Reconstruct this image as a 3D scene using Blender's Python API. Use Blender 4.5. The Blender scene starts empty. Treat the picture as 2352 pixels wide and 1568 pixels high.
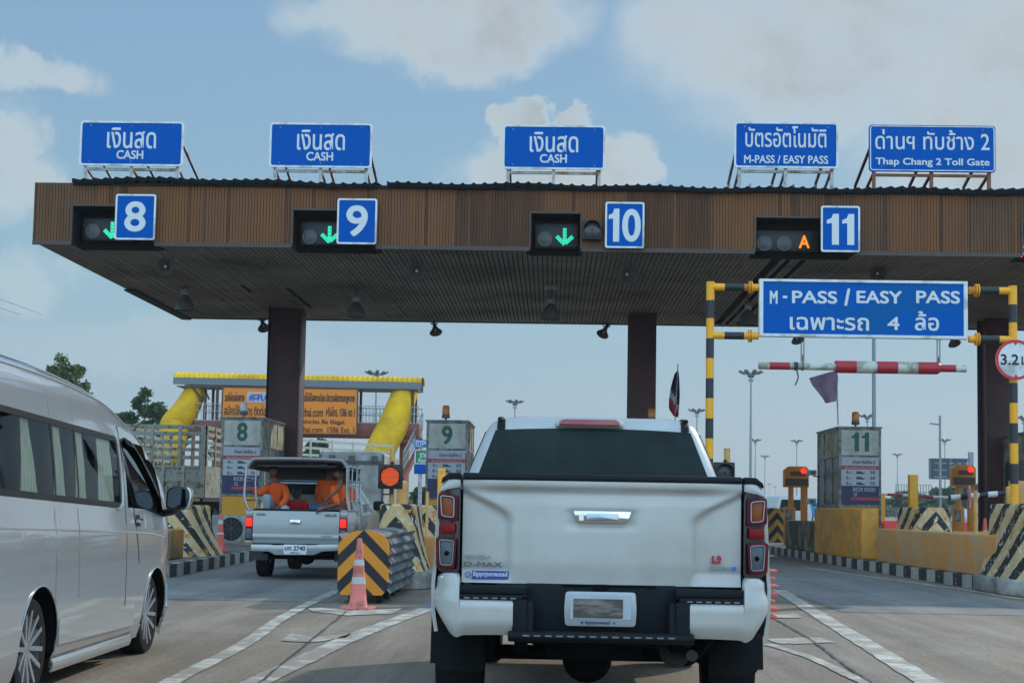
import bpy, bmesh, math, random
from mathutils import Vector, Matrix
random.seed(7)
SC = bpy.context.scene
COL = SC.collection
rad = math.radians
# ------------------------------------------------------------------ camera
FPX, PITCH, ROLL, YAW, CAMH = 3455.0, 4.5, 1.0, 1.55, 1.3
SHP = 374 - FPX*math.tan(rad(PITCH))
CR = Matrix.Rotation(rad(YAW), 3, 'Z') @ Matrix.Rotation(rad(90+PITCH), 3, 'X') @ Matrix.Rotation(rad(ROLL), 3, 'Z')
cd = bpy.data.cameras.new('camera')
cd.sensor_width = 36.0; cd.lens = 36.0*FPX/2352; cd.shift_y = SHP/2352
cd.clip_start = 0.1; cd.clip_end = 6000
cam = bpy.data.objects.new('camera', cd); COL.objects.link(cam)
cam.matrix_world = Matrix.Translation((0, 0, CAMH)) @ CR.to_4x4()
SC.camera = cam
def ray(x, y): return CR @ Vector(((x-1176)/FPX, (784-y)/FPX + SHP/FPX, -1))
def at(x, y, Y):                       # point on the plane at distance Y
    d = ray(x, y); return Vector((0, 0, CAMH)) + d*(Y/d.y)
def gr(x, y, z=0.0):
    d = ray(x, y); return Vector((0, 0, CAMH)) + d*((z-CAMH)/d.z)
# ------------------------------------------------------------------ world, sun, exposure
SUNV = Vector((1.1, 1.35, 1.0)).normalized()
SUN_EL = math.asin(SUNV.z); SUN_AZ = math.atan2(SUNV.x, SUNV.y)
sd = bpy.data.lights.new('sun', 'SUN'); sd.energy = 2.6; sd.angle = rad(0.9); sd.color = (1, 0.93, 0.82)
sun = bpy.data.objects.new('sun', sd); COL.objects.link(sun)
sun.rotation_euler = SUNV.to_track_quat('Z', 'Y').to_euler(); sun.location = (30, 30, 40)
SC.view_settings.view_transform = 'Standard'; SC.view_settings.look = 'None'
SC.view_settings.exposure = 0.0; SC.view_settings.gamma = 1.0
SC.cycles.max_bounces = 6; SC.cycles.transparent_max_bounces = 12
SC.cycles.caustics_reflective = False; SC.cycles.caustics_refractive = False
try:
    SC.cycles.use_denoising = True
except Exception: pass

def lin(c):
    if isinstance(c, str):
        c = tuple(int(c[i:i+2], 16)/255 for i in (0, 2, 4))
        return tuple(v/12.92 if v <= .04045 else ((v+.055)/1.055)**2.4 for v in c)
    return tuple(c)

def build_world():
    w = bpy.data.worlds.new("World"); SC.world = w; w.use_nodes = True
    nt = w.node_tree; nt.nodes.clear(); N = nt.nodes.new; L = nt.links.new
    out = N('ShaderNodeOutputWorld'); bg = N('ShaderNodeBackground'); bg.inputs[1].default_value = 0.1
    L(bg.outputs[0], out.inputs[0])
    sky = N('ShaderNodeTexSky'); sky.sky_type = 'NISHITA'; sky.sun_disc = False
    sky.sun_elevation = SUN_EL; sky.sun_rotation = SUN_AZ
    sky.air_density = 1.0; sky.dust_density = 1.2; sky.ozone_density = 1.5; sky.altitude = 10
    tc = N('ShaderNodeTexCoord')
    def noise(scale, detail, rough=.55):
        n = N('ShaderNodeTexNoise'); n.inputs['Scale'].default_value = scale
        n.inputs['Detail'].default_value = detail; n.inputs['Roughness'].default_value = rough
        L(tc.outputs['Generated'], n.inputs['Vector']); return n
    def m(op, a, b=None, clamp=False):
        n = N('ShaderNodeMath'); n.operation = op; n.use_clamp = clamp
        for i, v in enumerate((a, b)):
            if v is None: continue
            if isinstance(v, (int, float)): n.inputs[i].default_value = v
            else: L(v, n.inputs[i])
        return n.outputs[0]
    def vm(op, a, b):
        n = N('ShaderNodeVectorMath'); n.operation = op
        for i, v in enumerate((a, b)):
            if isinstance(v, (tuple, list)): n.inputs[i].default_value = v
            elif v is not None: L(v, n.inputs[i])
        return n
    # warped direction gives the cloud edges their billows
    n1 = noise(9, 6, .62); n2 = noise(30, 8, .66)
    w1 = vm('SUBTRACT', n1.outputs['Color'], (.5, .5, .5)); w1 = vm('MULTIPLY', w1.outputs[0], (.085, .085, .06))
    w2 = vm('SUBTRACT', n2.outputs['Color'], (.5, .5, .5)); w2 = vm('MULTIPLY', w2.outputs[0], (.034, .034, .026))
    d = vm('ADD', tc.outputs['Generated'], w1.outputs[0]); d = vm('ADD', d.outputs[0], w2.outputs[0])
    def blob(x, y, rx, ry, soft=1.0, amt=1.0):
        c = ray(x, y).normalized()
        s = vm('SUBTRACT', d.outputs[0], tuple(c)); s = vm('MULTIPLY', s.outputs[0], (FPX/rx, FPX/rx, FPX/ry))
        ln = N('ShaderNodeVectorMath'); ln.operation = 'LENGTH'; L(s.outputs[0], ln.inputs[0])
        mr = N('ShaderNodeMapRange'); mr.interpolation_type = 'SMOOTHSTEP'
        mr.inputs['From Min'].default_value = 1+.45*soft; mr.inputs['From Max'].default_value = 1-.55*soft
        mr.inputs['To Min'].default_value = 0; mr.inputs['To Max'].default_value = amt
        L(ln.outputs['Value'], mr.inputs['Value']); return mr.outputs[0]
    blobs = [(1020, 25, 320, 105, .7, 1), (1070, 115, 180, 65, .7, .95), (760, 20, 120, 50, .9, .7),
             (1185, 285, 85, 62, .3, 1), (1325, 305, 60, 48, .3, 1), (1150, 350, 70, 60, .4, .95), (1260, 380, 230, 80, .45, .95), (1430, 370, 95, 60, .35, .95), (1500, 410, 70, 30, .4, .8),
             (1900, 110, 400, 140, .9, .95), (2280, 200, 330, 260, 1, .95), (1570, 90, 120, 110, 1, .65), (1950, 240, 330, 90, 1, .7), (1700, 20, 240, 90, .8, .9),
             (60, 175, 140, 40, .6, .75), (10, 330, 90, 90, .7, .8), (60, 430, 90, 80, .8, .7),
             (165, 640, 60, 35, .9, .45), (20, 650, 90, 70, .9, .5), (350, 800, 500, 60, 1, .25), (2300, 430, 300, 120, .9, .6)]
    mask = None
    for b in blobs:
        o = blob(*b); mask = o if mask is None else m('MAXIMUM', mask, o)
    nm = noise(24, 7, .65); nr = N('ShaderNodeMapRange'); nr.inputs['From Min'].default_value = .3; nr.inputs['From Max'].default_value = .6; nr.inputs['To Min'].default_value = .62; nr.inputs['To Max'].default_value = 1.0
    L(nm.outputs['Fac'], nr.inputs['Value']); mask = m('MULTIPLY', mask, nr.outputs[0])
    # loose cloud everywhere else, outside the part of the sky listed above
    n3 = noise(2.6, 7, .6)
    mr = N('ShaderNodeMapRange'); mr.inputs['From Min'].default_value = .52; mr.inputs['From Max'].default_value = .68
    L(n3.outputs['Fac'], mr.inputs['Value'])
    fwd = vm('DOT_PRODUCT', tc.outputs['Generated'], tuple(ray(1176, 500).normalized()))
    off = N('ShaderNodeMapRange'); off.inputs['From Min'].default_value = .93; off.inputs['From Max'].default_value = .85
    L(fwd.outputs['Value'], off.inputs['Value'])
    mask = m('MAXIMUM', mask, m('MULTIPLY', mr.outputs[0], off.outputs[0]))
    # cloud tone: lit tops, grey undersides
    ns = noise(11, 7, .62)
    cr = N('ShaderNodeMapRange'); cr.inputs['From Min'].default_value = .35; cr.inputs['From Max'].default_value = .65
    L(ns.outputs['Fac'], cr.inputs['Value'])
    edge = N('ShaderNodeMapRange'); edge.inputs['From Min'].default_value = .55; edge.inputs['From Max'].default_value = 1.0
    L(mask, edge.inputs['Value'])
    core = m('MULTIPLY', edge.outputs[0], m('ADD', m('MULTIPLY', cr.outputs[0], .6), .4))
    cc = N('ShaderNodeMix'); cc.data_type = 'RGBA'
    cc.inputs['A'].default_value = (6.0, 6.7, 6.9, 1); cc.inputs['B'].default_value = (3.95, 4.5, 4.85, 1)
    L(core, cc.inputs['Factor'])
    # base sky: measured tint over the physical sky
    tint = N('ShaderNodeMix'); tint.data_type = 'RGBA'; tint.blend_type = 'MIX'; tint.inputs['Factor'].default_value = .92
    sepd = N('ShaderNodeSeparateXYZ'); L(tc.outputs['Generated'], sepd.inputs[0])
    ramp = N('ShaderNodeValToRGB'); L(sepd.outputs['Z'], ramp.inputs[0])
    els = ramp.color_ramp.elements
    S = 1/.55
    els[0].position = 0.0; els[0].color = (*[v*S for v in lin('98AFBC')], 1)
    els[1].position = 1.0; els[1].color = (*[v*S for v in lin('749CC2')], 1)
    for p, c in ((.06, '98B2C2'), (.14, '93B8CA'), (.22, '89AFC9'), (.32, '82A8C9')):
        e = els.new(p); e.color = (*[v*S for v in lin(c)], 1)
    sc = vm('SCALE', ramp.outputs[0], None); sc.inputs['Scale'].default_value = 5.6
    L(sky.outputs[0], tint.inputs['A']); L(sc.outputs[0], tint.inputs['B'])
    fin = N('ShaderNodeMix'); fin.data_type = 'RGBA'
    L(mask, fin.inputs['Factor']); L(tint.outputs['Result'], fin.inputs['A']); L(cc.outputs['Result'], fin.inputs['B'])
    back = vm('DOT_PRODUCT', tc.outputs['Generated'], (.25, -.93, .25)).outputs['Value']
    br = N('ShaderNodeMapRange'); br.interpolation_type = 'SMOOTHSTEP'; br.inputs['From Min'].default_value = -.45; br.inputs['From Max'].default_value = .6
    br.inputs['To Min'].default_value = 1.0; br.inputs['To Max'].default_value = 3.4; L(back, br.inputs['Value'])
    fs = vm('SCALE', fin.outputs['Result'], None); L(br.outputs[0], fs.inputs['Scale'])   # sky behind the camera brightened, added fill for surfaces facing it
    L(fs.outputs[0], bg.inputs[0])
build_world()

# ------------------------------------------------------------------ materials
MC = {}
def mat(name, col=(.5, .5, .5), rough=.6, metal=0.0, var=.12, vscale=6, bump=0.0, bscale=40, dirt=None, dirt_amt=.0, dirt_scale=2.5,
        emit=0, coat=0, alpha=1, spec=.5, speck=0, streak=None, dstretch=(1, 1, 1), dsharp=.12):
    if name in MC: return MC[name]
    m = bpy.data.materials.new(name); m.use_nodes = True; MC[name] = m
    nt = m.node_tree; N = nt.nodes.new; L = nt.links.new; b = nt.nodes['Principled BSDF']
    c = lin(col); b.inputs['Roughness'].default_value = rough; b.inputs['Metallic'].default_value = metal
    b.inputs['Coat Weight'].default_value = coat; b.inputs['Specular IOR Level'].default_value = spec; b.inputs['Coat Roughness'].default_value = .05
    if emit:
        b.inputs['Base Color'].default_value = (*[v*.2 for v in c], 1)
        b.inputs['Emission Color'].default_value = (*c, 1); b.inputs['Emission Strength'].default_value = emit; return m
    tc = N('ShaderNodeTexCoord')
    src = None
    mp = N('ShaderNodeMapping'); mp.inputs['Scale'].default_value = dstretch; L(tc.outputs['Object'], mp.inputs['Vector'])
    if var:
        n = N('ShaderNodeTexNoise'); n.inputs['Scale'].default_value = vscale; n.inputs['Detail'].default_value = 5
        L(mp.outputs[0], n.inputs['Vector'])
        x = N('ShaderNodeMix'); x.data_type = 'RGBA'
        x.inputs['A'].default_value = (*[v*(1-var) for v in c], 1); x.inputs['B'].default_value = (*[min(1, v*(1+var)) for v in c], 1)
        L(n.outputs['Fac'], x.inputs['Factor']); src = x.outputs['Result']
    if dirt is not None and dirt_amt:
        n = N('ShaderNodeTexNoise'); n.inputs['Scale'].default_value = dirt_scale; n.inputs['Detail'].default_value = 8; n.inputs['Roughness'].default_value = .65
        L(mp.outputs[0], n.inputs['Vector'])
        r = N('ShaderNodeMapRange'); r.inputs['From Min'].default_value = 1-dirt_amt-dsharp/2+ -.1; r.inputs['From Max'].default_value = 1-dirt_amt+dsharp/2 -.1
        L(n.outputs['Fac'], r.inputs['Value'])
        x = N('ShaderNodeMix'); x.data_type = 'RGBA'
        if src is not None: L(src, x.inputs['A'])
        else: x.inputs['A'].default_value = (*c, 1)
        x.inputs['B'].default_value = (*lin(dirt), 1); L(r.outputs[0], x.inputs['Factor']); src = x.outputs['Result']
    if streak:      # long dark wear along y, plus oil spots
        for sc_, (sx, sy), lo, hi, a_, col_ in ((1.0, (1.9, .06), .44, .68, .7, streak), (1.0, (2.6, 1.6), .70, .74, .6, '3A3632'), (1.0, (.5, .35), .5, .7, .35, 'A3967F')):
            mq = N('ShaderNodeMapping'); mq.inputs['Scale'].default_value = (sx, sy, 1); mq.inputs['Location'].default_value = (sx*3, sy*7, 0); L(tc.outputs['Object'], mq.inputs['Vector'])
            n = N('ShaderNodeTexNoise'); n.inputs['Scale'].default_value = sc_; n.inputs['Detail'].default_value = 9; n.inputs['Roughness'].default_value = .7; L(mq.outputs[0], n.inputs['Vector'])
            r = N('ShaderNodeMapRange'); r.inputs['From Min'].default_value = lo; r.inputs['From Max'].default_value = hi; r.inputs['To Max'].default_value = a_; L(n.outputs['Fac'], r.inputs['Value'])
            x = N('ShaderNodeMix'); x.data_type = 'RGBA'; L(src, x.inputs['A']); x.inputs['B'].default_value = (*lin(col_), 1); L(r.outputs[0], x.inputs['Factor']); src = x.outputs['Result']
    if speck:
        n = N('ShaderNodeTexNoise'); n.inputs['Scale'].default_value = 22; n.inputs['Detail'].default_value = 8; n.inputs['Roughness'].default_value = .75; L(tc.outputs['Object'], n.inputs['Vector'])
        r = N('ShaderNodeMapRange'); r.inputs['From Min'].default_value = .3; r.inputs['From Max'].default_value = .7; r.inputs['To Min'].default_value = 1-speck; r.inputs['To Max'].default_value = 1+speck; L(n.outputs['Fac'], r.inputs['Value'])
        x = N('ShaderNodeVectorMath'); x.operation = 'SCALE'; L(src, x.inputs[0]); L(r.outputs[0], x.inputs['Scale']); src = x.outputs[0]
    if src is not None: L(src, b.inputs['Base Color'])
    else: b.inputs['Base Color'].default_value = (*c, 1)
    if bump:
        n = N('ShaderNodeTexNoise'); n.inputs['Scale'].default_value = bscale; n.inputs['Detail'].default_value = 6
        L(tc.outputs['Object'], n.inputs['Vector'])
        bp = N('ShaderNodeBump'); bp.inputs['Strength'].default_value = bump; bp.inputs['Distance'].default_value = .02
        L(n.outputs['Fac'], bp.inputs['Height']); L(bp.outputs[0], b.inputs['Normal'])
    if alpha < 1: b.inputs['Alpha'].default_value = alpha
    return m

def stripe_mat(name, c1, c2, mode, period, slope=1.0, chips=0.0, chipcol='B9B4A6', duty=.5, phase=0.0, rough=.7, under='A8804A', grime=.25, axis='Y', crisp=.012):
    """painted stripes: mode 'chev' (z + slope*|x|), 'x','y','z' straight"""
    if name in MC: return MC[name]
    m = bpy.data.materials.new(name); m.use_nodes = True; MC[name] = m
    nt = m.node_tree; N = nt.nodes.new; L = nt.links.new; b = nt.nodes['Principled BSDF']; b.inputs['Roughness'].default_value = rough
    tc = N('ShaderNodeTexCoord'); sp = N('ShaderNodeSeparateXYZ'); L(tc.outputs['Object'], sp.inputs[0])
    def ma(op, a, bb=None):
        n = N('ShaderNodeMath'); n.operation = op
        for i, v in enumerate((a, bb)):
            if v is None: continue
            if isinstance(v, (int, float)): n.inputs[i].default_value = v
            else: L(v, n.inputs[i])
        return n.outputs[0]
    if mode == 'chev': v = ma('ADD', sp.outputs['Z'], ma('MULTIPLY', ma('ABSOLUTE', sp.outputs['X']), slope))
    elif mode == 'chevround': v = ma('ADD', sp.outputs['Z'], ma('MULTIPLY', ma('ADD', ma('MULTIPLY', ma('ABSOLUTE', sp.outputs['X']), .8), ma('MULTIPLY', sp.outputs['Y'], .5)), slope))
    else: v = sp.outputs[mode.upper()]
    v = ma('FRACT', ma('ADD', ma('DIVIDE', v, period), 100+phase))
    edge = ma('SUBTRACT', ma('ABSOLUTE', ma('SUBTRACT', v, .5)), duty/2)       # <0 inside stripe 2
    r = N('ShaderNodeMapRange'); r.inputs['From Min'].default_value = -crisp; r.inputs['From Max'].default_value = crisp
    L(edge, r.inputs['Value'])
    x = N('ShaderNodeMix'); x.data_type = 'RGBA'; x.inputs['A'].default_value = (*lin(c2), 1); x.inputs['B'].default_value = (*lin(c1), 1)
    L(r.outputs[0], x.inputs['Factor']); src = x.outputs['Result']
    def layer(src, scale, lo, hi, col, amt=1.0, detail=8, rg=.65):
        n = N('ShaderNodeTexNoise'); n.inputs['Scale'].default_value = scale; n.inputs['Detail'].default_value = detail; n.inputs['Roughness'].default_value = rg
        L(tc.outputs['Object'], n.inputs['Vector'])
        rr = N('ShaderNodeMapRange'); rr.inputs['From Min'].default_value = lo; rr.inputs['From Max'].default_value = hi; rr.inputs['To Max'].default_value = amt
        L(n.outputs['Fac'], rr.inputs['Value'])
        y = N('ShaderNodeMix'); y.data_type = 'RGBA'; L(src, y.inputs['A']); y.inputs['B'].default_value = (*lin(col), 1)
        L(rr.outputs[0], y.inputs['Factor']); return y.outputs['Result']
    if grime: src = layer(src, 3.0, .42, .75, '4A4034', grime)
    if chips:
        src = layer(src, 5.0, .70-chips*.5, .73-chips*.5, under)
        src = layer(src, 9.0, .72-chips*.5, .74-chips*.5, chipcol)
    L(src, b.inputs['Base Color'])
    n = N('ShaderNodeTexNoise'); n.inputs['Scale'].default_value = 30; n.inputs['Detail'].default_value = 6; L(tc.outputs['Object'], n.inputs['Vector'])
    bp = N('ShaderNodeBump'); bp.inputs['Strength'].default_value = .25; bp.inputs['Distance'].default_value = .01
    L(n.outputs['Fac'], bp.inputs['Height']); L(bp.outputs[0], b.inputs['Normal'])
    return m

def glass_mat(name, tint=(.02, .025, .03), refl=.5, trans=.5):
    if name in MC: return MC[name]
    m = bpy.data.materials.new(name); m.use_nodes = True; MC[name] = m
    nt = m.node_tree; nt.nodes.clear(); N = nt.nodes.new; L = nt.links.new
    out = N('ShaderNodeOutputMaterial'); g = N('ShaderNodeBsdfGlossy'); g.inputs['Roughness'].default_value = .015
    g.inputs['Color'].default_value = (.9, .95, 1, 1)
    t = N('ShaderNodeBsdfTransparent'); t.inputs['Color'].default_value = (*tint, 1)
    f = N('ShaderNodeFresnel'); f.inputs['IOR'].default_value = 1.5
    k = N('ShaderNodeMath'); k.operation = 'MULTIPLY_ADD'; k.inputs[1].default_value = 1.0; k.inputs[2].default_value = refl
    L(f.outputs[0], k.inputs[0]); k.use_clamp = True
    mx = N('ShaderNodeMixShader'); L(k.outputs[0], mx.inputs[0]); L(t.outputs[0], mx.inputs[1]); L(g.outputs[0], mx.inputs[2])
    L(mx.outputs[0], out.inputs[0]); return m

# ------------------------------------------------------------------ mesh builder
class MB:
    def __init__(s): s.v = []; s.f = []; s.m = []
    def add(s, vs, fs, mi=0):
        n = len(s.v); s.v += [Vector(p) for p in vs]
        for f in fs: s.f.append(tuple(i+n for i in f)); s.m.append(mi)
        return s
    def box(s, x0, x1, y0, y1, z0, z1, mi=0):
        if x0 > x1: x0, x1 = x1, x0
        return s.add([(x, y, z) for z in (z0, z1) for y in (y0, y1) for x in (x0, x1)],
                     [(0, 2, 3, 1), (4, 5, 7, 6), (0, 1, 5, 4), (2, 6, 7, 3), (0, 4, 6, 2), (1, 3, 7, 5)], mi)
    def bar(s, p0, p1, w, h=None, up=(0, 0, 1), mi=0):
        h = h or w; p0, p1 = Vector(p0), Vector(p1); d = (p1-p0).normalized(); up = Vector(up)
        if abs(d.dot(up)) > .98: up = Vector((0, 1, 0))
        a = d.cross(up).normalized()*w/2; b = a.cross(d).normalized()*h/2
        vs = [p+i*a+j*b for p in (p0, p1) for i, j in ((-1, -1), (1, -1), (1, 1), (-1, 1))]
        return s.add(vs, [(0, 1, 2, 3), (7, 6, 5, 4), (0, 4, 5, 1), (1, 5, 6, 2), (2, 6, 7, 3), (3, 7, 4, 0)], mi)
    def tube(s, pts, r, n=10, mi=0, caps=True, closed=False):
        pts = [Vector(p) for p in pts]; rs = r if isinstance(r, (list, tuple)) else [r]*len(pts)
        vs = []; fs = []; ref = None
        for i, p in enumerate(pts):
            a = pts[i-1] if i else pts[0]; b = pts[i+1] if i < len(pts)-1 else pts[-1]
            if closed: a = pts[i-1]; b = pts[(i+1) % len(pts)]
            d = (b-a).normalized()
            if ref is None:
                ref = Vector((0, 0, 1)) if abs(d.z) < .9 else Vector((1, 0, 0))
            u = d.cross(ref).normalized(); ref = u.cross(d).normalized()
            for k in range(n):
                t = 2*math.pi*k/n; vs.append(p+(u*math.cos(t)+ref*math.sin(t))*rs[i])
        m = len(pts)
        for i in range(m if closed else m-1):
            for k in range(n):
                fs.append((i*n+k, i*n+(k+1) % n, ((i+1) % m)*n+(k+1) % n, ((i+1) % m)*n+k))
        if caps and not closed: fs.append(tuple(range(n))[::-1]); fs.append(tuple((m-1)*n+k for k in range(n)))
        return s.add(vs, fs, mi)
    def lathe(s, prof, o=(0, 0, 0), ax=(0, 0, 1), n=24, mi=0, caps=True):
        o = Vector(o); ax = Vector(ax).normalized(); ref = Vector((0, 0, 1)) if abs(ax.z) < .9 else Vector((1, 0, 0))
        u = ax.cross(ref).normalized(); w = ax.cross(u)
        vs = [o+ax*h+(u*math.cos(2*math.pi*k/n)+w*math.sin(2*math.pi*k/n))*r for r, h in prof for k in range(n)]
        fs = [(i*n+k, i*n+(k+1) % n, (i+1)*n+(k+1) % n, (i+1)*n+k) for i in range(len(prof)-1) for k in range(n)]
        if caps: fs += [tuple(range(n))[::-1], tuple((len(prof)-1)*n+k for k in range(n))]
        return s.add(vs, fs, mi)
    def prism(s, pts, y0, y1, mi=0):      # outline of (x,z), extruded along y
        n = len(pts); vs = [(x, y0, z) for x, z in pts]+[(x, y1, z) for x, z in pts]
        return s.add(vs, [tuple(range(n)), tuple(range(n, 2*n))[::-1]]+[(i, (i+1) % n, n+(i+1) % n, n+i) for i in range(n)], mi)
    def prismx(s, pts, x0, x1, mi=0):     # outline of (y,z), extruded along x
        n = len(pts); vs = [(x0, y, z) for y, z in pts]+[(x1, y, z) for y, z in pts]
        return s.add(vs, [tuple(range(n)), tuple(range(n, 2*n))[::-1]]+[(i, (i+1) % n, n+(i+1) % n, n+i) for i in range(n)], mi)
    def slab(s, pts, z0, z1, mi=0):       # outline of (x,y), extruded along z
        n = len(pts); vs = [(x, y, z0) for x, y in pts]+[(x, y, z1) for x, y in pts]
        return s.add(vs, [tuple(range(n))[::-1], tuple(range(n, 2*n))]+[(i, (i+1) % n, n+(i+1) % n, n+i) for i in range(n)], mi)
    def frame(s, outer, inner, y0, y1, mi=0):   # ring between two outlines of equal count (x,z)
        n = len(outer); vs = [(x, y, z) for y in (y0, y1) for o in (outer, inner) for x, z in o]; fs = []
        for i in range(n):
            j = (i+1) % n
            fs += [(i, j, n+j, n+i), (2*n+i, 3*n+i, 3*n+j, 2*n+j), (i, 2*n+i, 2*n+j, j), (n+i, n+j, 3*n+j, 3*n+i)]
        return s.add(vs, fs, mi)
    def sheet(s, fn, nu, nv, mi=0, wrapu=False):
        vs = [fn(i/nu, j/nv) for j in range(nv+1) for i in range(nu+(0 if wrapu else 1))]; W = nu if wrapu else nu+1
        fs = [(j*W+i, j*W+(i+1) % W, (j+1)*W+(i+1) % W, (j+1)*W+i) for j in range(nv) for i in range(nu)]
        return s.add(vs, fs, mi)
    def loft(s, rings, mi=0, caps=True, closed=True):
        n = len(rings[0]); vs = [p for r in rings for p in r]; m = len(rings)
        fs = [(i*n+k, i*n+(k+1) % n, (i+1)*n+(k+1) % n, (i+1)*n+k) for i in range(m-1) for k in range(n if closed else n-1)]
        if caps: fs += [tuple(range(n))[::-1], tuple((m-1)*n+k for k in range(n))]
        return s.add(vs, fs, mi)
    def xf(s, M, start=0):
        for i in range(start, len(s.v)): s.v[i] = M @ s.v[i]
        return s
    def build(s, name, mats, parent=None, world=True, bevel=0, smooth=False, seg=2, ang=38, solid=0, recalc=True):
        off = Vector((0, 0, 0))
        if parent is not None and world: off = wloc(parent)
        me = bpy.data.meshes.new(name); me.from_pydata([tuple(p-off) for p in s.v], [], s.f)
        if not isinstance(mats, (list, tuple)): mats = [mats]
        for k in mats: me.materials.append(k)
        me.polygons.foreach_set('material_index', s.m)
        bm = bmesh.new(); bm.from_mesh(me)
        if recalc: bmesh.ops.recalc_face_normals(bm, faces=bm.faces)
        if solid:
            bmesh.ops.solidify(bm, geom=bm.faces[:], thickness=solid)
        if bevel:
            es = [e for e in bm.edges if len(e.link_faces) == 2 and e.calc_face_angle(0) > rad(ang)]
            bmesh.ops.bevel(bm, geom=es, offset=bevel, segments=seg, profile=.5, affect='EDGES', clamp_overlap=True)
        bm.to_mesh(me); bm.free()
        if smooth or bevel:
            me.polygons.foreach_set('use_smooth', [True]*len(me.polygons)); me.set_sharp_from_angle(angle=rad(ang if smooth else 40))
        me.update()
        o = bpy.data.objects.new(name, me); COL.objects.link(o)
        if parent is not None: o.parent = parent
        return o
def build_each(mb, name, mats, parent=None, **k):
    """one object for every connected piece of mb"""
    par = list(range(len(mb.v)))
    def fd(i):
        while par[i] != i: par[i] = par[par[i]]; i = par[i]
        return i
    for f in mb.f:
        for j in f[1:]: par[fd(f[0])] = fd(j)
    groups = {}
    for f, m in zip(mb.f, mb.m): groups.setdefault(fd(f[0]), []).append((f, m))
    for g_ in groups.values():
        ids = sorted({i for f, _ in g_ for i in f}); mp = {a: b for b, a in enumerate(ids)}
        q = MB(); q.v = [mb.v[i] for i in ids]; q.f = [tuple(mp[i] for i in f) for f, _ in g_]; q.m = [m for _, m in g_]
        q.build(name, mats, parent, **k)
def wloc(o):
    v = Vector((0, 0, 0))
    while o is not None: v += o.location; o = o.parent
    return v
def T(name, label, cat, loc=(0, 0, 0), rz=0, group=None):
    o = bpy.data.objects.new(name, None); COL.objects.link(o); o.empty_display_size = .2
    o.location = loc; o.rotation_euler = (0, 0, rz); o['label'] = label; o['category'] = cat
    if group: o['group'] = group
    return o
def tag(o, label, cat, group=None):
    o['label'] = label; o['category'] = cat
    if group: o['group'] = group
    return o
def struct(o): o['kind'] = 'structure'; return o
def copy_tree(o, loc=None, label=None, rz=None):
    def cp(a, par):
        c = a.copy(); COL.objects.link(c); c.parent = par
        for ch in a.children: cp(ch, c)
        return c
    c = cp(o, None)
    if loc is not None: c.location = loc
    if rz is not None: c.rotation_euler = (0, 0, rz)
    if label: c['label'] = label
    return c
def rrect(x0, x1, z0, z1, r, n=4):
    if x0 > x1: x0, x1 = x1, x0
    out = []
    for cx, cz, a in ((x1-r, z1-r, 0), (x0+r, z1-r, 90), (x0+r, z0+r, 180), (x1-r, z0+r, 270)):
        for k in range(n+1):
            t = rad(a+90*k/n); out.append((cx+r*math.cos(t), cz+r*math.sin(t)))
    return out
def rpoly(pts, r, n=3):            # round the corners of a polygon
    out = []; m = len(pts); P = [Vector(p) for p in pts]
    for i in range(m):
        a, b, c = P[i-1], P[i], P[(i+1) % m]
        da, dc = (a-b), (c-b); rr = min(r, da.length*.45, dc.length*.45)
        p0 = b+da.normalized()*rr; p1 = b+dc.normalized()*rr
        for k in range(n+1):
            t = k/n; out.append(tuple((1-t)**2*p0+2*t*(1-t)*b+t*t*p1))
    return out
def inset(pts, d):                 # shrink an outline towards its centre by d
    cx = sum(p[0] for p in pts)/len(pts); cz = sum(p[1] for p in pts)/len(pts)
    w = max(abs(p[0]-cx) for p in pts); h = max(abs(p[1]-cz) for p in pts)
    return [(cx+(p[0]-cx)*(w-d)/w, cz+(p[1]-cz)*(h-d)/h) for p in pts]
_tc = {}
def glyphs(s, bold):
    k = (s, bold)
    if k not in _tc:
        c = bpy.data.curves.new('lettering', 'FONT'); c.body = s; c.size = 1; c.resolution_u = 5
        o = bpy.data.objects.new('lettering', c); COL.objects.link(o); bpy.context.view_layer.update()
        m = bpy.data.meshes.new_from_object(o.evaluated_get(bpy.context.evaluated_depsgraph_get()))
        _tc[k] = ([v.co.copy() for v in m.vertices], [tuple(p.vertices) for p in m.polygons])
        bpy.data.objects.remove(o); bpy.data.curves.remove(c); bpy.data.meshes.remove(m)
    return _tc[k]
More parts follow.
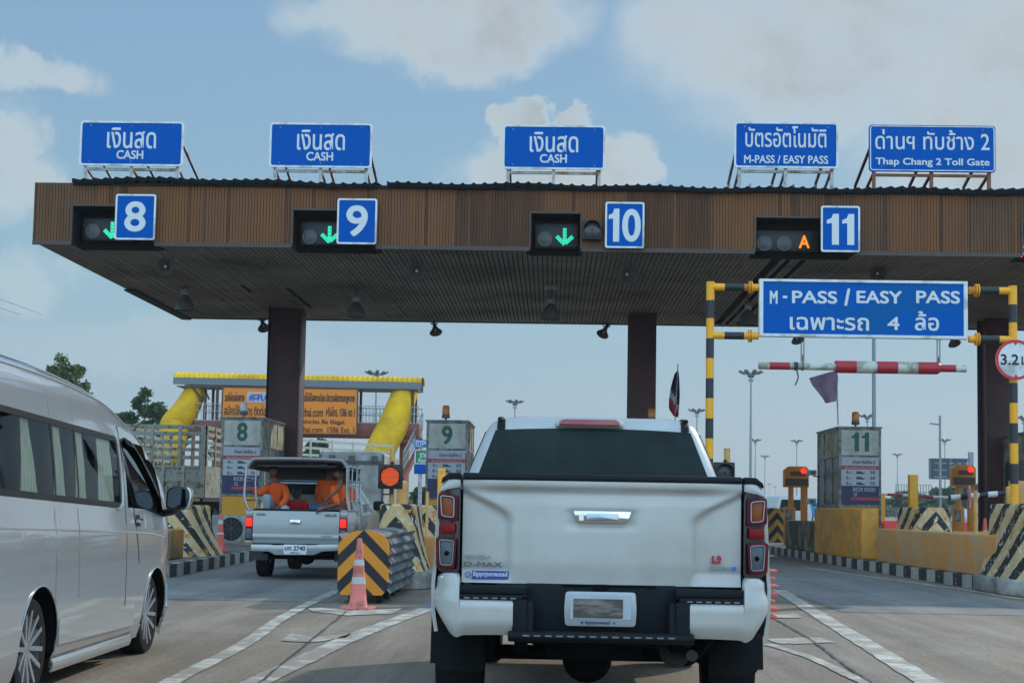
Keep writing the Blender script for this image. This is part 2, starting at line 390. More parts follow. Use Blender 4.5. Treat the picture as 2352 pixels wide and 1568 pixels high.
def text(s, x0, x1, z0, z1, y, m, parent, name='lettering', bold=.03, world=True, lab=None, step=.0006, rot=None):
    """flat lettering filling the box x0..x1, z0..z1 at depth y, facing -y; bold = stroke growth as share of height"""
    if s == '1' and name == 'numeral':
        w = x1-x0; h = z1-z0; mb = MB(); q = [(.42, 0), (1, 0), (1, 1), (.52, 1), (.38, .86), (.0, .8), (.0, .68), (.42, .70)]
        mb.add([(x0+a*w, y-.003, z0+b_*h) for a, b_ in q], [tuple(range(8))]); return mb.build(name, m, parent, world=world, recalc=False)
    V, Fc = glyphs(s, 0)
    ax = min(v.x for v in V); bx = max(v.x for v in V); ay = min(v.y for v in V); by = max(v.y for v in V)
    b = bold*(z1-z0); sx = (x1-x0-2*b)/(bx-ax); sz = (z1-z0-2*b)/(by-ay)
    mb = MB(); ks = [(0, 0)] if not b else [(b*math.cos(k*math.pi/3), b*math.sin(k*math.pi/3)) for k in range(6)]+[(0, 0)]
    for i, (dx, dz) in enumerate(ks):
        for fi, f in enumerate(Fc):     # every facet at its own hair's breadth of depth: overlapping strokes never share a plane
            mb.add([(x0+b+(V[j].x-ax)*sx+dx, y-i*step-(fi*7 % 11)*step*.08, z0+b+(V[j].y-ay)*sz+dz) for j in f], [tuple(range(len(f)))])
    if rot: mb.xf(rot)
    o = mb.build(name, m, parent, world=world, recalc=False)
    if lab: o['label'] = lab
    return o
# ================================================================== GROUND, ROAD, ISLANDS
M_road = mat('road_concrete', '958777', .85, speck=.42, streak='5A5048', var=.22, vscale=1.1, bump=.35, bscale=60, dirt='786652', dirt_amt=.5, dirt_scale=.9, dstretch=(1.6, .22, 1), dsharp=.35)
M_asph = mat('shaded_asphalt', '87796A', .85, speck=.42, streak='4E463E', var=.15, vscale=2, bump=.3, bscale=90, dirt='706E6C', dirt_amt=.5, dirt_scale=.7, dsharp=.4)
M_mark = mat('road_paint', 'CBC6B6', .7, var=.1, vscale=8, dirt='938575', dirt_amt=.47, dirt_scale=3.2, dstretch=(1, .8, 1), dsharp=.22, speck=.12)
M_crack = mat('tar_crack', '3A3836', .8, var=.3)
M_conc = mat('weathered_concrete', '9A958B', .85, var=.15, vscale=4, bump=.3, dirt='4F4A42', dirt_amt=.5, dirt_scale=1.6, dsharp=.4)
M_grass = mat('dry_grass', '5A6340', .95, var=.35, vscale=.05, dirt='77705A', dirt_amt=.5, dirt_scale=.02, dsharp=.3)
g = MB(); R_ = 5000
g.add([(-R_, -60, -.03), (R_, -60, -.03), (R_, R_, -.03), (-R_, R_, -.03)], [(0, 1, 2, 3)])
struct(g.build('ground', M_grass))
g = MB(); g.sheet(lambda u, v: Vector((-40+80*u, -30+290*v, 0)), 20, 60)
road = struct(g.build('road', M_road))
g = MB()      # darker lane strips before the booths, canopy shade partly put into their colour
for x0, x1, y0, y1 in ((-6.3, -2.8, 19.5, 60), (-1.6, 1.8, 18, 60), (3.75, 6.75, 19.5, 60)):
    g.add([(x0, y0, .004), (x1, y0, .004), (x1, y1, .004), (x0, y1, .004)], [(0, 1, 2, 3)])
o = g.build('lane_surface', M_asph, road)
def G(x, y, z=.008): v = gr(x, y, 0); v.z = z; return v
def ragged(pts, n=7, amp=.02, seed=1):
    r = random.Random(seed); out = []
    for i, p in enumerate(pts):
        q = pts[(i+1) % len(pts)]
        for k in range(n):
            t = k/n; c = p.lerp(q, t)
            out.append(Vector((c.x+r.uniform(-amp, amp), c.y+r.uniform(-amp, amp)*2, c.z)))
    return out
def curve_pts(pts, n=10):
    out = []
    for i in range(len(pts)-1):
        p0 = pts[max(i-1, 0)]; p1 = pts[i]; p2 = pts[i+1]; p3 = pts[min(i+2, len(pts)-1)]
        for k in range(n):
            t = k/n; out.append(.5*((2*p1)+(p2-p0)*t+(2*p0-5*p1+4*p2-p3)*t*t+(3*p1-p0-3*p2+p3)*t**3))
    out.append(pts[-1]); return out
def line_mark(px, w, name='lane_marking', m=None, seed=1, z=.008, amp=.012, n=14):
    P = curve_pts([G(x, y, z) for x, y in px], n); r = random.Random(seed); L1 = []; L2 = []
    for i, p in enumerate(P):
        d = (P[min(i+1, len(P)-1)]-P[max(i-1, 0)]).normalized(); a = Vector((d.y, -d.x, 0))*w/2
        L1.append(p+a*(1+r.uniform(-amp, amp)*8)); L2.append(p-a*(1+r.uniform(-amp, amp)*8))
    mb = MB(); mb.add(L1+L2, [(i, i+1, len(P)+i+1, len(P)+i) for i in range(len(P)-1)])
    return mb.build(name, m or M_mark, road)
line_mark([(300, 1620), (420, 1552), (560, 1480), (660, 1412), (775, 1356)], .15, seed=2)
line_mark([(540, 1590), (700, 1515), (830, 1455), (985, 1397)], .21, seed=3)
line_mark([(2170, 1592), (2010, 1492), (1880, 1412), (1790, 1355)], .22, seed=4)
line_mark([(2050, 1600), (1960, 1556), (1860, 1510), (1765, 1480)], .11, seed=5)
line_mark([(2352, 1377), (2150, 1345), (1960, 1319), (1850, 1303)], .14, seed=6)
for i, q in enumerate(([(706, 1397), (733, 1395), (800, 1403), (925, 1398), (900, 1410), (800, 1414), (716, 1405)],
          [(645, 1472), (668, 1455), (720, 1463), (812, 1455), (790, 1465), (715, 1476)],
          [(1762, 1412), (1830, 1409), (1843, 1419), (1800, 1420), (1762, 1418)],
          [(1762, 1468), (1880, 1464), (1916, 1475), (1830, 1480), (1780, 1477)])):
    mb = MB(); P = ragged([G(x, y) for x, y in q], 5, .015, i); mb.add(P, [tuple(range(len(P)))]); mb.build('chevron_marking', M_mark, road)
line_mark([(590, 1575), (680, 1500), (735, 1455), (795, 1405)], .022, 'road_crack', M_crack, 8, .012, .09)
line_mark([(2010, 1575), (1930, 1520), (1850, 1462), (1762, 1412)], .025, 'road_crack', M_crack, 9, .012, .09)
M_kerb = stripe_mat('kerb_stripes', 'A9A59B', '26272A', 'y', 1.02, duty=.5, chips=.15, chipcol='6E6A62', under='8C877C', grime=.5)
def island(pts, left, right, z=.21):
    """raised island; left/right give kerb edge polylines that are painted"""
    mb = MB(); mb.slab(pts, 0, z); o = struct(mb.build('pavement', M_conc, bevel=.02))
    for line, s in ((left, -1), (right, 1)):
        if not line: continue
        k = MB(); P = [Vector((x, y, 0)) for x, y in line]
        for a, b in zip(P[:-1], P[1:]):
            dx = Vector((s*.012, 0, 0)); ix = Vector((-s*.1, 0, 0)); up = Vector((0, 0, z+.008))
            k.add([a+dx, b+dx, b+dx+up, a+dx+up, b+ix+up, a+ix+up], [(0, 1, 2, 3), (3, 2, 4, 5)])
        k.build('kerb', M_kerb, o)
    return o
island([(-9.3, 25), (-9.3, 62), (-6.38, 62), (-6.38, 31.6), (-6.25, 24.5), (-7.0, 23.2), (-8.4, 23.2)], None, [(-6.25, 24.5), (-6.38, 31.6), (-6.38, 62)])
island([(-3.0, 23.6), (-3.45, 34), (-3.45, 62), (-1.85, 62), (-1.85, 34), (-1.85, 23.6)], [(-3.0, 23.6), (-3.45, 34), (-3.45, 62)], [(-1.85, 23.6), (-1.85, 34), (-1.85, 62)])
island([(1.95, 23.6), (1.9, 34), (1.9, 62), (3.45, 62), (3.45, 34), (3.1, 23.6)], [(1.95, 23.6), (1.9, 34), (1.9, 62)], [(3.1, 23.6), (3.45, 34), (3.45, 62)])
island([(7.36, 24.7), (6.84, 34.2), (6.52, 44), (6.5, 62), (9.5, 62), (9.5, 24.7)], [(7.36, 24.7), (6.84, 34.2), (6.52, 44), (6.5, 62)], None)
island([(12.4, 26), (11.9, 34.2), (11.9, 62), (14.9, 62), (14.9, 26)], [(12.4, 26), (11.9, 34.2), (11.9, 62)], None)

# ================================================================== CANOPY
M_clad = mat('brown_cladding', '6C4A36', .8, spec=.15, var=.3, vscale=1.3, dirt='7E5434', dirt_amt=.42, dirt_scale=.8, dstretch=(2.5, 1, .3), dsharp=.4)
M_clad2 = mat('brown_cladding_dark', '523D33', .65, var=.3, vscale=1.3)
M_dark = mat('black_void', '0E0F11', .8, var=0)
M_soff = mat('grey_soffit_strips', 'B2A99D', .7, var=.25, vscale=.6, dirt='524C46', dirt_amt=.5, dirt_scale=.3, dsharp=.5)
M_roof = mat('dark_roof_sheet', '14191C', .8, spec=.1, var=.2)
M_colm = mat('maroon_paint', '5A2F30', .55, var=.15, vscale=2, dirt='3A2426', dirt_amt=.45, dirt_scale=.8, dsharp=.4)
DF, DR, XL, XR, ZB, ZT = 32.0, 45.2, -11.32, 17.0, 6.80, 8.10
canopy = T('toll_canopy', 'wide brown ribbed toll plaza canopy on maroon columns over the booths', 'canopy', (0, DF, 0))
holes = []
for (xa, ya, xb, yb) in ((168, 473, 352, 558), (673, 483, 860, 566), (1219, 490, 1332, 573), (1735, 500, 1960, 581), (2348, 512, 2500, 590)):
    a = at(xa, ya, DF); b = at(xb, yb, DF); holes.append((a.x, b.x, ZB-.05, a.z))
mb = MB(); mb2 = MB(); rnd = random.Random(3)
xs = sorted([XL, XR]+[h[0] for h in holes]+[h[1] for h in holes])
def hole_at(x):
    for h in holes:
        if h[0]-1e-6 <= x <= h[1]+1e-6: return h
for a, b in zip(xs[:-1], xs[1:]):
    h = hole_at((a+b)/2); mb2.box(a, b, DF+.015, DF+.05, (h[3] if h else ZB), ZT)
x = XL
while x < XR:
    h = hole_at(x+.03); zb = (h[3] if h else ZB+.02)
    pi_ = int((x-XL)/1.83); mb.box(x, x+(.056 if (x-XL) % 1.83 > .066 else .03), DF-.014+rnd.uniform(0, .005), DF+.0145, zb, ZT-.003-rnd.uniform(0, .004), random.Random(pi_).choice((0, 0, 1, 2)) if rnd.random() < .85 else rnd.choice((0, 1, 2))); x += .066
mb.build('fascia_strips', [M_clad, mat('brown_cladding_red', '69462F', .8, spec=.15, var=.3, vscale=1.1, dirt='4E382C', dirt_amt=.42, dirt_scale=1.2, dstretch=(2.5, 1, .3), dsharp=.3), mat('brown_cladding_faded', '735138', .8, spec=.15, var=.25, vscale=1.5, dirt='5E4636', dirt_amt=.42, dirt_scale=1.1, dstretch=(2.5, 1, .3), dsharp=.3)], canopy); mb2.build('fascia_backing', M_clad2, canopy)
mb = MB(); segs_ = []; x = XL
for h in sorted(holes): segs_.append((x, h[0]-.03)); x = h[1]+.03
if x < XR: segs_.append((x, XR))
for a_, b_ in segs_: mb.box(a_, b_, DF-.03, DF+.012, ZB-.07, ZB+.018)
for h in holes: mb.box(h[0]-.03, h[0]+.0, DF-.03, DF+.012, h[2], h[3]); mb.box(h[0]-.03, h[1], DF-.031, DF+.011, h[3], h[3]+.04)
mb.build('fascia_trim', mat('trim_brown', '4A3E36', .6), canopy)
mb = MB(); mb.box(XL, XL+.05, DF+.05, DR, ZB, ZT); mb.box(XL, XR, DR, DR+.05, ZB, ZT); mb.build('side_fascia', M_clad2, canopy)
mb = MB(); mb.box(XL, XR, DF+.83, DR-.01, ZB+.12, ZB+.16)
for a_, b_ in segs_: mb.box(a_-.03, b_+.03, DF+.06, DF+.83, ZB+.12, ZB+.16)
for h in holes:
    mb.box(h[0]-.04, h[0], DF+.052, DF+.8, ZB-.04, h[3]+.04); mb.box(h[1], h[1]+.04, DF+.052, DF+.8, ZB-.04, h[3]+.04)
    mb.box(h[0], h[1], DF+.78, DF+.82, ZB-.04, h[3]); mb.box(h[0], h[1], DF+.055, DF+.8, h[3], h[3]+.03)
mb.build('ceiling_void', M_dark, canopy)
missing = [(at(555, 665, 38.3).x, 38.0, 39.5), (at(665, 668, 39.2).x, 38.5, 42.5), (at(1750, 620, 34.5).x, 32.6, 45), (at(1750, 620, 34.5).x+.11, 32.6, 45), (at(1790, 620, 34.5).x, 32.6, 45),
           (at(1815, 620, 34.5).x, 33, 45), (at(520, 698, 41.5).x, 40.8, 41.2)]
mb = MB(); x = XL+.06; rnd = random.Random(5)
while x < XR:
    segs = [(DF+.02, DR-.02)]
    for hx, a, b in missing:
        if abs(hx-x) < .056: segs = [(DF+.02, a), (b, DR-.02)] if b < DR-.3 else [(DF+.02, a)]
    for h in holes:
        if h[0]-.04 < x+.04 < h[1]+.04: segs = [(max(s[0], DF+.82), s[1]) for s in segs if s[1] > DF+.82]
    dz = rnd.uniform(-.006, .006)
    for a, b in segs: mb.box(x, x+.089, a, b, ZB-.02+dz, ZB+.03+dz)
    x += .11
mb.build('soffit_strips', M_soff, canopy)
mb = MB(); mb.box(XL-.0, XL+.28, DF+7, DR+.1, ZB-.07, ZB-.03); mb.box(XL, XR, DR-.1, DR+.1, ZB-.04, ZB-.022); mb.build('edge_flashing', M_dark, canopy)
# corrugated roof sheet, two lengths with a gap
def roofsheet(x0, x1, z, sag, sd_):
    r = random.Random(sd_); n = int((x1-x0)/.035); fr = []; bk = []
    for i in range(n+1):
        X = x0+(x1-x0)*i/n; ph = (X/.235) % 1; b = .042*max(0, math.cos((ph-.5)*2*math.pi))**2
        zz = z+b+sag*math.sin(X*.7+sd_)*.03-.02*math.sin(X*2.3)
        fr.append(Vector((X, DF-.13, zz))); bk.append(Vector((X, DF+6, zz+.9)))
    m = MB(); m.add(fr+bk+[p+Vector((0, 0, -.1)) for p in fr], [(i, i+1, n+1+i+1, n+1+i) for i in range(n)]+[(i, i+1, 2*(n+1)+i+1, 2*(n+1)+i) for i in range(n)])
    return m
xa = at(170, 405, DF).x; xb = at(868, 425, DF).x; xc = at(890, 425, DF).x
m1 = roofsheet(xa, xb, ZT+.06, 1, 1); m2 = roofsheet(xc, XR, ZT+.05, .5, 2); m1.add(m2.v, m2.f)
m1.build('roof_sheet', M_roof, canopy, smooth=True)
mb = MB(); mb.box(xa-.0, XR, DF-.06, DF+.3, ZT-.05, ZT+.01); mb.build('roof_gutter', M_dark, canopy)
mb = MB(); mb.box(XL+.06, XR, DF+6, DR, ZT+.3, ZT+.9); mb.box(XL, XR, DF+.3, DR, ZT-.05, ZT-.02); mb.build('roof_deck', M_roof, canopy)
for px, w in ((657, 73), (1473, 62), (2288, 66)):
    c = at(px, 900, 43); h = w*43/3455/2
    mb = MB(); mb.box(c.x-h, c.x+h, 42.55, 42.62, .2, ZB); mb.box(c.x-h, c.x+h, 43.38, 43.45, .2, ZB); mb.box(c.x-.06, c.x+.06, 42.62, 43.38, .2, ZB)
    mb.box(c.x-h+.1, c.x+h-.002, 42.64, 43.36, .2, ZB-.003)
    mb.build('column', M_colm, canopy, bevel=.012)
c = at(617, 800, 42.4)
mb = MB(); mb.tube([(c.x, 42.4, .2), (c.x, 42.4, ZB)], .035, 8); mb.build('downpipe', M_dark, canopy)

# ================================================================== SIGNS
M_blue = mat('sign_blue', '0654A6', .75, spec=.05, var=.06, vscale=2)
M_white = mat('sign_white', 'D6D8D6', .5, var=.05, vscale=6, dirt='A9A9A2', dirt_amt=.35, dirt_scale=2)
M_galv = mat('galvanised_steel', 'B0B4B4', .55, metal=.1, var=.12, dirt='8A6A48', dirt_amt=.35, dirt_scale=4)
M_rust = mat('rusty_steel', 'A08E7E', .6, metal=.1, var=.2, dirt='7A4E30', dirt_amt=.5, dirt_scale=3)
M_lett = mat('reflective_lettering', 'CFD3D2', .45, var=.05, vscale=9)
def flat_sign(parent, x0, x1, z0, z1, y, border=.035, r=.05, blue=None, outer=None, th=.04):
    o1 = rrect(x0, x1, z0, z1, r); 
    mb = MB(); mb.prism(o1, y, y+th); mb.build('panel', blue or M_blue, parent)
    i1 = [(min(max(px, x0+border), x1-border) if 0 else px, pz) for px, pz in rrect(x0+border, x1-border, z0+border, z1-border, max(.01, r-border*.6))]
    mb = MB(); 
    oo = rrect(x0-.004, x1+.004, z0-.004, z1+.004, r) if outer is None else rrect(x0+outer, x1-outer, z0+outer, z1-outer, r)
    mb.frame(oo, i1, y-.012, y-.001 if outer else y+th*.5); mb.build('border', M_white, parent)
def roof_sign(name, label, q, rows, side, metal, outer=None, cat='sign', group=None, border=.04):
    """q: left,top,right,bottom; rows: (text,l,t,r,b,bold)"""
    Y = 32.3; a = at(q[0], q[1], Y); b = at(q[2], q[3], Y); zc = at((q[0]+q[2])/2, q[3], Y).z; zt = at((q[0]+q[2])/2, q[1], Y).z
    t = T(name, label, cat, (a.x, Y, zc), 0, group)
    flat_sign(t, a.x, b.x, zc, zt, Y, border=border, r=.07, outer=outer)
    for (s, l, tp, r, bt, bo) in rows:
        p = at(l, tp, Y); u = at(r, bt, Y); dz = -.0
        text(s, p.x, u.x, u.z, p.z, Y-.004 if outer is None else Y-.005, M_lett, t, bold=bo, step=.0008)
    mb = MB(); zr = ZT+.02; W = b.x-a.x; Yb = Y+2.1
    xs = [a.x+.12, (a.x+b.x)/2, b.x-.12]
    for X in xs:
        mb.bar((X, Y+.09, zr), (X, Y+.09, zt-.15), .07)
        mb.bar((X, Y+.12, zt-.3), (X, Yb, zc+.12), .055); mb.bar((X, Yb, zc+.12), (X, Yb, zr), .055)
        mb.bar((X, Y+.12, zc-.02), (X, Yb, zr+.0), .05)
    mb.bar((xs[0], Yb, zc-.05), (xs[2], Yb, zc-.05), .05); mb.bar((xs[0], Y+.1, zc-.06), (xs[2], Y+.1, zc-.06), .05, .06); mb.bar((xs[0], Y+.08, zt-.3), (xs[2], Y+.08, zt-.3), .05)
    for X in (xs[0]+W*.22, xs[1]+W*.22): mb.bar((X, Yb, zr), (X, Yb, zc+.1), .05)
    mb.build('support_frame', metal, t)
    mb = MB()
    for fx in (.1, .5, .9):
        for fz in (.1, .9): mb.lathe([(.012, 0), (.012, .006)], (a.x+W*fx, Y-.008, zc+(zt-zc)*fz), (0, 1, 0), 6)
    mb.build('rivets', M_galv, t)
    return t
gc = 'blue cash lane signs along the canopy roof'
roof_sign('lane_sign', 'blue cash sign on the canopy roof above number plate 8', (186, 279, 419, 381), [('เงินสด', 247, 293, 358, 342, .014), ('CASH', 268, 345, 329, 366, .035)], 1, M_galv, group=gc)
roof_sign('lane_sign', 'blue cash sign on the canopy roof just left of number plate 9', (621, 283, 853, 385), [('เงินสด', 683, 298, 792, 346, .014), ('CASH', 704, 349, 765, 370, .035)], 1, M_galv, group=gc)
roof_sign('lane_sign', 'blue cash sign on the canopy roof with cumulus behind it, left of number plate 10', (1156, 288, 1389, 389), [('เงินสด', 1217, 303, 1328, 351, .014), ('CASH', 1240, 354, 1302, 375, .035)], 0, M_galv, group=gc)
roof_sign('lane_sign', 'blue roof sign for automatic card lanes above number plate 11', (1687, 281, 1925, 386), [('บัตรอัตโนมัติ', 1712, 289, 1898, 340, .010), ('M-PASS / EASY PASS', 1709, 356, 1902, 377, .03)], -1, M_galv)
roof_sign('gate_name_sign', 'widest blue roof sign giving the toll gate name, on rusty legs', (1996, 288, 2287, 395), [('ด่านฯ ทับช้าง 2', 2010, 297, 2273, 346, .010), ('Thap Chang 2 Toll Gate', 2011, 362, 2273, 386, .03)], -1, M_rust, outer=.02)
def number_sign(n, q, tq):
    Y = 31.86; a = at(q[0], q[1], Y); b = at(q[2], q[3], Y)
    t = T('number_sign', 'blue number plate reading %s on the brown canopy fascia' % n, 'sign', (a.x, Y, b.z), 0, 'lane number plates on the canopy')
    flat_sign(t, a.x, b.x, b.z, a.z, Y, border=.035, r=.05)
    if len(n) == 1: text(n, at(tq[0], tq[1]+35, Y).x, at(tq[2], tq[1]+35, Y).x, at(tq[0], tq[3], Y).z, at(tq[0], tq[1], Y).z, Y-.004, M_lett, t, 'numeral', bold=.03, step=.0006)
    else:
        w = tq[2]-tq[0]
        for k, ch in enumerate(n):
            l = tq[0]+(0 if k == 0 else w*(.42 if n == '10' else .56)); r = tq[0]+(w*(.33 if n == '10' else .44) if k == 0 else w)
            text(ch, at(l, tq[1]+35, Y).x, at(r, tq[1]+35, Y).x, at(tq[0], tq[3], Y).z, at(tq[0], tq[1], Y).z, Y-.004-k*.0002, M_lett, t, 'numeral', bold=.03, step=.0006)
number_sign('8', (267, 446, 355, 551), (286, 462, 335, 532))
number_sign('9', (776, 456, 864, 561), (795, 471, 845, 543))
number_sign('10', (1391, 464, 1479, 570), (1398, 479, 1472, 555))
number_sign('11', (1886, 473, 1975, 579), (1899, 491, 1962, 562))
# lane signals inside the recesses
M_green = mat('green_leds', '2EE0B4', emit=1.5); M_amber = mat('amber_leds', 'FF8A10', emit=1.2); M_redl = mat('red_leds', 'FF2A1A', emit=2.2)
M_lens = mat('dark_lens', '3E4144', .3, var=.1); M_hous = mat('black_housing', '0F1011', .5, var=.1)
def lane_signal(label, lenses, lit, kind, box_):
    Y = DF+.33; a = at(box_[0], box_[1], Y); b = at(box_[2], box_[3], Y)
    t = T('lane_signal', label, 'traffic signal', ((a.x+b.x)/2, Y, b.z), 0, 'lane signals set into the canopy fascia')
    mb = MB(); mb.box(a.x, b.x, Y, Y+.16, b.z, a.z); mb.build('housing', M_hous, t, bevel=.02)
    for (x, y) in lenses:
        c = at(x, y, Y); mb = MB(); mb.lathe([(.135, -.02), (.16, -.02), (.165, .0)], c, (0, 1, 0), 24, caps=False); mb.lathe([(0.01, -.03), (.08, -.025), (.135, -.01)], c, (0, 1, 0), 24, caps=False)
        mb.build('lens', M_lens, t, smooth=True)
    c = at(lit[0], lit[1], Y-.03); mb = MB()
    if kind == 'arrow':
        s = .195; 
        def dots(p, q, w, n, rows):
            p, q = Vector(p), Vector(q); d = (q-p); nn = Vector((-d.y, d.x)).normalized()
            for i in range(n):
                for k in range(rows):
                    u = p+d*(i/(n-1))+nn*w*((k/(rows-1))-.5)
                    X, Z = c.x+u.x*s, c.z+u.y*s; h = .0105; mb.box(X-h, X+h, c.y-.01, c.y, Z-h, Z+h)
        dots((0, 1), (0, -.3), .28, 9, 3); dots((-.85, .1), (-.02, -.72), .3, 9, 3); dots((.85, .1), (.12, -.6), .3, 8, 3)
        mb.build('green_arrow', M_green, t)
    elif kind == 'A':
        text('A', at(lit[0]-12, lit[1], Y).x, at(lit[0]+13, lit[1], Y).x, at(lit[0], lit[1]+15, Y).z, at(lit[0], lit[1]-15, Y).z, Y-.04, M_amber, t, 'lit_letter', bold=.03)
    else:
        for i in range(6):
            for k in range(6):
                for sg in (1, -1): X = c.x+(i-2.5)*.05; Z = c.z+sg*(i-2.5)*.05+(k-2.5)*.006; mb.box(X-.014, X+.014, c.y-.01, c.y, Z-.014, Z+.014)
        mb.build('red_cross', M_redl, t)
lane_signal('green down arrow signal half hidden by number plate 8', [(214, 531)], (258, 531), 'arrow', (190, 500, 300, 552))
lane_signal('green down arrow signal beside number plate 9', [(712, 544)], (757, 541), 'arrow', (692, 508, 800, 562))
lane_signal('green down arrow signal in the canopy recess left of number plate 10', [(1252, 549)], (1297, 546), 'arrow', (1229, 512, 1328, 569))
lane_signal('signal showing an amber letter beside number plate 11', [(1756, 559), (1801, 559)], (1846, 556), 'A', (1738, 528, 1880, 577))
lane_signal('red signal just inside the frame beyond number plate 11', [], (2360, 575), 'x', (2335, 545, 2400, 588))
Y = 31.8; c = at(1360, 528, Y)
t = T('signal_lamp', 'unlit square signal lamp on the fascia between the recess and number plate 10', 'traffic signal', c)
mb = MB(); h = .21; mb.box(c.x-h, c.x+h, Y, Y+.14, c.z-h, c.z+h); mb.build('housing', M_hous, t, bevel=.02)
mb = MB(); mb.lathe([(.02, -.05), (.12, -.045), (.165, -.02)], c, (0, 1, 0), 24, caps=False); mb.build('lens', M_lens, t, smooth=True)
mb = MB(); mb.sheet(lambda u, v: c+Vector((math.cos(math.pi*u)*.185, -.18*v*math.sin(math.pi*u)**.5, math.sin(math.pi*u)*.185)), 16, 3); mb.build('visor', M_hous, t, smooth=True, solid=.006)

# ================================================================== THINGS UNDER THE SOFFIT
M_horn = mat('dark_grey_enamel', '5A5B5D', .45, var=.12); M_horn2 = mat('dull_aluminium', '77797A', .4, metal=.6, var=.1)
def horn(x, y, Y, aim, label, r=.185, grp='horn loudspeakers under the canopy'):
    c = at(x, y, Y); t = T('horn_loudspeaker', label, 'loudspeaker', (c.x, Y, ZB-.02), 0, grp); ax = Vector(aim).normalized()
    mb = MB(); o = c-ax*.22
    mb.lathe([(.05, -.12), (.055, 0), (.06, .1), (r*.55, .2), (r*.8, .27), (r, .32), (r*1.04, .33), (r*.98, .322), (r*.75, .25), (r*.4, .17), (.03, .1)], o, ax, 24, caps=False)
    mb.build('horn', M_horn, t, smooth=True)
    mb = MB(); mb.lathe([(.002, .12), (.03, .15), (.035, .24), (.02, .26), (.001, .262)], o, ax, 12, caps=False); mb.build('driver_cap', M_white, t, smooth=True)
    mb = MB(); mb.bar(o+Vector((-.1, 0, .0)), (o.x-.1, o.y, ZB-.02), .025); mb.bar(o+Vector((.1, 0, .0)), (o.x+.1, o.y, ZB-.02), .025); mb.bar(o+Vector((-.1, 0, 0)), o+Vector((.1, 0, 0)), .03)
    mb.build('bracket', M_horn, t); return t
horn(380, 612, 33.4, (0, -1, -.15), 'round horn loudspeaker under the soffit below number plate 8')
horn(957, 622, 33.5, (0, -1, -.15), 'round horn loudspeaker under the soffit below and to the right of number plate 9')
horn(1440, 630, 33.6, (0, -1, -.1), 'round horn loudspeaker under the soffit below number plate 10')
horn(2015, 628, 34, (0, -1, -.1), 'horn loudspeaker under the soffit below number plate 11, peeping over the big blue board')
horn(605, 748, 45.0, (.35, -.6, -.9), 'horn loudspeaker hanging off the rear canopy edge beside the first maroon column')
horn(1000, 757, 45.0, (.25, -.6, -1), 'horn loudspeaker hanging alone off the rear canopy edge between two columns')
horn(1387, 762, 45.0, (-.45, -.6, -.9), 'horn loudspeaker hanging off the rear canopy edge beside the middle maroon column')
horn(1830, 776, 45.0, (.2, -.6, -1), 'horn loudspeaker showing just below the lower left part of the big blue board')
horn(2190, 783, 45.0, (.2, -.6, -1), 'horn loudspeaker showing just below the lower right part of the big blue board')
def highbay(x, y, Y, label, big=1.0):
    c = at(x, y, Y); t = T('floodlight', label, 'lamp', (c.x, Y, ZB-.02), 0, 'bell shaped lamps under the canopy')
    mb = MB(); r = .24*big; mb.lathe([(.06, .3), (.09, .27), (.13, .22), (.19*big, .13), (.225*big, .05), (r, -.1), (r*.97, -.1), (.2*big, .04), (.1, .2)], c, (0, 0, 1), 24, caps=False); mb.build('shade', M_horn, t, smooth=True)
    mb = MB(); mb.box(c.x-.09, c.x+.09, Y-.09, Y+.09, c.z+.3, min(c.z+.5, ZB-.06)); mb.tube([(c.x, Y, c.z+.45), (c.x, Y, ZB-.02)], .025, 8); mb.build('gear_box', M_horn2, t, bevel=.01)
    mb = MB(); mb.lathe([(.002, .1), (.07, .06), (.075, -.04), (.002, -.09)], c, (0, 0, 1), 12, caps=False); mb.build('bulb', M_lens, t, smooth=True)
highbay(424, 704, 38.4, 'bell lamp under the soffit near its slanting left edge')
highbay(818, 720, 38.6, 'bell lamp under the soffit right of the first maroon column')
highbay(1265, 724, 38.6, 'bell lamp under the soffit left of the middle maroon column')
highbay(1718, 738, 39, 'bell lamp half hidden behind the left end of the big blue board')
c = at(1265, 655, 37.5); t = T('camera_box', 'small box camera under the soffit below the recess of number plate 10', 'camera', (c.x, 37.5, ZB-.02))
mb = MB(); mb.box(c.x-.16, c.x+.16, 37.4, 37.8, c.z-.07, c.z+.07); mb.build('housing', M_horn2, t, bevel=.02)
mb = MB(); mb.bar((c.x, 37.6, c.z), (c.x, 37.6, ZB-.02), .06); mb.build('bracket', M_horn, t)
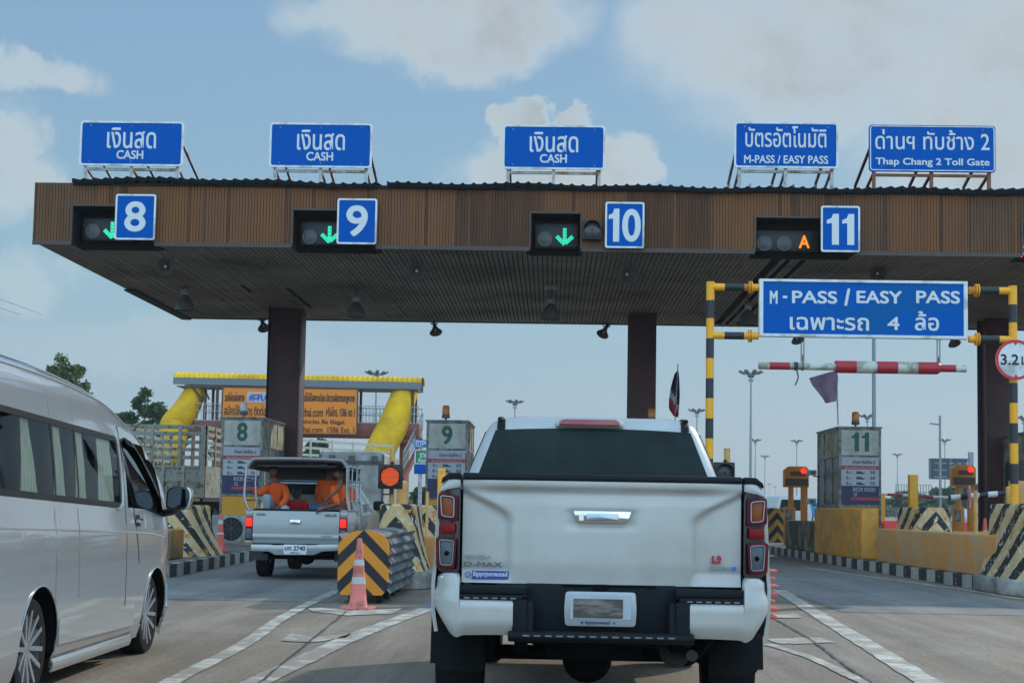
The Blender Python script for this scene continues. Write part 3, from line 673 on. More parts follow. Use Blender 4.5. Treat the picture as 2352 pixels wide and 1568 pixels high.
# ================================================================== STRIPED PORTAL, BOARD, HEIGHT BAR
M_yel = 'F2A60C'
M_post = stripe_mat('black_yellow_bands', M_yel, '1C2226', 'z', .68, duty=.5, chips=0, grime=.12, rough=.45, phase=.62)
M_arm = stripe_mat('black_yellow_bands_across', M_yel, '1C2226', 'x', .98, duty=.42, grime=.12, rough=.45, phase=.0)
M_yp = mat('yellow_paint', M_yel, .45, var=.1, vscale=5, dirt='B0720C', dirt_amt=.3)
PD = 25.5
pl = at(1630, 900, PD).x; pr = at(2328, 900, PD).x; zt1 = at(1632, 650, PD).z; zb1 = at(1632, 770, PD).z; bx0 = at(1745, 700, PD).x; bx1 = at(2222, 700, PD).x
portal = T('portal_frame', 'black and yellow banded steel portal carrying the big blue board', 'gantry', (pl, PD, 0))
for X, s, xe in ((pl, 1, bx0-.02), (pr, -1, bx1+.02)):
    zT = zt1; zB = zb1
    mb = MB(); mb.tube([(X, PD, .2), (X, PD, zT)], .068, 20); mb.lathe([(.072, 0), (.072, .02)], (X, PD, zT-.0), (0, 0, 1), 20); mb.build('post', M_post, portal, smooth=True)
    p0 = T_ = None
    e = Vector((X, PD, 0))
    mb = MB(); 
    for z in (zT-.066, zB): mb.tube([(X, PD, z), (xe, PD, z)], .062, 16)
    build_each(mb, 'arm', M_yp, portal, smooth=True)
    mb = MB()
    for z in (zT-.066, zB): mb.tube([(X+s*.24, PD, z), (X+s*.57, PD, z)], .064, 16)
    build_each(mb, 'black_band', mat('band_black', '1C2226', .5), portal, smooth=True)
    mb = MB(); mb.tube([(X, PD, zT-.30), (X, PD, zT+.0)], .0705, 20)
    for z in (zT-.066, zB): mb.lathe([(.11, 0), (.11, .02)], (xe-s*.17, PD, z), (s, 0, 0), 20); mb.lathe([(.11, 0), (.11, .02)], (xe-s*.13, PD, z), (s, 0, 0), 20)
    build_each(mb, 'flange', M_yp, portal, smooth=True)
Y = PD-.06; a = at(1745, 645, Y); b = at(2222, 775, Y); zc_ = at(1983, 775, Y).z; zt_ = at(1983, 644, Y).z
t = T('overhead_board', 'large blue board reading M-PASS between the banded posts', 'sign', (a.x, Y, zc_))
mb = MB(); mb.box(a.x, b.x, Y, Y+.1, zc_, zt_); mb.build('panel', mat('board_blue', '0656A8', .7, spec=.06, var=.08, vscale=1.2, dirt='0E5A98', dirt_amt=.36, dirt_scale=.8), t)
mb = MB(); mb.frame([(a.x-.005, zc_-.005), (b.x+.005, zc_-.005), (b.x+.005, zt_+.005), (a.x-.005, zt_+.005)], [(a.x+.06, zc_+.045), (b.x-.06, zc_+.045), (b.x-.06, zt_-.04), (a.x+.06, zt_-.04)], Y-.02, Y+.11); mb.build('border', M_white, t, bevel=.004)
def brow(items, z0y, z1y, bo):
    for s, l, r in items:
        p = at(l, z1y, Y); q = at(r, z0y, Y); text(s, p.x, q.x, q.z, p.z, Y-.004, M_lett, t, bold=bo, step=.0006)
brow([('M', 1768, 1786), ('-', 1790, 1796)][:1], 698, 667, .035)
mb = MB(); p = at(1798, 679, Y); q = at(1808, 685, Y); mb.box(p.x, q.x, Y-.006, Y-.002, q.z, p.z); mb.build('lettering', M_lett, t)
brow([('PASS', 1819, 1923), ('EASY', 1967, 2072), ('PASS', 2104, 2205)], 698, 667, .04)
brow([('/', 1939, 1953)], 703, 662, .05)
brow([('เฉพาะรถ', 1814, 1996)], 760, 727, .03); brow([('4', 2038, 2066)], 758, 727, .03); brow([('ล้อ', 2101, 2157)], 760, 714, .02)
# hanging height bar
Y = PD; t = T('height_bar', 'red and white height limit bar hanging on chains under the big board', 'barrier', (at(1741, 842, Y).x, Y, at(1741, 842, Y).z))
A = at(1742, 841, Y); B = at(2219, 845, Y); A.z = B.z = (A.z+B.z)/2; L_ = B.x-A.x
M_bw = mat('bar_white', 'BFBDB4', .5, var=.1, dirt='8F8A78', dirt_amt=.4, dirt_scale=5); M_br = mat('bar_red', 'A3202C', .5, var=.12, vscale=7)
for f0, f1, m_, r, n_ in ((0, .052, M_bw, .062, 'white_band'), (.052, .15, M_br, .063, 'red_band'), (.15, .375, M_bw, .062, 'white_band'), (.88, .948, M_br, .063, 'red_band'), (.948, 1, M_bw, .062, 'white_band'),
                   (.370, .47, M_br, .105, 'red_sleeve'), (.47, .568, M_bw, .104, 'white_sleeve'), (.568, .668, M_br, .105, 'red_sleeve'), (.668, .765, M_bw, .104, 'white_sleeve'), (.765, .862, M_br, .105, 'red_sleeve')):
    mb = MB(); mb.tube([A.lerp(B, f0+.0005), A.lerp(B, f1)], r, 20)
    mb.build(n_, m_, t, smooth=True)
mb = MB(); mb.tube([A.lerp(B, .862), A.lerp(B, .878)], [.1, .068], 20); mb.build('red_sleeve', M_br, t, smooth=True)
for f in (.213, .868):
    mb = MB(); p = A.lerp(B, f); z = p.z+.1; k = 0
    while z < zc_:
        for dx in (-.022, .022):
            th = (k % 2)*math.pi/2; mb.tube([(p.x+dx+.013*math.cos(q*math.pi/3)*math.cos(th), Y+.013*math.cos(q*math.pi/3)*math.sin(th), z+.026*math.sin(q*math.pi/3)) for q in range(6)], .0045, 5, closed=True)
        z += .036; k += 1
    mb.lathe([(.075, -.015), (.075, .015)], p, (1, 0, 0), 16, caps=False); mb.tube([(p.x, Y, p.z+.05), (p.x, Y, p.z+.2)], .012, 6)
    mb.build('chain', M_horn, t)
p = A.lerp(B, .18); mb = MB(); mb.lathe([(.072, -.03), (.072, .03)], p, (1, 0, 0), 14, caps=False); mb.tube(curve_pts([p+Vector((0, -.07, 0)), p+Vector((.01, -.08, -.1)), p+Vector((.03, -.07, -.2)), p+Vector((-.02, -.07, -.33))], 5), .012, 6); mb.build('rubber_strap', M_hous, t)
# height limit disc
Y = PD-.16; c = at(2333, 826, Y); r = 46*Y/FPX
t = T('height_limit_sign', 'round red rimmed height limit sign on the right banded post', 'sign', c)
mb = MB(); mb.lathe([(r, 0), (r, .012)], c, (0, 1, 0), 48); mb.build('plate', M_white, t)
mb = MB(); mb.lathe([(r+.002, -.004), (r*.86, -.004), (r*.86, -.001), (r+.002, .014)], c, (0, 1, 0), 48, caps=False)
for s in (1, -1): mb.prism([(c.x-.045, c.z+s*r*.9), (c.x+.045, c.z+s*r*.9), (c.x, c.z+s*r*.72)], Y-.006, Y-.0005)
mb.build('rim', mat('sign_red', 'C02434', .45, var=.08), t)
text('3.2', at(2298, 826, Y).x, at(2340, 826, Y).x, at(2320, 838, Y).z, at(2320, 813, Y).z, Y-.003, M_hous, t, bold=.03); text('ม.', at(2346, 826, Y).x, at(2366, 826, Y).x, at(2346, 838, Y).z, at(2346, 818, Y).z, Y-.003, M_hous, t, bold=.03)

# ================================================================== BOOTHS
M_alu = mat('aluminium_frame', '7D807F', .45, metal=.5, var=.12, dirt='56534C', dirt_amt=.4, dirt_scale=5)
M_pan = mat('header_panel', 'C4C6C3', .5, var=.06, dirt='9B998A', dirt_amt=.4, dirt_scale=2.2, dsharp=.3)
M_cream = mat('cream_panel', 'B9B49E', .6, var=.1, dirt='6E6648', dirt_amt=.42, dirt_scale=2.5, dsharp=.3)
M_ply = mat('yellow_panel', 'C98B12', .55, var=.1, vscale=2)
M_gnum = mat('green_numeral', '0B5A44', .5, var=.05)
M_bg = mat('booth_glass', '2A3034', .35, spec=.3, var=.5, vscale=1.5)
M_pb = mat('price_board', 'A9ACB4', .5, var=.05); M_navy = mat('board_navy', '22284E', .5, var=.1); M_pr = mat('board_red', 'A83440', .5); M_txt = mat('board_text_dark', '3A3D4A', .5)
def booth(n, cx, label, number=True):
    y0, y1, z0, z1 = 39.0, 42.2, .21, 3.42; x0, x1 = cx-.54, cx+.54; zh = 2.72; zm = 1.42
    t = T('toll_booth', label, 'toll booth', (cx, y0, z0), 0, 'toll booths in a row under the canopy')
    mb = MB(); w = .06
    for X in (x0, x1-w):
        for Yy in (y0, y1-w, y0+1.05, y0+2.15): mb.box(X, X+w, Yy, Yy+w, z0, z1)
    for z in (z0, zm-.03, zh-.05, z1-.05):
        mb.box(x0+w, x1-w, y0+.002, y0+w-.002, z, z+.055); mb.box(x0+w, x1-w, y1-w+.002, y1-.002, z, z+.055)
        for X in (x0+.002, x1-w+.002):
            for ya, yb in ((y0+w, y0+1.05), (y0+1.05+w, y0+2.15), (y0+2.15+w, y1-w)): mb.box(X, X+w-.004, ya, yb, z, z+.055)
    mb.build('frame', M_alu, t, bevel=.006)
    mb = MB(); mb.box(x0-.03, x1+.03, y0-.03, y1+.03, z1, z1+.04); mb.box(x0+.05, x1-.05, y0+.05, y1-.05, zh-.03, zh+.0); mb.build('roof', M_alu, t)
    mb = MB(); mb.box(x0+w, x1-w, y0+.015, y0+.03, zh+.005, z1-.05); mb.build('number_panel', M_pan, t)
    mb = MB()
    for X in (x0+.02, x1-.035):
        for ya, yb in ((y0+w, y0+1.05), (y0+1.05+w, y0+2.15), (y0+2.15+w, y1-w)): mb.box(X, X+.015, ya, yb, zh+.005, z1-.05); mb.box(X, X+.015, ya, yb, z0+.055, zm-.03)
    mb.box(x0+w, x1-w, y1-.03, y1-.02, z0, z1-.05)
    mb.build('side_panel', M_cream, t)
    mb = MB()
    for X in (x0+.025, x1-.03):
        for ya, yb in ((y0+w, y0+1.05), (y0+1.05+w, y0+2.15), (y0+2.15+w, y1-w)): mb.box(X, X+.006, ya, yb, zm+.025, zh-.05)
    build_each(mb, 'side_window', M_bg, t)
    mb = MB(); mb.box(x0+w, x1-w, y0+.012, y0+.03, z0+.05, zm-.03); mb.build('lower_panel', M_ply, t)
    mb = MB(); mb.box(x0+w+.1, x1-w-.1, y0+1.2, y0+2.0, z0, 1.2); mb.box(x0+.1, x1-.1, y0+2.6, y0+3.0, z0, 1.7); mb.build('counter', M_horn, t)
    if number:
        pb = MB(); pb.box(x0+w, x1-w, y0+.01, y0+.03, zm+.025, zh-.05); b_ = pb.build('price_board', M_pb, t)
        X0, X1 = x0+w, x1-w; W = X1-X0; Hh = zh-.05-(zm+.025); zb = zm+.025
        q = MB(); q.box(X0, X1, y0+.006, y0+.0099, zb, zb+Hh*.4); q.build('navy_field', M_navy, b_)
        q = MB(); q.box(X0, X1, y0+.006, y0+.0099, zb+Hh*.74, zb+Hh*.82); q.box(X0+W*.25, X1, y0+.002, y0+.0055, zb+Hh*.1, zb+Hh*.16); q.build('red_band', M_pr, b_)
        yy = y0+.0045
        text('ด่านฯ ทับช้าง 2', X0+W*.3, X0+W*.9, zb+Hh*.86, zb+Hh*.95, yy, M_txt, b_, bold=.02)
        text('อัตราค่าธรรมเนียมผ่านทาง', X0+W*.1, X0+W*.92, zb+Hh*.75, zb+Hh*.81, yy, M_pb, b_, bold=.02)
        for k, (nn, pr_) in enumerate((('4', '30'), ('6', '50'), ('6', '70'))):
            zz = zb+Hh*(.65-.115*k)
            text(nn, X0+W*.12, X0+W*.19, zz, zz+Hh*.065, yy, M_txt, b_, bold=.03); text('ล้อ', X0+W*.2, X0+W*.27, zz, zz+Hh*.045, yy, M_txt, b_, bold=0)
            text(pr_, X0+W*.76, X0+W*.9, zz, zz+Hh*.065, yy, M_txt, b_, bold=.03)
            s = MB(); s.prism([(X0+W*.4, zz), (X0+W*.62, zz), (X0+W*.62, zz+Hh*.025), (X0+W*.56, zz+Hh*.03), (X0+W*.53, zz+Hh*.055), (X0+W*.4, zz+Hh*.055)], yy, yy+.003); s.build('vehicle_symbol', M_txt, b_)
        text('สะดวก ครบจบ', X0+W*.3, X0+W*.9, zb+Hh*.28, zb+Hh*.37, y0+.0035, M_pb, b_, bold=.02); text('ได้', X0+W*.32, X0+W*.42, zb+Hh*.18, zb+Hh*.26, y0+.0035, M_pb, b_, bold=.02)
        w_ = .28 if len(n) == 1 else .44
        if len(n) == 1: text(n, cx-w_/2, cx+w_/2, zh+.1, z1-.11, y0+.008, M_gnum, t, 'numeral', bold=.04)
        else:
            for k in (0, 1): text(n[k], cx-.22+.26*k, cx-.03+.26*k, zh+.1, z1-.11, y0+.008-k*.0003, M_gnum, t, 'numeral', bold=.07)
    return t
booth('8', -8.07, 'toll booth numbered 8 behind the silver pickup, its yellow lower panel above the cone')
booth('9', -2.72, 'toll booth numbered 9 left of the white pickup')
booth('10', 2.66, 'toll booth between booths 9 and 11, hidden behind the white pickup', False)
booth('11', 7.95, 'toll booth numbered 11 seen right of the white pickup beneath the purple flag')
booth('12', 13.1, 'toll booth cut off by the frame behind the right banded post', False)
M_domeA = mat('amber_dome', 'D07A10', .2, var=.2, vscale=20); M_domeC = mat('clear_dome', 'C8CCD0', .15, var=.2, vscale=20)
def beacon(x, y, label, m_, big=1):
    Y = 39.6; c = at(x, y, Y); c.z = 3.46; t = T('beacon_light', label, 'beacon', c, 0, 'rotating beacons on booth roofs')
    mb = MB(); mb.tube([c, c+Vector((0, 0, .1))], .03, 8); mb.lathe([(.1, .08), (.11, .1), (.1, .18)], c, (0, 0, 1), 16); mb.build('base', M_horn, t, smooth=True)
    mb = MB(); mb.lathe([(.095, .18), (.098, .2), (.092, .38), (.08, .41), (.04, .42)], c, (0, 0, 1), 16); mb.build('dome', m_, t, smooth=True)
    mb = MB(); mb.lathe([(.1, .24), (.1, .25)], c, (0, 0, 1), 16); mb.lathe([(.098, .32), (.098, .328)], c, (0, 0, 1), 16); mb.build('dome_rib', m_, t)
beacon(560, 960, 'clear beacon on the roof of booth 8', M_domeC); beacon(1024, 960, 'amber beacon on the roof of booth 9', M_domeA)
beacon(1497, 945, 'amber beacon just showing above the white pickup cab', M_domeA); beacon(1965, 960, 'amber beacon on the roof of booth 11', M_domeA)
# purple flag on booth 11
def flag(name, label, foot, top, pts, m_, mats2=None, th=.004):
    t = T(name, label, 'flag', foot); mb = MB(); mb.tube([foot, top], .018, 8); mb.build('pole', M_galv, t); return t
def cloth(P, nu, nv, Y, amp, m_, parent, name='cloth', mi=None):
    """P: four corners (ov px) tl,tr,br,bl at depth Y with ripples"""
    c = [at(x, y, Y) for x, y in P]; mb = MB()
    def fn(u, v):
        a = c[0].lerp(c[1], u); b = c[3].lerp(c[2], u); p = a.lerp(b, v)
        p = p+Vector((0, amp*math.sin(u*7+v*3)+amp*.6*math.sin(u*13-v*5), 0))+Vector((amp*.3*math.sin(v*8), 0, amp*.4*math.sin(u*6))); return p
    for k in range(3 if mi else 1):
        pass
    mb.sheet(fn, nu, nv)
    if mi:
        mb.m = [mi(((i % nu)+.5)/nu, ((i//nu)+.5)/nv) for i in range(nu*nv)]
    return mb.build(name, m_, parent, smooth=True, solid=.006, ang=80)
Y = 39.3; ft = at(1925, 975, Y); tp = at(1921, 850, Y); t = T('purple_flag', 'faded purple flag drooping from a thin pole on booth 11', 'flag', ft)
mb = MB(); mb.tube([ft, tp], .018, 8); mb.build('pole', M_galv, t)
M_purp = mat('purple_cloth', 'A288A8', .85, var=.15, vscale=3)
mb = MB(); rowsf = [((1858, 868), (1922, 850)), ((1866, 885), (1925, 868)), ((1878, 900), (1924, 885)), ((1890, 915), (1924, 903)), ((1897, 926), (1920, 921))]
def ff(u, v):
    k = v*(len(rowsf)-1); i = min(int(k), len(rowsf)-2); f_ = k-i; l = Vector(rowsf[i][0]).lerp(Vector(rowsf[i+1][0]), f_); r = Vector(rowsf[i][1]).lerp(Vector(rowsf[i+1][1]), f_)
    q = l.lerp(r, u); return at(q.x, q.y, Y+.12*math.sin(u*6+v*2)*(1-u)+.05*math.sin(v*9+u*4))
mb.sheet(ff, 14, 12); mb.build('cloth', M_purp, t, smooth=True, solid=.006, ang=80)
Y = 39.2; ft = at(1540, 960, Y); ft.z = 3.4; tp = at(1557, 836, Y); t = T('national_flag', 'limp red white and blue flag above the white pickup cab', 'flag', ft)
mb = MB(); mb.tube([at(1549, 1000, Y), tp], .014, 8); mb.build('pole', M_galv, t)
M3 = [mat('flag_navy', '20284A', .85), mat('flag_white', 'B4B4B8', .85), mat('flag_red', '9A2436', .85)]
mb = MB(); rowsf2 = [((1550, 858), (1558, 848)), ((1542, 885), (1560, 872)), ((1537, 915), (1561, 905)), ((1536, 938), (1559, 946)), ((1547, 955), (1557, 958))]
def ff2(u, v):
    k = v*(len(rowsf2)-1); i = min(int(k), len(rowsf2)-2); f_ = k-i; l = Vector(rowsf2[i][0]).lerp(Vector(rowsf2[i+1][0]), f_); r = Vector(rowsf2[i][1]).lerp(Vector(rowsf2[i+1][1]), f_)
    q = l.lerp(r, u); return at(q.x, q.y, Y+.1*math.sin(u*8+v*2))
mb.sheet(ff2, 14, 14)
def mi_(i):
    u = ((i % 14)+.5)/14; v = ((i//14)+.5)/14; s = v*1.35-u*.45
    return 0 if s < .45 else (1 if s < .62 else 2) if u < .8 or s > .62 else 1
mb.m = [mi_(i) for i in range(196)]; mb.build('cloth', M3, t, smooth=True, solid=.006, ang=80)

# ================================================================== ISLAND FURNITURE
TAN = 'D39A4A'
M_chev = stripe_mat('chipped_chevrons', 'CDAA78', '17191C', 'chevround', .5, slope=1.3, chips=.26, chipcol='CFCABA', under='B5813C', duty=.46, grime=.25, crisp=.02)
M_tan = mat('tan_paint', 'D9A25C', .6, var=.1, vscale=4, dirt='B98A4C', dirt_amt=.4)
M_ochre = mat('ochre_concrete', 'CB8A48', .75, var=.15, vscale=2, bump=.2, dirt='B39670', dirt_amt=.36, dirt_scale=2.5, dstretch=(1, 1, 1), dsharp=.2)
M_stain = mat('stained_white_concrete', 'A8A08C', .85, var=.2, vscale=3, bump=.3, dirt='3E3A30', dirt_amt=.5, dirt_scale=1.6, dstretch=(1, 1, .6), dsharp=.2)
def nose(label, cx, yf, ht, rt, rb, ln=1.6, z0=.05, base=True, peak=.0, m_=None):
    """flared concrete island nose: rounded front at yf, running back ln"""
    t = T('island_nose', label, 'bollard', (cx, yf+rb, z0), 0, 'painted concrete island noses'); mb = MB(); n = 18; rings = []
    for k in range(11):
        v = k/10; z = z0+(ht-z0)*v; r = rt+(rb-rt)*(1-v)**2.1
        ring = [Vector((cx+r*math.cos(math.pi+math.pi*i/n), yf+rb+r*math.sin(math.pi+math.pi*i/n), z)) for i in range(n+1)]
        ring += [Vector((cx+r, yf+rb+ln, z)), Vector((cx-r, yf+rb+ln, z))]; rings.append(ring)
    rings.append([Vector((cx+(p.x-cx)*.93, p.y+(.04 if p.y < yf+rb+ln-.01 else -.04), ht+.03)) for p in rings[-1]])
    mb.loft(rings); o = mb.build('body', m_ or M_chev, t, smooth=True, ang=45)
    if base:
        mb = MB(); r = rb+.05; ring = [(cx+r*math.cos(math.pi+math.pi*i/n), yf+rb+r*math.sin(math.pi+math.pi*i/n)) for i in range(n+1)]+[(cx+r, yf+rb+ln), (cx-r, yf+rb+ln)]
        mb.slab(ring, 0, .26); mb.build('plinth', mat('plinth_concrete', 'ADA99F', .85, var=.15, vscale=3, bump=.3, dirt='6A655A', dirt_amt=.4, dirt_scale=2.2, dsharp=.25), t, bevel=.04)
    return t
c = at(910, 1200, 23.4); nose('flared chevron painted concrete nose behind the guardrail cushion in front of booth 9', c.x+.05, 22.6, at(905, 1161, 23.6).z, .27, .50, 1.2)
c = at(978, 1200, 26.5); nose('smaller chevron concrete nose partly hidden between the amber signal and the white pickup', c.x, 26.0, at(980, 1164, 26.4).z, .34, .6, 1.0, base=False)
nose('chevron concrete nose beside the ochre block left of booth 8, next to the van mirror', at(400, 1200, 29).x+.02, 28.2, at(420, 1163, 29).z, .42, .72, 1.2, z0=.2, base=False)
nose('chevron concrete nose rising behind the low ochre wall by booth 11', at(2141, 1200, 32).x, 31.4, at(2125, 1168, 31.8).z, .38, .66, 1.4, z0=.2, base=False)
nose('largest chevron concrete nose at the right edge of the frame, below the height limit sign', at(2402, 1200, 24.3).x, 23.6, at(2330, 1160, 24.2).z, .43, .68, 1.6)
nose('distant black and yellow chevron nose just right of the white pickup tail lamp', at(1782, 1200, 50).x, 49.5, at(1790, 1168, 50).z, .36, .55, 1.4, base=False, m_=stripe_mat('dark_chevrons', 'B07E24', '17191C', 'chev', .42, slope=1.2, chips=0, duty=.5))
nose('chevron concrete nose hidden behind the white pickup before booth 10', 2.55, 22.6, 1.25, .31, .72, 1.2)
# ochre walls and blocks
def wall(name, label, cat, pts, z0, z1, m_, be=.04):
    t = MB(); t.slab(pts, z0, z1); o = t.build(name, m_, bevel=be, seg=3)
    c = sum((Vector(v.co) for v in o.data.vertices), Vector())/len(o.data.vertices); c.z = z0
    for v in o.data.vertices: v.co -= c
    o.location = c; tag(o, label, cat); return o
kx = lambda y: 7.36+(y-24.7)*(6.84-7.36)/9.5
wall('low_wall', 'long low ochre concrete wall along the striped kerb before booth 11', 'wall', [(kx(25.2)+.06, 25.25), (kx(32.6)+.06, 32.6), (kx(32.6)+.4, 32.6), (kx(25.2)+.42, 25.25)], .215, .93, M_ochre)
wall('concrete_block', 'tall ochre concrete block beside booth 11, nearer than the stained wall', 'wall', [(kx(33.9)+.08, 33.9), (kx(38)-.0, 38.2), (kx(38)+.55, 38.2), (kx(33.9)+.46, 33.9)], .215, at(2045, 1168, 34).z, mat('ochre_concrete_bright', 'CF8E34', .7, var=.12, vscale=2, bump=.15, dirt='B08040', dirt_amt=.4))
wall('stained_wall', 'low whitish wall with black mould streaks at the foot of booth 11', 'wall', [(6.72, 38.3), (6.58, 42.5), (6.95, 42.5), (7.08, 38.3)], .215, 1.0, M_stain)
wall('concrete_block', 'ochre concrete block beside the van mirror, in front of the left chevron nose', 'wall', [(-7.9, 26.6), (-7.9, 27.6), (-6.72, 27.6), (-6.72, 26.6)], .215, at(420, 1216, 26.6).z, mat('ochre_concrete_dull', 'B98032', .75, var=.2, vscale=2, bump=.2, dirt='8A7048', dirt_amt=.4))
wall('concrete_block', 'weathered ochre block between the chevron noses and the white pickup', 'wall', [(at(966, 1230, 24.6).x, 24.6), (at(966, 1230, 24.6).x, 25.2), (-1.75, 25.2), (-1.75, 24.6)], .1, at(985, 1232, 24.6).z, M_ochre)
wall('low_wall', 'low ochre wall far back beyond the island nose near booth 12', 'wall', [(at(2190, 1220, 35).x, 35), (at(2190, 1220, 35).x, 35.6), (12.6, 35.6), (12.6, 35)], .215, at(2250, 1220, 35).z, M_ochre)
# crash cushions
M_cush = stripe_mat('orange_chevrons', 'D98A20', '1D1F22', 'chev', .345, slope=1.0, chips=.03, chipcol='C8C0A8', duty=.48, grime=.15, crisp=.02)
M_rail = mat('guardrail_steel', '62676A', .75, metal=0, var=.15, dirt='4A4A46', dirt_amt=.4)
def cushion(cx, y0, label):
    t = T('crash_cushion', label, 'crash cushion', (cx, y0, 0)); k = y0/FPX
    zc = lambda y: at(835, y, y0).z; w = .325
    P = [(cx-w, zc(1350)), (cx-w+.05, zc(1366)), (cx+w-.08, zc(1366)), (cx+w, zc(1350)), (cx+w, zc(1248)), (cx+w-.05, zc(1233)), (cx+w-.13, zc(1222)), (cx+.04, zc(1217)), (cx-.12, zc(1219)), (cx-w+.09, zc(1230)), (cx-w, zc(1250))]
    mb = MB(); mb.prism(P, y0, y0+.05)
    f = mb.build('front_plate', M_cush, t)
    f.location.z = 0
    # loft of sheet metal behind
    mb = MB(); zt = zc(1214)
    prof = [(cx-.3, .75), (cx-.3, zt-.2), (cx-.2, zt-.06), (cx, zt-.02), (cx+.2, zt-.06), (cx+.3, zt-.2), (cx+.3, .75)]
    rings = [[Vector((x+(x-cx)*g, y, z)) for x, z in prof] for y, g in ((y0+.05, 0), (y0+1.0, .02), (y0+1.05, .1), (y0+2.2, .12), (y0+3.3, .14))]
    mb.loft(rings, caps=False, closed=False); mb.build('hood', M_rail, t, smooth=True, solid=.01)
    for s in (-1, 1):
        for row in range(3):
            zc0 = .76-.25*row
            def fn(u, v, s=s, zc0=zc0):
                y = y0+.1+3.2*u; seg = int(u*2.999); out = .305+.010*(1-(u*3 % 1))+.012*seg
                z = zc0-.13+.26*v; b = .021*math.cos((v*2)*2*math.pi)
                return Vector((cx+s*(out+b), y, z))
            mb = MB(); mb.sheet(fn, 32, 16); mb.build('guardrail', M_rail, t, smooth=True, solid=.006)
    mb = MB(); mb.box(cx-.25, cx+.25, y0+.15, y0+3, .12, .85); 
    for yy in (.3, 1.1, 1.9, 2.7): mb.box(cx-.22, cx-.14, y0+yy, y0+yy+.1, 0, .4); mb.box(cx+.14, cx+.22, y0+yy, y0+yy+.1, 0, .4)
    mb.build('undercarriage', M_hous, t, bevel=.01)
cushion(at(834, 1300, 19.3).x, 19.3, 'guardrail crash cushion with orange and black chevron face behind the faded cone')
cushion(2.46, 19.3, 'crash cushion just showing at the right flank of the white pickup')
# cones
M_cone = mat('faded_cone', 'E07A6C', .6, var=.12, vscale=6, dirt='A8604E', dirt_amt=.38, dirt_scale=5); M_cone2 = mat('orange_red_cone', 'CC5A48', .6, var=.12)
M_ref = mat('reflective_band', 'B8B4B0', .45, var=.1)
def cone(c, h, label, m_, bands=((.62, .70), (.36, .46))):
    t = T('traffic_cone', label, 'traffic cone', c, 0, 'traffic cones'); r0, r1 = h*.135, h*.035
    R = lambda v: r0+(r1-r0)*v
    mb = MB(); mb.lathe([(R(.04)+.01, .035), (R(.06), .05), (R(.3), h*.3), (R(.6), h*.6), (R(.97), h*.97), (R(1)*.8, h), (R(1)*.5, h*.995)], c, (0, 0, 1), 28); mb.build('cone_body', m_, t, smooth=True)
    mb = MB(); b = h*.235; pts = rrect(-b, b, -b, b, b*.35); mb.slab([(c.x+x, c.y+y) for x, y in pts], c.z+.003, c.z+.038); mb.build('foot', m_, t, bevel=.008)
    for a, b_ in bands:
        mb = MB(); mb.lathe([(R(a)+.003, h*a), (R(b_)+.003, h*b_)], c, (0, 0, 1), 28, caps=False); mb.build('reflective_band', M_ref, t, smooth=True)
    return t
cc = gr(822, 1399); cone(cc, .86, 'faded pink cone standing on the road in front of the guardrail cushion', M_cone)
cc = gr(505, 1266, .21); cone(cc, .80, 'cone on the striped kerb island left of the silver pickup', M_cone2, ((.72, .82), (.45, .5)))
cc = gr(2262, 1228, .21); cc.y = 36; cc = at(2262, 1215, 36); cc.z = .22; cone(cc, .95, 'far cone behind the low ochre wall near the boom barrier', M_cone2)
st = at(1747, 1404, 18.3); 
for k in range(7):
    cone(Vector((st.x+.02*math.sin(k*2.1), 18.3, .09*k)), .75, 'cone in the stack half hidden by the right flank of the white pickup', M_cone2, ())
# amber signals on the noses
def amber_signal(x, y, Y, s, label, lit):
    c = at(x, y, Y); h = s*Y/FPX/2; t = T('warning_signal', label, 'traffic signal', c)
    mb = MB(); mb.box(c.x-h, c.x+h, Y, Y+.12, c.z-h, c.z+h); mb.build('housing', M_hous, t, bevel=.015)
    mb = MB(); r = h*.78
    if lit:
        mb.lathe([(r, -.01), (r, .0)], c, (0, 1, 0), 32); l = mb.build('lens', mat('dim_amber', '8A2A00', .4, var=0), t)
        mb = MB(); n = 13; q = r*1.9/n
        for i in range(-8, 9):
            for k in range(-8, 9):
                X = (i+(.5 if k % 2 else 0))*q; Z = k*q*.87
                if X*X+Z*Z < (r*.94)**2: mb.lathe([(q*.27, -.018), (q*.27, -.01)], (c.x+X, Y, c.z+Z), (0, 1, 0), 6)
        mb.build('leds', mat('orange_leds', 'FF6A14', emit=1.6), t)
    else: mb.lathe([(.02, -.03), (r, -.01)], c, (0, 1, 0), 24, caps=False); mb.build('lens', M_lens, t)
    mb = MB(); mb.sheet(lambda u, v: c+Vector((math.cos(math.pi*(u*1.3-.15))*(r+.015), -.14*v, math.sin(math.pi*(u*1.3-.15))*(r+.015))), 18, 2); mb.build('visor', M_hous, t, smooth=True, solid=.006)
    mb = MB(); mb.tube([(c.x+.02, Y+.06, c.z-h*1.45), (c.x+.02, Y+.06, c.z+h*1.25)], .03, 8); mb.tube([(c.x+.0, Y+.06, c.z-h*1.45), (c.x-.12, Y+.06, c.z-h*1.45)], .012, 6); mb.build('mount', M_hous, t)
    mb = MB(); tp_ = at(x+6, y-65 if lit else 1029, Y+.2); mb.tube([(tp_.x, Y+.2, 1.1), (tp_.x, Y+.2, tp_.z)], .042 if lit else .05, 12); mb.build('pole', M_tan, t, smooth=True)
    return t
amber_signal(896, 1094, 23.6, 56, 'lit amber signal on a tan pole above the chevron nose', True)
amber_signal(1664, 1085, 23.6, 48, 'unlit signal top beside the white pickup cab', False)
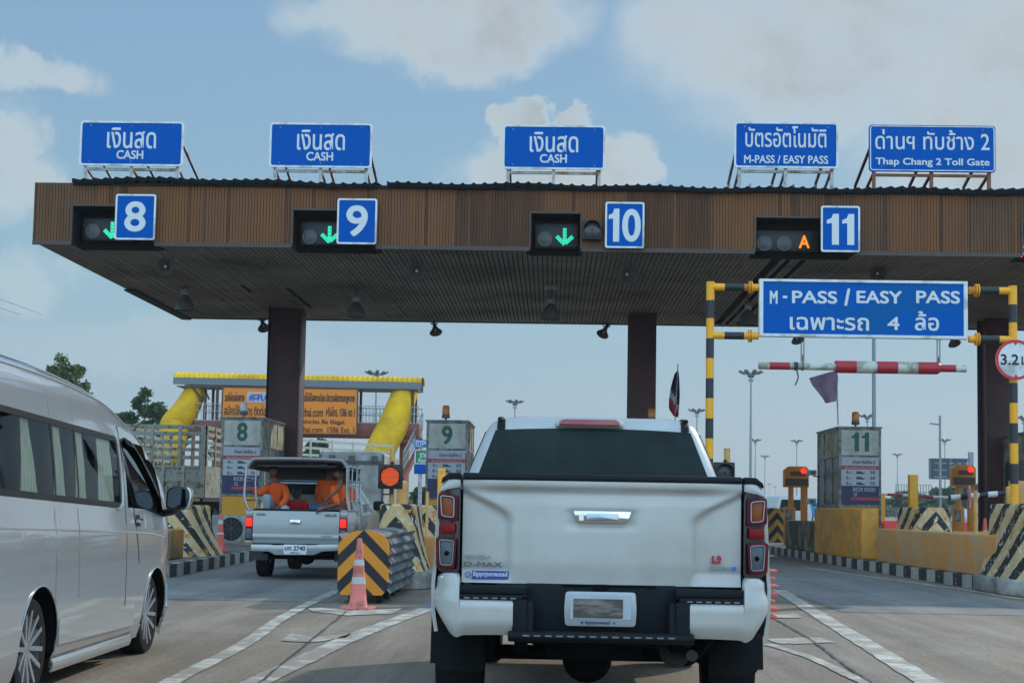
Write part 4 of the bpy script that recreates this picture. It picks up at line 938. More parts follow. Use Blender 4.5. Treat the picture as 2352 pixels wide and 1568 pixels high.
def pole(name, label, cat, x, y0, y1, Y, r, m_, square=False, z0=None, sub='cap'):
    a = at(x, y0, Y); b = at(x, y1, Y); 
    if z0 is not None: b.z = z0
    mb = MB()
    if square: mb.box(a.x-r, a.x+r, Y-r, Y+r, b.z, a.z)
    else: mb.tube([(a.x, Y, b.z), (a.x, Y, a.z)], r, 14); mb.lathe([(r*1.0, 0), (r*.7, r*.4), (.01, r*.5)], (a.x, Y, a.z), (0, 0, 1), 14)
    o = mb.build(name, m_, bevel=.01 if square else 0, smooth=not square); c = Vector((a.x, Y, b.z))
    for v in o.data.vertices: v.co -= c
    o.location = c; tag(o, label, cat); return o
pole('bollard_pipe', 'thick tan pipe standing behind the lit amber signal', 'post', 925, 1109, 1175, 24.3, .095, M_tan)
pole('marker_post', 'thin tan post in front of the white pickup left edge', 'post', 982, 1130, 1235, 22.9, .022, M_tan)
pole('yellow_post', 'square yellow post peeping over the left tail lamp of the white pickup', 'post', 1015, 1075, 1200, 28, .07, M_yp, True)
pole('yellow_post', 'square yellow post standing behind the right chevron nose', 'post', 2097, 1090, 1185, 34, .095, M_ply, True)
pole('marker_post', 'thin tan post carrying the small stop disc by the boom', 'post', 2241, 1128, 1240, 27.5, .035, M_tan)
pole('tan_post', 'tan post at the left foot of the right banded post', 'post', 2318, 1120, 1200, 26.5, .06, M_tan)
# toll machines with red lamps
def machine(x0, x1, yt, yb, Y, label, by):
    a = at(x0, yt, Y); b = at(x1, yb, Y); cx = (a.x+b.x)/2; t = T('toll_machine', label, 'ticket machine', (cx, Y, .2), 0, 'orange toll machines with red lamps')
    mo = mat('machine_orange', 'C47A1A', .5, var=.12)
    P = [(a.x, b.z), (a.x, a.z-.12), (a.x+.14, a.z), (b.x-.08, a.z), (b.x, a.z-.1), (b.x, b.z)]
    mb = MB(); mb.prism(P, Y, Y+.35); mb.build('head', mo, t, bevel=.015)
    zm = b.z+(a.z-b.z)*.42; mb = MB(); mb.box(a.x+.03, b.x-.03, Y-.012, Y-.001, b.z+.05, zm); mb.box(a.x+.18, b.x-.1, Y-.012, Y-.001, zm+.08, zm+.22); mb.build('display', mat('dark_display', '3A2420', .4), t)
    mb = MB(); mb.lathe([(.085, -.04), (.085, 0)], (b.x-.17, Y, a.z-.14), (0, 1, 0), 16); mb.build('red_lamp', M_redl, t)
    mb = MB(); mb.box(a.x+.15, a.x+.3, Y+.1, Y+.25, .2, b.z); mb.box(b.x-.22, b.x-.02, Y+.1, Y+.25, .2, b.z); build_each(mb, 'leg', mo, t, bevel=.01)
    mb = MB(); mb.box(a.x-.02, a.x+.32, Y-.15, Y+.05, .2, at(x0, by, Y).z); mb.build('cabinet', mo, t, bevel=.02)
    mb = MB(); z = at(x0, by, Y).z; mb.box(a.x+.02, a.x+.2, Y-.16, Y-.151, z-.45, z-.1); mb.build('screen', M_alu, t)
machine(1802, 1858, 1070, 1119, 47, 'orange toll machine with red lamp left of booth 11', 1163)
machine(2188, 2242, 1067, 1117, 47, 'orange toll machine with red lamp beside the third maroon column', 1163)
# striped boom and stop disc
M_boom = stripe_mat('boom_bands', 'C4C4BE', '1C1E20', 'x', .34, duty=.48, grime=.1, rough=.5)
A = at(2180, 1143, 28); B = at(2322, 1131, 28)
t = T('boom_barrier', 'black and white boom pole beside the right banded post', 'barrier', (B.x, 28, B.z))
mb = MB(); mb.tube([A, B], .055, 14); mb.build('boom', M_boom, t, smooth=True)
mb = MB(); mb.box(B.x-.02, B.x+.25, 27.9, 28.1, B.z-.2, B.z+.22); mb.box(B.x+.05, B.x+.13, 27.96, 28.04, .2, B.z-.2); mb.build('pivot', M_tan, t, bevel=.01)
c = at(2225, 1140, 27.8); t = T('stop_disc', 'small red disc seen nearly edge on at the boom', 'sign', c)
mb = MB(); ax = Vector((.93, -.36, 0)); mb.lathe([(.2, 0), (.2, .015)], c, ax, 24); mb.build('plate', mat('disc_red', 'A01C30', .45), t)
mb = MB(); mb.lathe([(.205, -.003), (.175, -.003), (.175, .018), (.205, .018)], c, ax, 24, caps=False); mb.build('rim', M_white, t)
A = at(2020, 1134, 60); B = at(2250, 1146, 60); t = T('lane_barrier', 'far red and white boom beyond booth 11', 'barrier', A)
mb = MB(); mb.tube([A, B], .06, 10); mb.build('boom', stripe_mat('boom_red', 'A8A49C', '7A2428', 'x', 1.2, duty=.5, grime=.1), t)
mb = MB(); mb.box(A.x-.2, A.x+.2, 59.9, 60.3, 0, A.z); mb.build('pedestal', M_ply, t)
# red water barriers
M_rb = mat('red_plastic', 'E23A34', .5, var=.1)
def wbar(x, Y, w, label, m_=None):
    c = at(x, 1200, Y); c.z = 0; t = T('water_barrier', label, 'road barrier', c, 0, 'red plastic road barriers')
    mb = MB(); P = [(-.28, 0), (-.28, .2), (-.12, .45), (-.1, .95), (.1, .95), (.12, .45), (.28, .2), (.28, 0)]
    mb.prismx([(Y+a, b) for a, b in P], c.x-w/2, c.x+w/2); mb.build('shell', m_ or M_rb, t, bevel=.03)
    mb = MB(); 
    for k in (-.25, .25): mb.box(c.x+k*w-.08, c.x+k*w+.08, Y-.132, Y-.101, .55, .85)
    mb.build('recess', mat('red_plastic_dark', 'A02420', .5), t)
for i, x in enumerate((2045, 2135, 2225, 2310)): wbar(x, 56+i*.3, 1.35, ('first', 'second', 'third', 'fourth')[i]+' red plastic barrier counted from booth 11 rightwards, beyond the chevron nose')
c = at(1838, 1240, 45); t = T('red_barrier', 'red barred plastic barrier at the foot of the toll machine left of booth 11', 'road barrier', (c.x, 45, .2))
mb = MB(); 
mb.frame(rrect(c.x-.42, c.x+.38, .22, .78, .1), rrect(c.x-.34, c.x+.3, .3, .7, .05), 44.9, 45)
for k in range(4): mb.box(c.x-.28+.17*k, c.x-.2+.17*k, 44.92, 44.98, .3, .7)
mb.build('panel', mat('deep_red_plastic', 'A41C22', .5), t)
# air conditioner in front of booth 8
c = at(525, 1232, 37); t = T('outdoor_air_conditioner', 'white air conditioner unit standing in front of booth 8', 'air conditioner', (c.x, 37, .21))
mb = MB(); mb.box(c.x-.42, c.x+.42, 37, 37.35, .25, .92); mb.build('casing', mat('ac_white', '8E9490', .5, var=.08, dirt='6A7068', dirt_amt=.4), t, bevel=.02)
mb = MB(); mb.lathe([(.29, -.01), (.29, -.004)], (c.x+.06, 37, .58), (0, 1, 0), 32); mb.build('fan_opening', M_dark, t)
mb = MB(); 
for k in range(4): mb.lathe([(.07*(k+1), -.02), (.07*(k+1)+.006, -.02)], (c.x+.06, 37, .58), (0, 1, 0), 28, caps=False)
for k in range(8): a_ = k*math.pi/4; mb.bar((c.x+.06, 36.982, .58), (c.x+.06+.28*math.cos(a_), 36.982, .58+.28*math.sin(a_)), .006)
mb.build('fan_grille', M_horn, t)
# ================================================================== WHITE PICKUP
M_wp = mat('white_car_paint', 'BDBCB8', .3, var=.04, vscale=3, coat=.7, dirt='9C968A', dirt_amt=.36, dirt_scale=1.2, dsharp=.5)
M_blk = mat('black_plastic', '191B1D', .65, spec=.15, var=.12, vscale=20)
M_blk2 = mat('underbody_black', '0E0F10', .9, spec=.1, var=.2)
M_tyre = mat('tyre_rubber', '1C1D1F', .9, spec=.15, var=.15, vscale=12, bump=.2)
M_chr = mat('chrome', 'D8DADC', .12, metal=1, var=0)
M_red = mat('red_lens', '5E0A18', .4, var=.12, vscale=25, coat=0, spec=.2)
M_redd = mat('lamp_red_reflector', '7C1014', .4, var=.2, vscale=40, spec=.2)
M_ambl = mat('amber_lens', '88451F', .35, var=.3, vscale=30, spec=.3)
M_clear = mat('clear_lens', '545C60', .35, metal=.1, var=.5, vscale=70, spec=.3)
M_tint = glass_mat('tinted_glass', (.055, .06, .065), .05)
M_int = mat('dark_interior', '1C2020', .8, var=.5, vscale=3)
TX, TY = .28, 8.28
tr = T('pickup_truck', 'white double cab pickup seen square from behind in the middle lane', 'pickup truck', (TX, TY, 0))
def wheel(parent, cx, cy, r, w, side, rim=True, name='wheel', rimr=.62, spokes=6, twin=True):
    """side +1: outer face towards +x"""
    e = bpy.data.objects.new(name, None); COL.objects.link(e); e.parent = parent; e.location = (cx, cy, r)
    mb = MB(); x = w/2
    P = [(r*.64, -x*.9), (r*.8, -x), (r*.95, -x*.95), (r*.99, -x*.75), (r, -x*.4), (r, x*.4), (r*.99, x*.75), (r*.95, x*.95), (r*.8, x), (r*.64, x*.9)]
    mb.lathe(P, (0, 0, 0), (1, 0, 0), 40, caps=False)
    for k in range(36):        # tread blocks
        a = 2*math.pi*k/36
        for xx in (-x*.55, 0, x*.55):
            a2 = a+(.08 if xx == 0 else 0); u = Vector((0, math.cos(a2), math.sin(a2))); v = Vector((0, -math.sin(a2), math.cos(a2)))
            mb.bar(u*(r-.003)+v*.02+Vector((xx, 0, 0)), u*(r-.003)-v*.02+Vector((xx, 0, 0)), .01, x*.42, up=(1, 0, 0)) if False else None
    mb.build('tyre', M_tyre, e, world=False, smooth=True, ang=50)
    if rim:
        R = r*rimr/.62*.66; mb = MB(); s = side
        mb.lathe([(R+.012, s*x*.86), (R+.006, s*x*.97), (R-.012, s*x*.9), (R-.02, s*x*.1), (R-.03, -s*x*.6)], (0, 0, 0), (1, 0, 0), 40, caps=False)
        mb.lathe([(.002, s*x*.75), (.05, s*x*.74), (.062, s*x*.66), (.06, s*x*.3)], (0, 0, 0), (1, 0, 0), 20, caps=False)
        for k in range(spokes):
            for d in ((-.15, .15) if twin else (0,)):
                a = 2*math.pi*k/spokes+d+.2; u = Vector((0, math.cos(a), math.sin(a))); a1 = 2*math.pi*k/spokes+.2+d*1.9; u1 = Vector((0, math.cos(a1), math.sin(a1)))
                mb.bar(u*.045+Vector((s*x*.62, 0, 0)), u1*(R-.008)+Vector((s*x*.84, 0, 0)), (.03) if twin else .05, .03, up=(1, 0, 0))
        mb.build('rim', mat('alloy_silver', '9EA0A2', .35, metal=.5, var=.08), e, world=False, smooth=True, ang=35)
        mb = MB(); mb.lathe([(.001, -s*x*.1), (R-.03, -s*x*.1)], (0, 0, 0), (1, 0, 0), 24, caps=False); mb.build('brake_disc', M_blk2, e, world=False)
    return e
# --- pickup: local builder (x lateral, y forward, z up) ---
def L_(mb, name, m, par=tr, **k): return mb.build(name, m, par, world=False, **k)
# bed sides (outer shell with wheel arch) lofted along y
WY, WR = 1.22, .385
def side_x(z): 
    pts = [(.55, .90), (.70, .925), (.86, .93), (1.0, .918), (1.12, .915), (1.25, .91), (1.36, .90), (1.42, .875), (1.455, .835)]
    if z <= pts[0][0]: return pts[0][1]
    for (a, b), (c, d) in zip(pts[:-1], pts[1:]):
        if z <= c: return b+(d-b)*(z-a)/(c-a)
    return pts[-1][1]
for s in (-1, 1):
    mb = MB(); ys = [.03+1.75*i/44 for i in range(45)]; rows = 22
    def fn(u, v, s=s):
        y = .03+1.82*u; arch = 0
        d = abs(y-WY)
        zlow = .60 if d > .5 else max(.60, .385+math.sqrt(max(0, .5**2-d*d)))
        z = zlow+(1.455-zlow)*v; x = side_x(z); fl = max(0, 1-max(0, math.hypot(y-WY, z-.40)-.5)/.14) if d < .7 else 0
        return Vector((s*(x+.028*min(1, fl*1.6) if z < 1.1 else s*s*x), y, z)) if False else Vector((s*(x+(.05*min(1, fl*1.6) if z < 1.1 else 0)), y, z))
    mb.sheet(fn, 44, rows); L_(mb, 'bed_side', M_wp, smooth=True, solid=.02, ang=60)
    mb = MB(); mb.box(s*.78, s*.86, .04, 1.8, 1.43, 1.468) if s > 0 else mb.box(-.86, -.78, .04, 1.8, 1.43, 1.468); L_(mb, 'rail_cap', M_blk, bevel=.012)
    mb = MB(); mb.sheet(lambda u, v: Vector((s*(.6+.3*v), WY+.5*math.cos(math.pi*u), .385+.5*math.sin(math.pi*u))), 20, 1); mb.box(s*.76-.01, s*.76+.01, .05, 1.8, .75, 1.44); L_(mb, 'wheel_liner', M_blk2)
mb = MB(); mb.box(-.75, .75, .05, 1.82, .76, .80); L_(mb, 'bed_floor', M_blk)
# tailgate relief
zb, ztp = .872, 1.432
def tg(u, v):
    x = -.762+1.524*u; z = zb+(ztp-zb)*v; y = -.012-.012*(1-(x/.76)**2)
    def ss(a, b, t): t = min(1, max(0, (t-a)/(b-a))); return t*t*(3-2*t)
    # upper lip curls out
    lip = ss(1.375, 1.405, z)*(1-.0*abs(x)); y -= .022*lip*(1-ss(.55, .72, abs(x))*.5)
    y += .012*ss(1.40, 1.36, z)*ss(1.30, 1.365, z)*(1-ss(.5, .7, abs(x)))
    # side pressings: edge runs from outer top corner curving down at |x|~.515
    ex = .505+.26*ss(1.20, 1.40, z)**1.3; k = ss(ex-.018, ex+.018, abs(x))
    y += .030*k*ss(.86, .95, z)*1.0
    y += .012*ss(1.0, .87, z)-.0
    # handle recess
    if abs(x) < .2 and 1.17 < z < 1.27: y += .010*ss(.2, .16, abs(x))*ss(1.17, 1.19, z)
    return Vector((x, y, z))
mb = MB(); mb.sheet(tg, 90, 48); e = [tg(0, 0), tg(1, 0), tg(1, 1), tg(0, 1)]
L_(mb, 'tailgate', M_wp, smooth=True, ang=80)
mb = MB(); mb.box(-.758, .758, .025, .05, zb+.01, ztp-.01); L_(mb, 'tailgate_inner', M_blk)
mb = MB(); mb.prismx([(-.035, 1.432), (-.04, 1.45), (-.02, 1.470), (.06, 1.472), (.06, 1.432)], -.762, .762); L_(mb, 'tailgate_cap', M_blk, bevel=.006)
for s in (-1, 1):   # body corner above lamps
    mb = MB(); pr_ = [(.775, 1.39), (.775, 1.432), (.80, 1.44), (.845, 1.43), (.885, 1.385), (.895, 1.36), (.86, 1.37)]
    mb.prism([(s*a, b) for a, b in pr_], -.005, .05); L_(mb, 'corner_panel', M_wp, bevel=.008)
    mb = MB(); mb.prism([(s*a, b) for a, b in [(.775, 1.433), (.775, 1.47), (.84, 1.468), (.878, 1.44), (.885, 1.41), (.85, 1.434)]], -.012, .06); L_(mb, 'corner_cap', M_blk, bevel=.006)
# tailgate handle
mb = MB(); P = rpoly([(-.158, 1.272), (.162, 1.272), (.142, 1.208), (-.138, 1.208)], .012); mb.prism(P, -.05, -.015); h = L_(mb, 'tailgate_handle', M_chr, bevel=.006)
mb = MB(); mb.prism(rrect(-.085, .09, 1.221, 1.258, .004), -.058, -.049); L_(mb, 'pull', mat('satin_chrome', 'A9B0B8', .25, metal=.9, var=.1), h, bevel=.003)
mb = MB(); mb.prism(rrect(-.125, -.1, 1.22, 1.258, .004), -.054, -.049); L_(mb, 'lock', M_chr, h)
# tail lamps
def q_(pts, s): return [(s*a, b) for a, b in pts]
for s in (-1, 1):
    mb = MB(); O = rpoly([(.775, 1.385), (.86, 1.378), (.895, 1.35), (.905, 1.235), (.888, 1.185), (.888, 1.14), (.908, 1.10), (.905, .98), (.893, .925), (.775, .925)], .02)
    n = len(O); rings = [[Vector((s*(a if a < .8 else a), y+(max(0, a-.8)**2)*(6 if y < 0 else 0), b)) for a, b in O] for y in (-.03, .05)]
    rings.append([Vector((s*(a+.01 if a > .85 else a), .22, b)) for a, b in O]); mb.loft(rings)
    lamp = L_(mb, 'tail_lamp', mat('smoked_lens', '1E1C1E', .3, var=.1, coat=.3), bevel=.006)
    def ring(o, i, y0, y1, nm, m_, be=.003):
        mb = MB(); mb.frame(q_(rpoly(o, .018), s), q_(rpoly(i, .012), s), y0, y1); L_(mb, nm, m_, lamp, bevel=be)
    def pane(o, y0, y1, nm, m_):
        mb = MB(); mb.prism(q_(rpoly(o, .012), s), y0, y1); L_(mb, nm, m_, lamp, bevel=.004)
    ring([(.787, 1.345), (.895, 1.36), (.897, 1.215), (.787, 1.205)], [(.808, 1.335), (.883, 1.345), (.876, 1.232), (.808, 1.223)], -.043, -.022, 'red_ring', M_red)
    ring([(.805, 1.337), (.886, 1.347), (.878, 1.229), (.805, 1.22)], [(.812, 1.33), (.879, 1.339), (.871, 1.235), (.812, 1.227)], -.052, -.03, 'chrome_ring', mat('dull_chrome', '9298A0', .3, metal=.8, var=.05))
    pane([(.812, 1.33), (.878, 1.337), (.872, 1.236), (.812, 1.228)], -.04, -.028, 'indicator', M_ambl)
    pane([(.80, 1.195), (.885, 1.19), (.882, 1.135), (.80, 1.14)], -.038, -.025, 'reflector', M_redd)
    ring([(.79, 1.11), (.905, 1.118), (.9, .95), (.80, .944)], [(.806, 1.098), (.885, 1.105), (.878, .968), (.812, .965)], -.043, -.022, 'red_ring', M_red)
    ring([(.803, 1.10), (.888, 1.106), (.88, .965), (.81, .962)], [(.808, 1.094), (.883, 1.10), (.875, .97), (.814, .967)], -.05, -.03, 'chrome_ring', mat('dull_chrome', '9298A0', .3, metal=.8, var=.05))
    pane([(.808, 1.095), (.883, 1.1), (.876, .97), (.814, .967)], -.04, -.028, 'reversing_lens', M_clear)
    mb = MB(); mb.lathe([(.002, -.055), (.012, -.05), (.014, -.035)], (s*.843, 0, 1.03), (0, 1, 0), 12, caps=False); L_(mb, 'bulb', M_blk2, lamp)
# bumper
ZU = .905
for s in (-1, 1):
    mb = MB(); rings = []
    for x, y, zt_2, zb_2 in ((.475, -.126, .785, .598), (.60, -.128, .785, .598), (.74, -.130, .785, .594), (.762, -.130, .786, .588), (.768, -.130, .90, .582), (.80, -.127, .922, .585), (.84, -.112, .925, .602), (.875, -.082, .925, .635), (.90, -.04, .922, .67), (.918, .02, .918, .71), (.93, .10, .912, .76), (.936, .20, .90, .80), (.938, .42, .88, .82)):
        t_ = min(1, max(0, (x-.77)/.12)); nx, ny = -t_, 1-.75*t_
        r = [Vector((s*(x+nx*.09), y+ny*.09+.03, zb_2+.004))]
        for k in range(12):
            v = k/11; z = zb_2+(zt_2-zb_2)*v; ins = .046*max(0, 1-(z-zb_2)/.075)**1.4+.02*max(0, 1-(zt_2-z)/.025)**2+(.022*min(1, max(0, (z-.80)/.05)) if x > .765 else 0)
            r.append(Vector((s*(x+nx*ins), y+ny*ins, z)))
        r.append(Vector((s*(x+nx*.10), y+ny*.10+.02, zt_2+.001))); rings.append(r)
    mb.loft(rings, caps=True, closed=False)
    L_(mb, 'bumper_corner', M_wp, smooth=True, ang=42)
    mb = MB(); mb.box(min(s*.42, s*.775), max(s*.42, s*.775), -.118, .02, .785, .815); mb.box(min(s*.40, s*.772), max(s*.40, s*.772), -.10, .02, .816, .86); mb.box(min(s*.4, s*.478), max(s*.4, s*.478), -.123, .0, .585, .79)
    L_(mb, 'step_pad', M_blk, bevel=.01)
    mb = MB(); 
    for k in range(6): X = s*(.46+.05*k); mb.box(min(X, X+s*.03), max(X, X+s*.03), -.121, -.119, .792, .800)
    L_(mb, 'tread', mat('worn_grey', '6E7276', .5), bevel=0)
mb = MB(); mb.box(-.41, .41, -.02, .03, .62, .875); L_(mb, 'bumper_recess', mat('recess_black', '161A1E', .6, spec=.15, var=.1), bevel=.01)
mb = MB(); mb.prismx([(-.135, .618), (-.138, .588), (-.10, .565), (.02, .565), (.02, .622), (-.1, .624)], -.5, .5); L_(mb, 'lower_step', M_blk, bevel=.01)
mb = MB()
for k in range(14): mb.box(-.42+.06*k, -.385+.06*k, -.139, -.136, .598, .606)
L_(mb, 'lower_tread', mat('worn_grey', '6E7276', .5))
mb = MB(); mb.box(-.04, .035, -.045, .0, .825, .875); mb.box(-.21, .3, -.03, 0, .862, .872); L_(mb, 'plate_lamp', M_blk2, bevel=.004)
for s in (-1, 1):
    mb = MB(); mb.prismx([(-.12, .595), (-.10, .78), (-.02, .79), (-.02, .595)], s*.385-.02, s*.385+.02); L_(mb, 'bracket', M_blk, bevel=.008)
# number plate (its characters are blanked out in the picture)
plt = MB(); P = rpoly([(-.193, .838), (.187, .838), (.193, .74), (.187, .652), (-.193, .652), (-.2, .74)], .02); plt.prism(P, -.075, -.06)
pl_ = L_(plt, 'number_plate', mat('plate_frame', 'A2A6A8', .35, metal=.3, var=.05), bevel=.005)
mb = MB(); mb.prism(rrect(-.166, .163, .692, .822, .006), -.0785, -.074); L_(mb, 'plate_face', mat('plate_face', 'A9B0B6', .4, var=.12, vscale=12), pl_, bevel=0)
mb = MB(); mb.prism(rrect(-.15, .118, .697, .80, .005), -.081, -.0786); L_(mb, 'blank_plate_face', mat('blanked', '4A4340', .35, metal=.2, var=.45, vscale=5, dirt='8C8078', dirt_amt=.4, dirt_scale=7, dstretch=(.4, 1, 2)), pl_)
text('อีซูซุกรุงเทพเซลส์', -.085, .05, .660, .684, -.077, mat('plate_text', '3A4E78', .5), pl_, bold=.02, world=False)
mb = MB(); mb.lathe([(.007, 0), (.007, .002)], (.072, -.077, .672), (0, 1, 0), 10); mb.box(-.11, -.095, -.078, -.075, .665, .679); L_(mb, 'plate_mark', mat('plate_text', '3A4E78'), pl_)
# badges
text('ISUZU', -.745, -.61, 1.003, 1.023, -.0125+.012, mat('badge_grey', '85898C', .5), tr, bold=.03, world=False, step=.0012)
text('D-MAX', -.748, -.542, .958, .985, -.0135+.012, mat('badge_dark', '55595C', .5), tr, bold=.03, world=False, step=.0012)
mb = MB(); mb.box(-.705, -.505, -.006, .006, .893, .937); st_ = L_(mb, 'dealer_sticker', mat('sticker_blue', '1E3E94', .4))
text('อีซูซุกรุงเทพเซลส์', -.70, -.51, .899, .933, -.0065, M_lett, st_, bold=.03, world=False, step=.0004)
mb = MB()
for k in range(6):
    a = k*math.pi/3; mb.add([(-.728+.019*math.cos(a+t*.9)*t_, -.0068, .915+.019*math.sin(a+t*.9)*t_) for t, t_ in ((0, .3), (.5, .75), (1, 1), (1.5, .9), (.9, .55))], [(0, 1, 2, 3, 4)])
L_(mb, 'swirl_mark', mat('sticker_blue', '1E3E94'), st_, recalc=False)
text('1.9', .602, .655, 1.0, 1.043, -.0135+.012, mat('badge_red', 'B81C3A', .3), tr, bold=.09, world=False, step=.0008); mb = MB(); mb.prism([(.596, .998), (.647, .998), (.652, 1.008), (.605, 1.012)], -.004, .004); L_(mb, 'badge_base', mat('badge_red', 'B81C3A', .3))
text('DDi', .592, .70, .963, .982, -.0135+.012, mat('badge_grey', '85898C', .5), tr, bold=.04, world=False, step=.0012); mb = MB(); mb.prism([(.708, .963), (.735, .963), (.735, .982), (.716, .982)], -.008, .002); L_(mb, 'blue_badge_tip', mat('badge_blue', '2A62B8', .3))
# cab: horizontal slices lofted upward
def cab_prof(z):   # z -> half width, rear y, front y
    tab = [(.50, .88, 1.84, 4.9), (.95, .915, 1.84, 5.0), (1.10, .915, 1.84, 4.95), (1.20, .905, 1.84, 3.9), (1.33, .895, 1.84, 3.62), (1.42, .875, 1.84, 3.45), (1.50, .845, 1.84, 3.3), (1.63, .80, 1.90, 3.06), (1.74, .757, 1.955, 2.85), (1.80, .735, 1.985, 2.75), (1.855, .70, 2.01, 2.66), (1.885, .655, 2.05, 2.6), (1.905, .56, 2.12, 2.5), (1.915, .4, 2.25, 2.42)]
    for (a, *p), (b, *q) in zip(tab[:-1], tab[1:]):
        if z <= b+1e-9:
            t = max(0, (z-a)/(b-a)); return [u+(w-u)*t for u, w in zip(p, q)]
    return list(tab[-1][1:])
def cab_ring(z, ins=0):
    w, yr, yf = cab_prof(z); w -= ins; yr += ins; yf -= ins; r = .13 if z > 1.2 else .1; out = []
    for cx, cy, a in ((w-r, yf-r, 0), (-(w-r), yf-r, 90), (-(w-r), yr+r, 180), (w-r, yr+r, 270)):
        for k in range(7):
            t = rad(a+15*k); out.append(Vector((cx+r*math.cos(t), cy+r*math.sin(t), z)))
        # straight subdivisions come from neighbours
    return out
zs = [.50, .95, 1.10, 1.20, 1.33, 1.42, 1.50, 1.57, 1.63, 1.70, 1.77, 1.82, 1.855, 1.885, 1.905, 1.915]
mb = MB(); mb.loft([cab_ring(z) for z in zs]); L_(mb, 'cab', M_wp, smooth=True, ang=50)
def rear_y(x, z):
    w, yr, yf = cab_prof(z); r = .13; a = abs(x)-(w-r)
    return yr+(r-math.sqrt(max(0, r*r-a*a)) if a > 0 else 0)
def rear_patch(name, top, bot, zt_, zb_, m_, nx=24, nz=8, off=.006, par=tr, bow=0):
    """top/bot: half widths"""
    mb = MB()
    def fn(u, v):
        z = zb_+(zt_-zb_)*v; hw = bot+(top-bot)*v; x = (u*2-1)*hw; z2 = z-bow*(u*2-1)**2*v
        return Vector((x, rear_y(x, z2)-off, z2))
    mb.sheet(fn, nx, nz); return L_(mb, name, m_, par, smooth=True, ang=80)
rw = rear_patch('rear_window', .665, .785, 1.826, 1.46, mat('dark_tint', '0E1113', .35, spec=.12, var=.5, vscale=2.2, dirt='26302C', dirt_amt=.5, dirt_scale=2.2, dsharp=.5, coat=0), bow=.02)
for s in (-1, 1):   # roof rail joints
    mb = MB(); mb.sheet(lambda u, v: (lambda x, z: Vector((x, rear_y(x, z)-.01, z)))(s*(.60+.055*u-.0*v), 1.81+.075*v), 4, 6); L_(mb, 'roof_moulding', M_blk, smooth=True)
    mb = MB(); a_ = Vector((s*.64, 2.0, 1.895)); mb.tube([(s*.64, 2.04, 1.885), (s*.63, 2.3, 1.902), (s*.62, 2.55, 1.9)], .014, 8); L_(mb, 'roof_drip', M_blk)
    for (ya, yb) in ((1.98, 2.38), (2.42, 3.05)):
        mb = MB()
        def fn(u, v, s=s, ya=ya, yb=yb):
            z = 1.44+.36*v; w, yr, yf = cab_prof(z); lim0 = yr+.12; lim1 = yf-.12; y = ya+(yb-ya)*u; y = min(max(y, lim0), lim1); return Vector((s*(w+.004), y, z))
        mb.sheet(fn, 10, 8); L_(mb, 'side_window', mat('dark_tint', '1E2224'), smooth=True)
    mb = MB(); mb.prism(rrect(s*1.0-.11, s*1.0+.11, 1.2, 1.4, .05), 3.3, 3.4); mb.box(min(s*.88, s*.93), max(s*.88, s*.93), 3.33, 3.38, 1.24, 1.3); L_(mb, 'door_mirror', M_wp, bevel=.02)
mb = MB(); mb.prism(rpoly([(-.235, 1.842), (.185, 1.842), (.175, 1.872), (.15, 1.886), (-.2, 1.886), (-.225, 1.872)], .012), 1.95, 2.1); L_(mb, 'high_brake_lamp', mat('deep_red_lens', '8E1428', .25, var=.1, coat=1), bevel=.01)
mb = MB(); mb.prism(rpoly([(-.255, 1.832), (.205, 1.832), (.21, 1.86), (.17, 1.897), (-.22, 1.897), (-.26, 1.86)], .015), 1.962, 2.2); L_(mb, 'brake_lamp_pod', M_wp, bevel=.01)
# hood end / windscreen
mb = MB(); mb.sheet(lambda u, v: (lambda z, w, yr, yf: Vector(((u*2-1)*(w-.12), yf+.006, z)))(1.25+.55*v, *cab_prof(1.25+.55*v)), 10, 8); L_(mb, 'windscreen', mat('dark_tint', '1E2224'), smooth=True)
# wheels, flaps, underbody
for s in (-1, 1):
    wheel(tr, s*.825, WY, WR, .28, s); wheel(tr, s*.80, 4.35, WR, .265, s)
    mb = MB()
    def fl(u, v, s=s): return Vector((s*(.66+.31*u), .70-.03*math.sin(u*math.pi)-.06*(1-v), .325+.42*v+(.04*(1-v) if u > .85 else 0)))
    mb.sheet(fl, 10, 8); L_(mb, 'mud_flap', mat('flap_black', '141618', .7, spec=.12, var=.08), smooth=True, solid=.012)
    mb = MB(); mb.box(min(s*.40, s*.47), max(s*.40, s*.47), .1, 4.2, .5, .62); mb.bar((s*.45, .25, .5), (s*.45, 1.9, .36), .06, .02, up=(0, 0, 1)); L_(mb, 'chassis_rail', M_blk2)
mb = MB(); mb.tube([(-.7, WY, .385), (.7, WY, .385)], .045, 12); mb.lathe([(.02, -.17), (.11, -.13), (.155, -.04), (.155, .04), (.11, .13), (.02, .17)], (-.04, WY, .36), (0, 1, 0), 20); L_(mb, 'rear_axle', M_blk2, smooth=True)
mb = MB(); mb.tube([(.5, -.0, .50), (.5, .5, .47), (.47, 1.6, .50)], .032, 14); mb.tube([(.45, .5, .47), (.45, 1.1, .48)], .09, 14); L_(mb, 'exhaust', mat('exhaust_metal', '1E1C1A', .7), smooth=True)
mb = MB(); mb.box(-.38, .38, .1, .7, .53, .7); mb.box(-.3, .25, .3, .75, .44, .53); mb.box(-.45, .45, 1.4, 4.3, .42, .6); mb.box(-.85, .85, 2.0, 4.0, .42, .5); L_(mb, 'underbody', M_blk2, bevel=.02)
mb = MB(); mb.tube([(-.27, .12, .6), (-.27, .12, .52)], .02, 8); mb.tube([(-.62, .1, .62), (-.6, .5, .5)], .02, 8); mb.tube([(.62, .1, .6), (.58, .5, .45)], .02, 8); build_each(mb, 'hanger', M_blk2, tr, world=False)

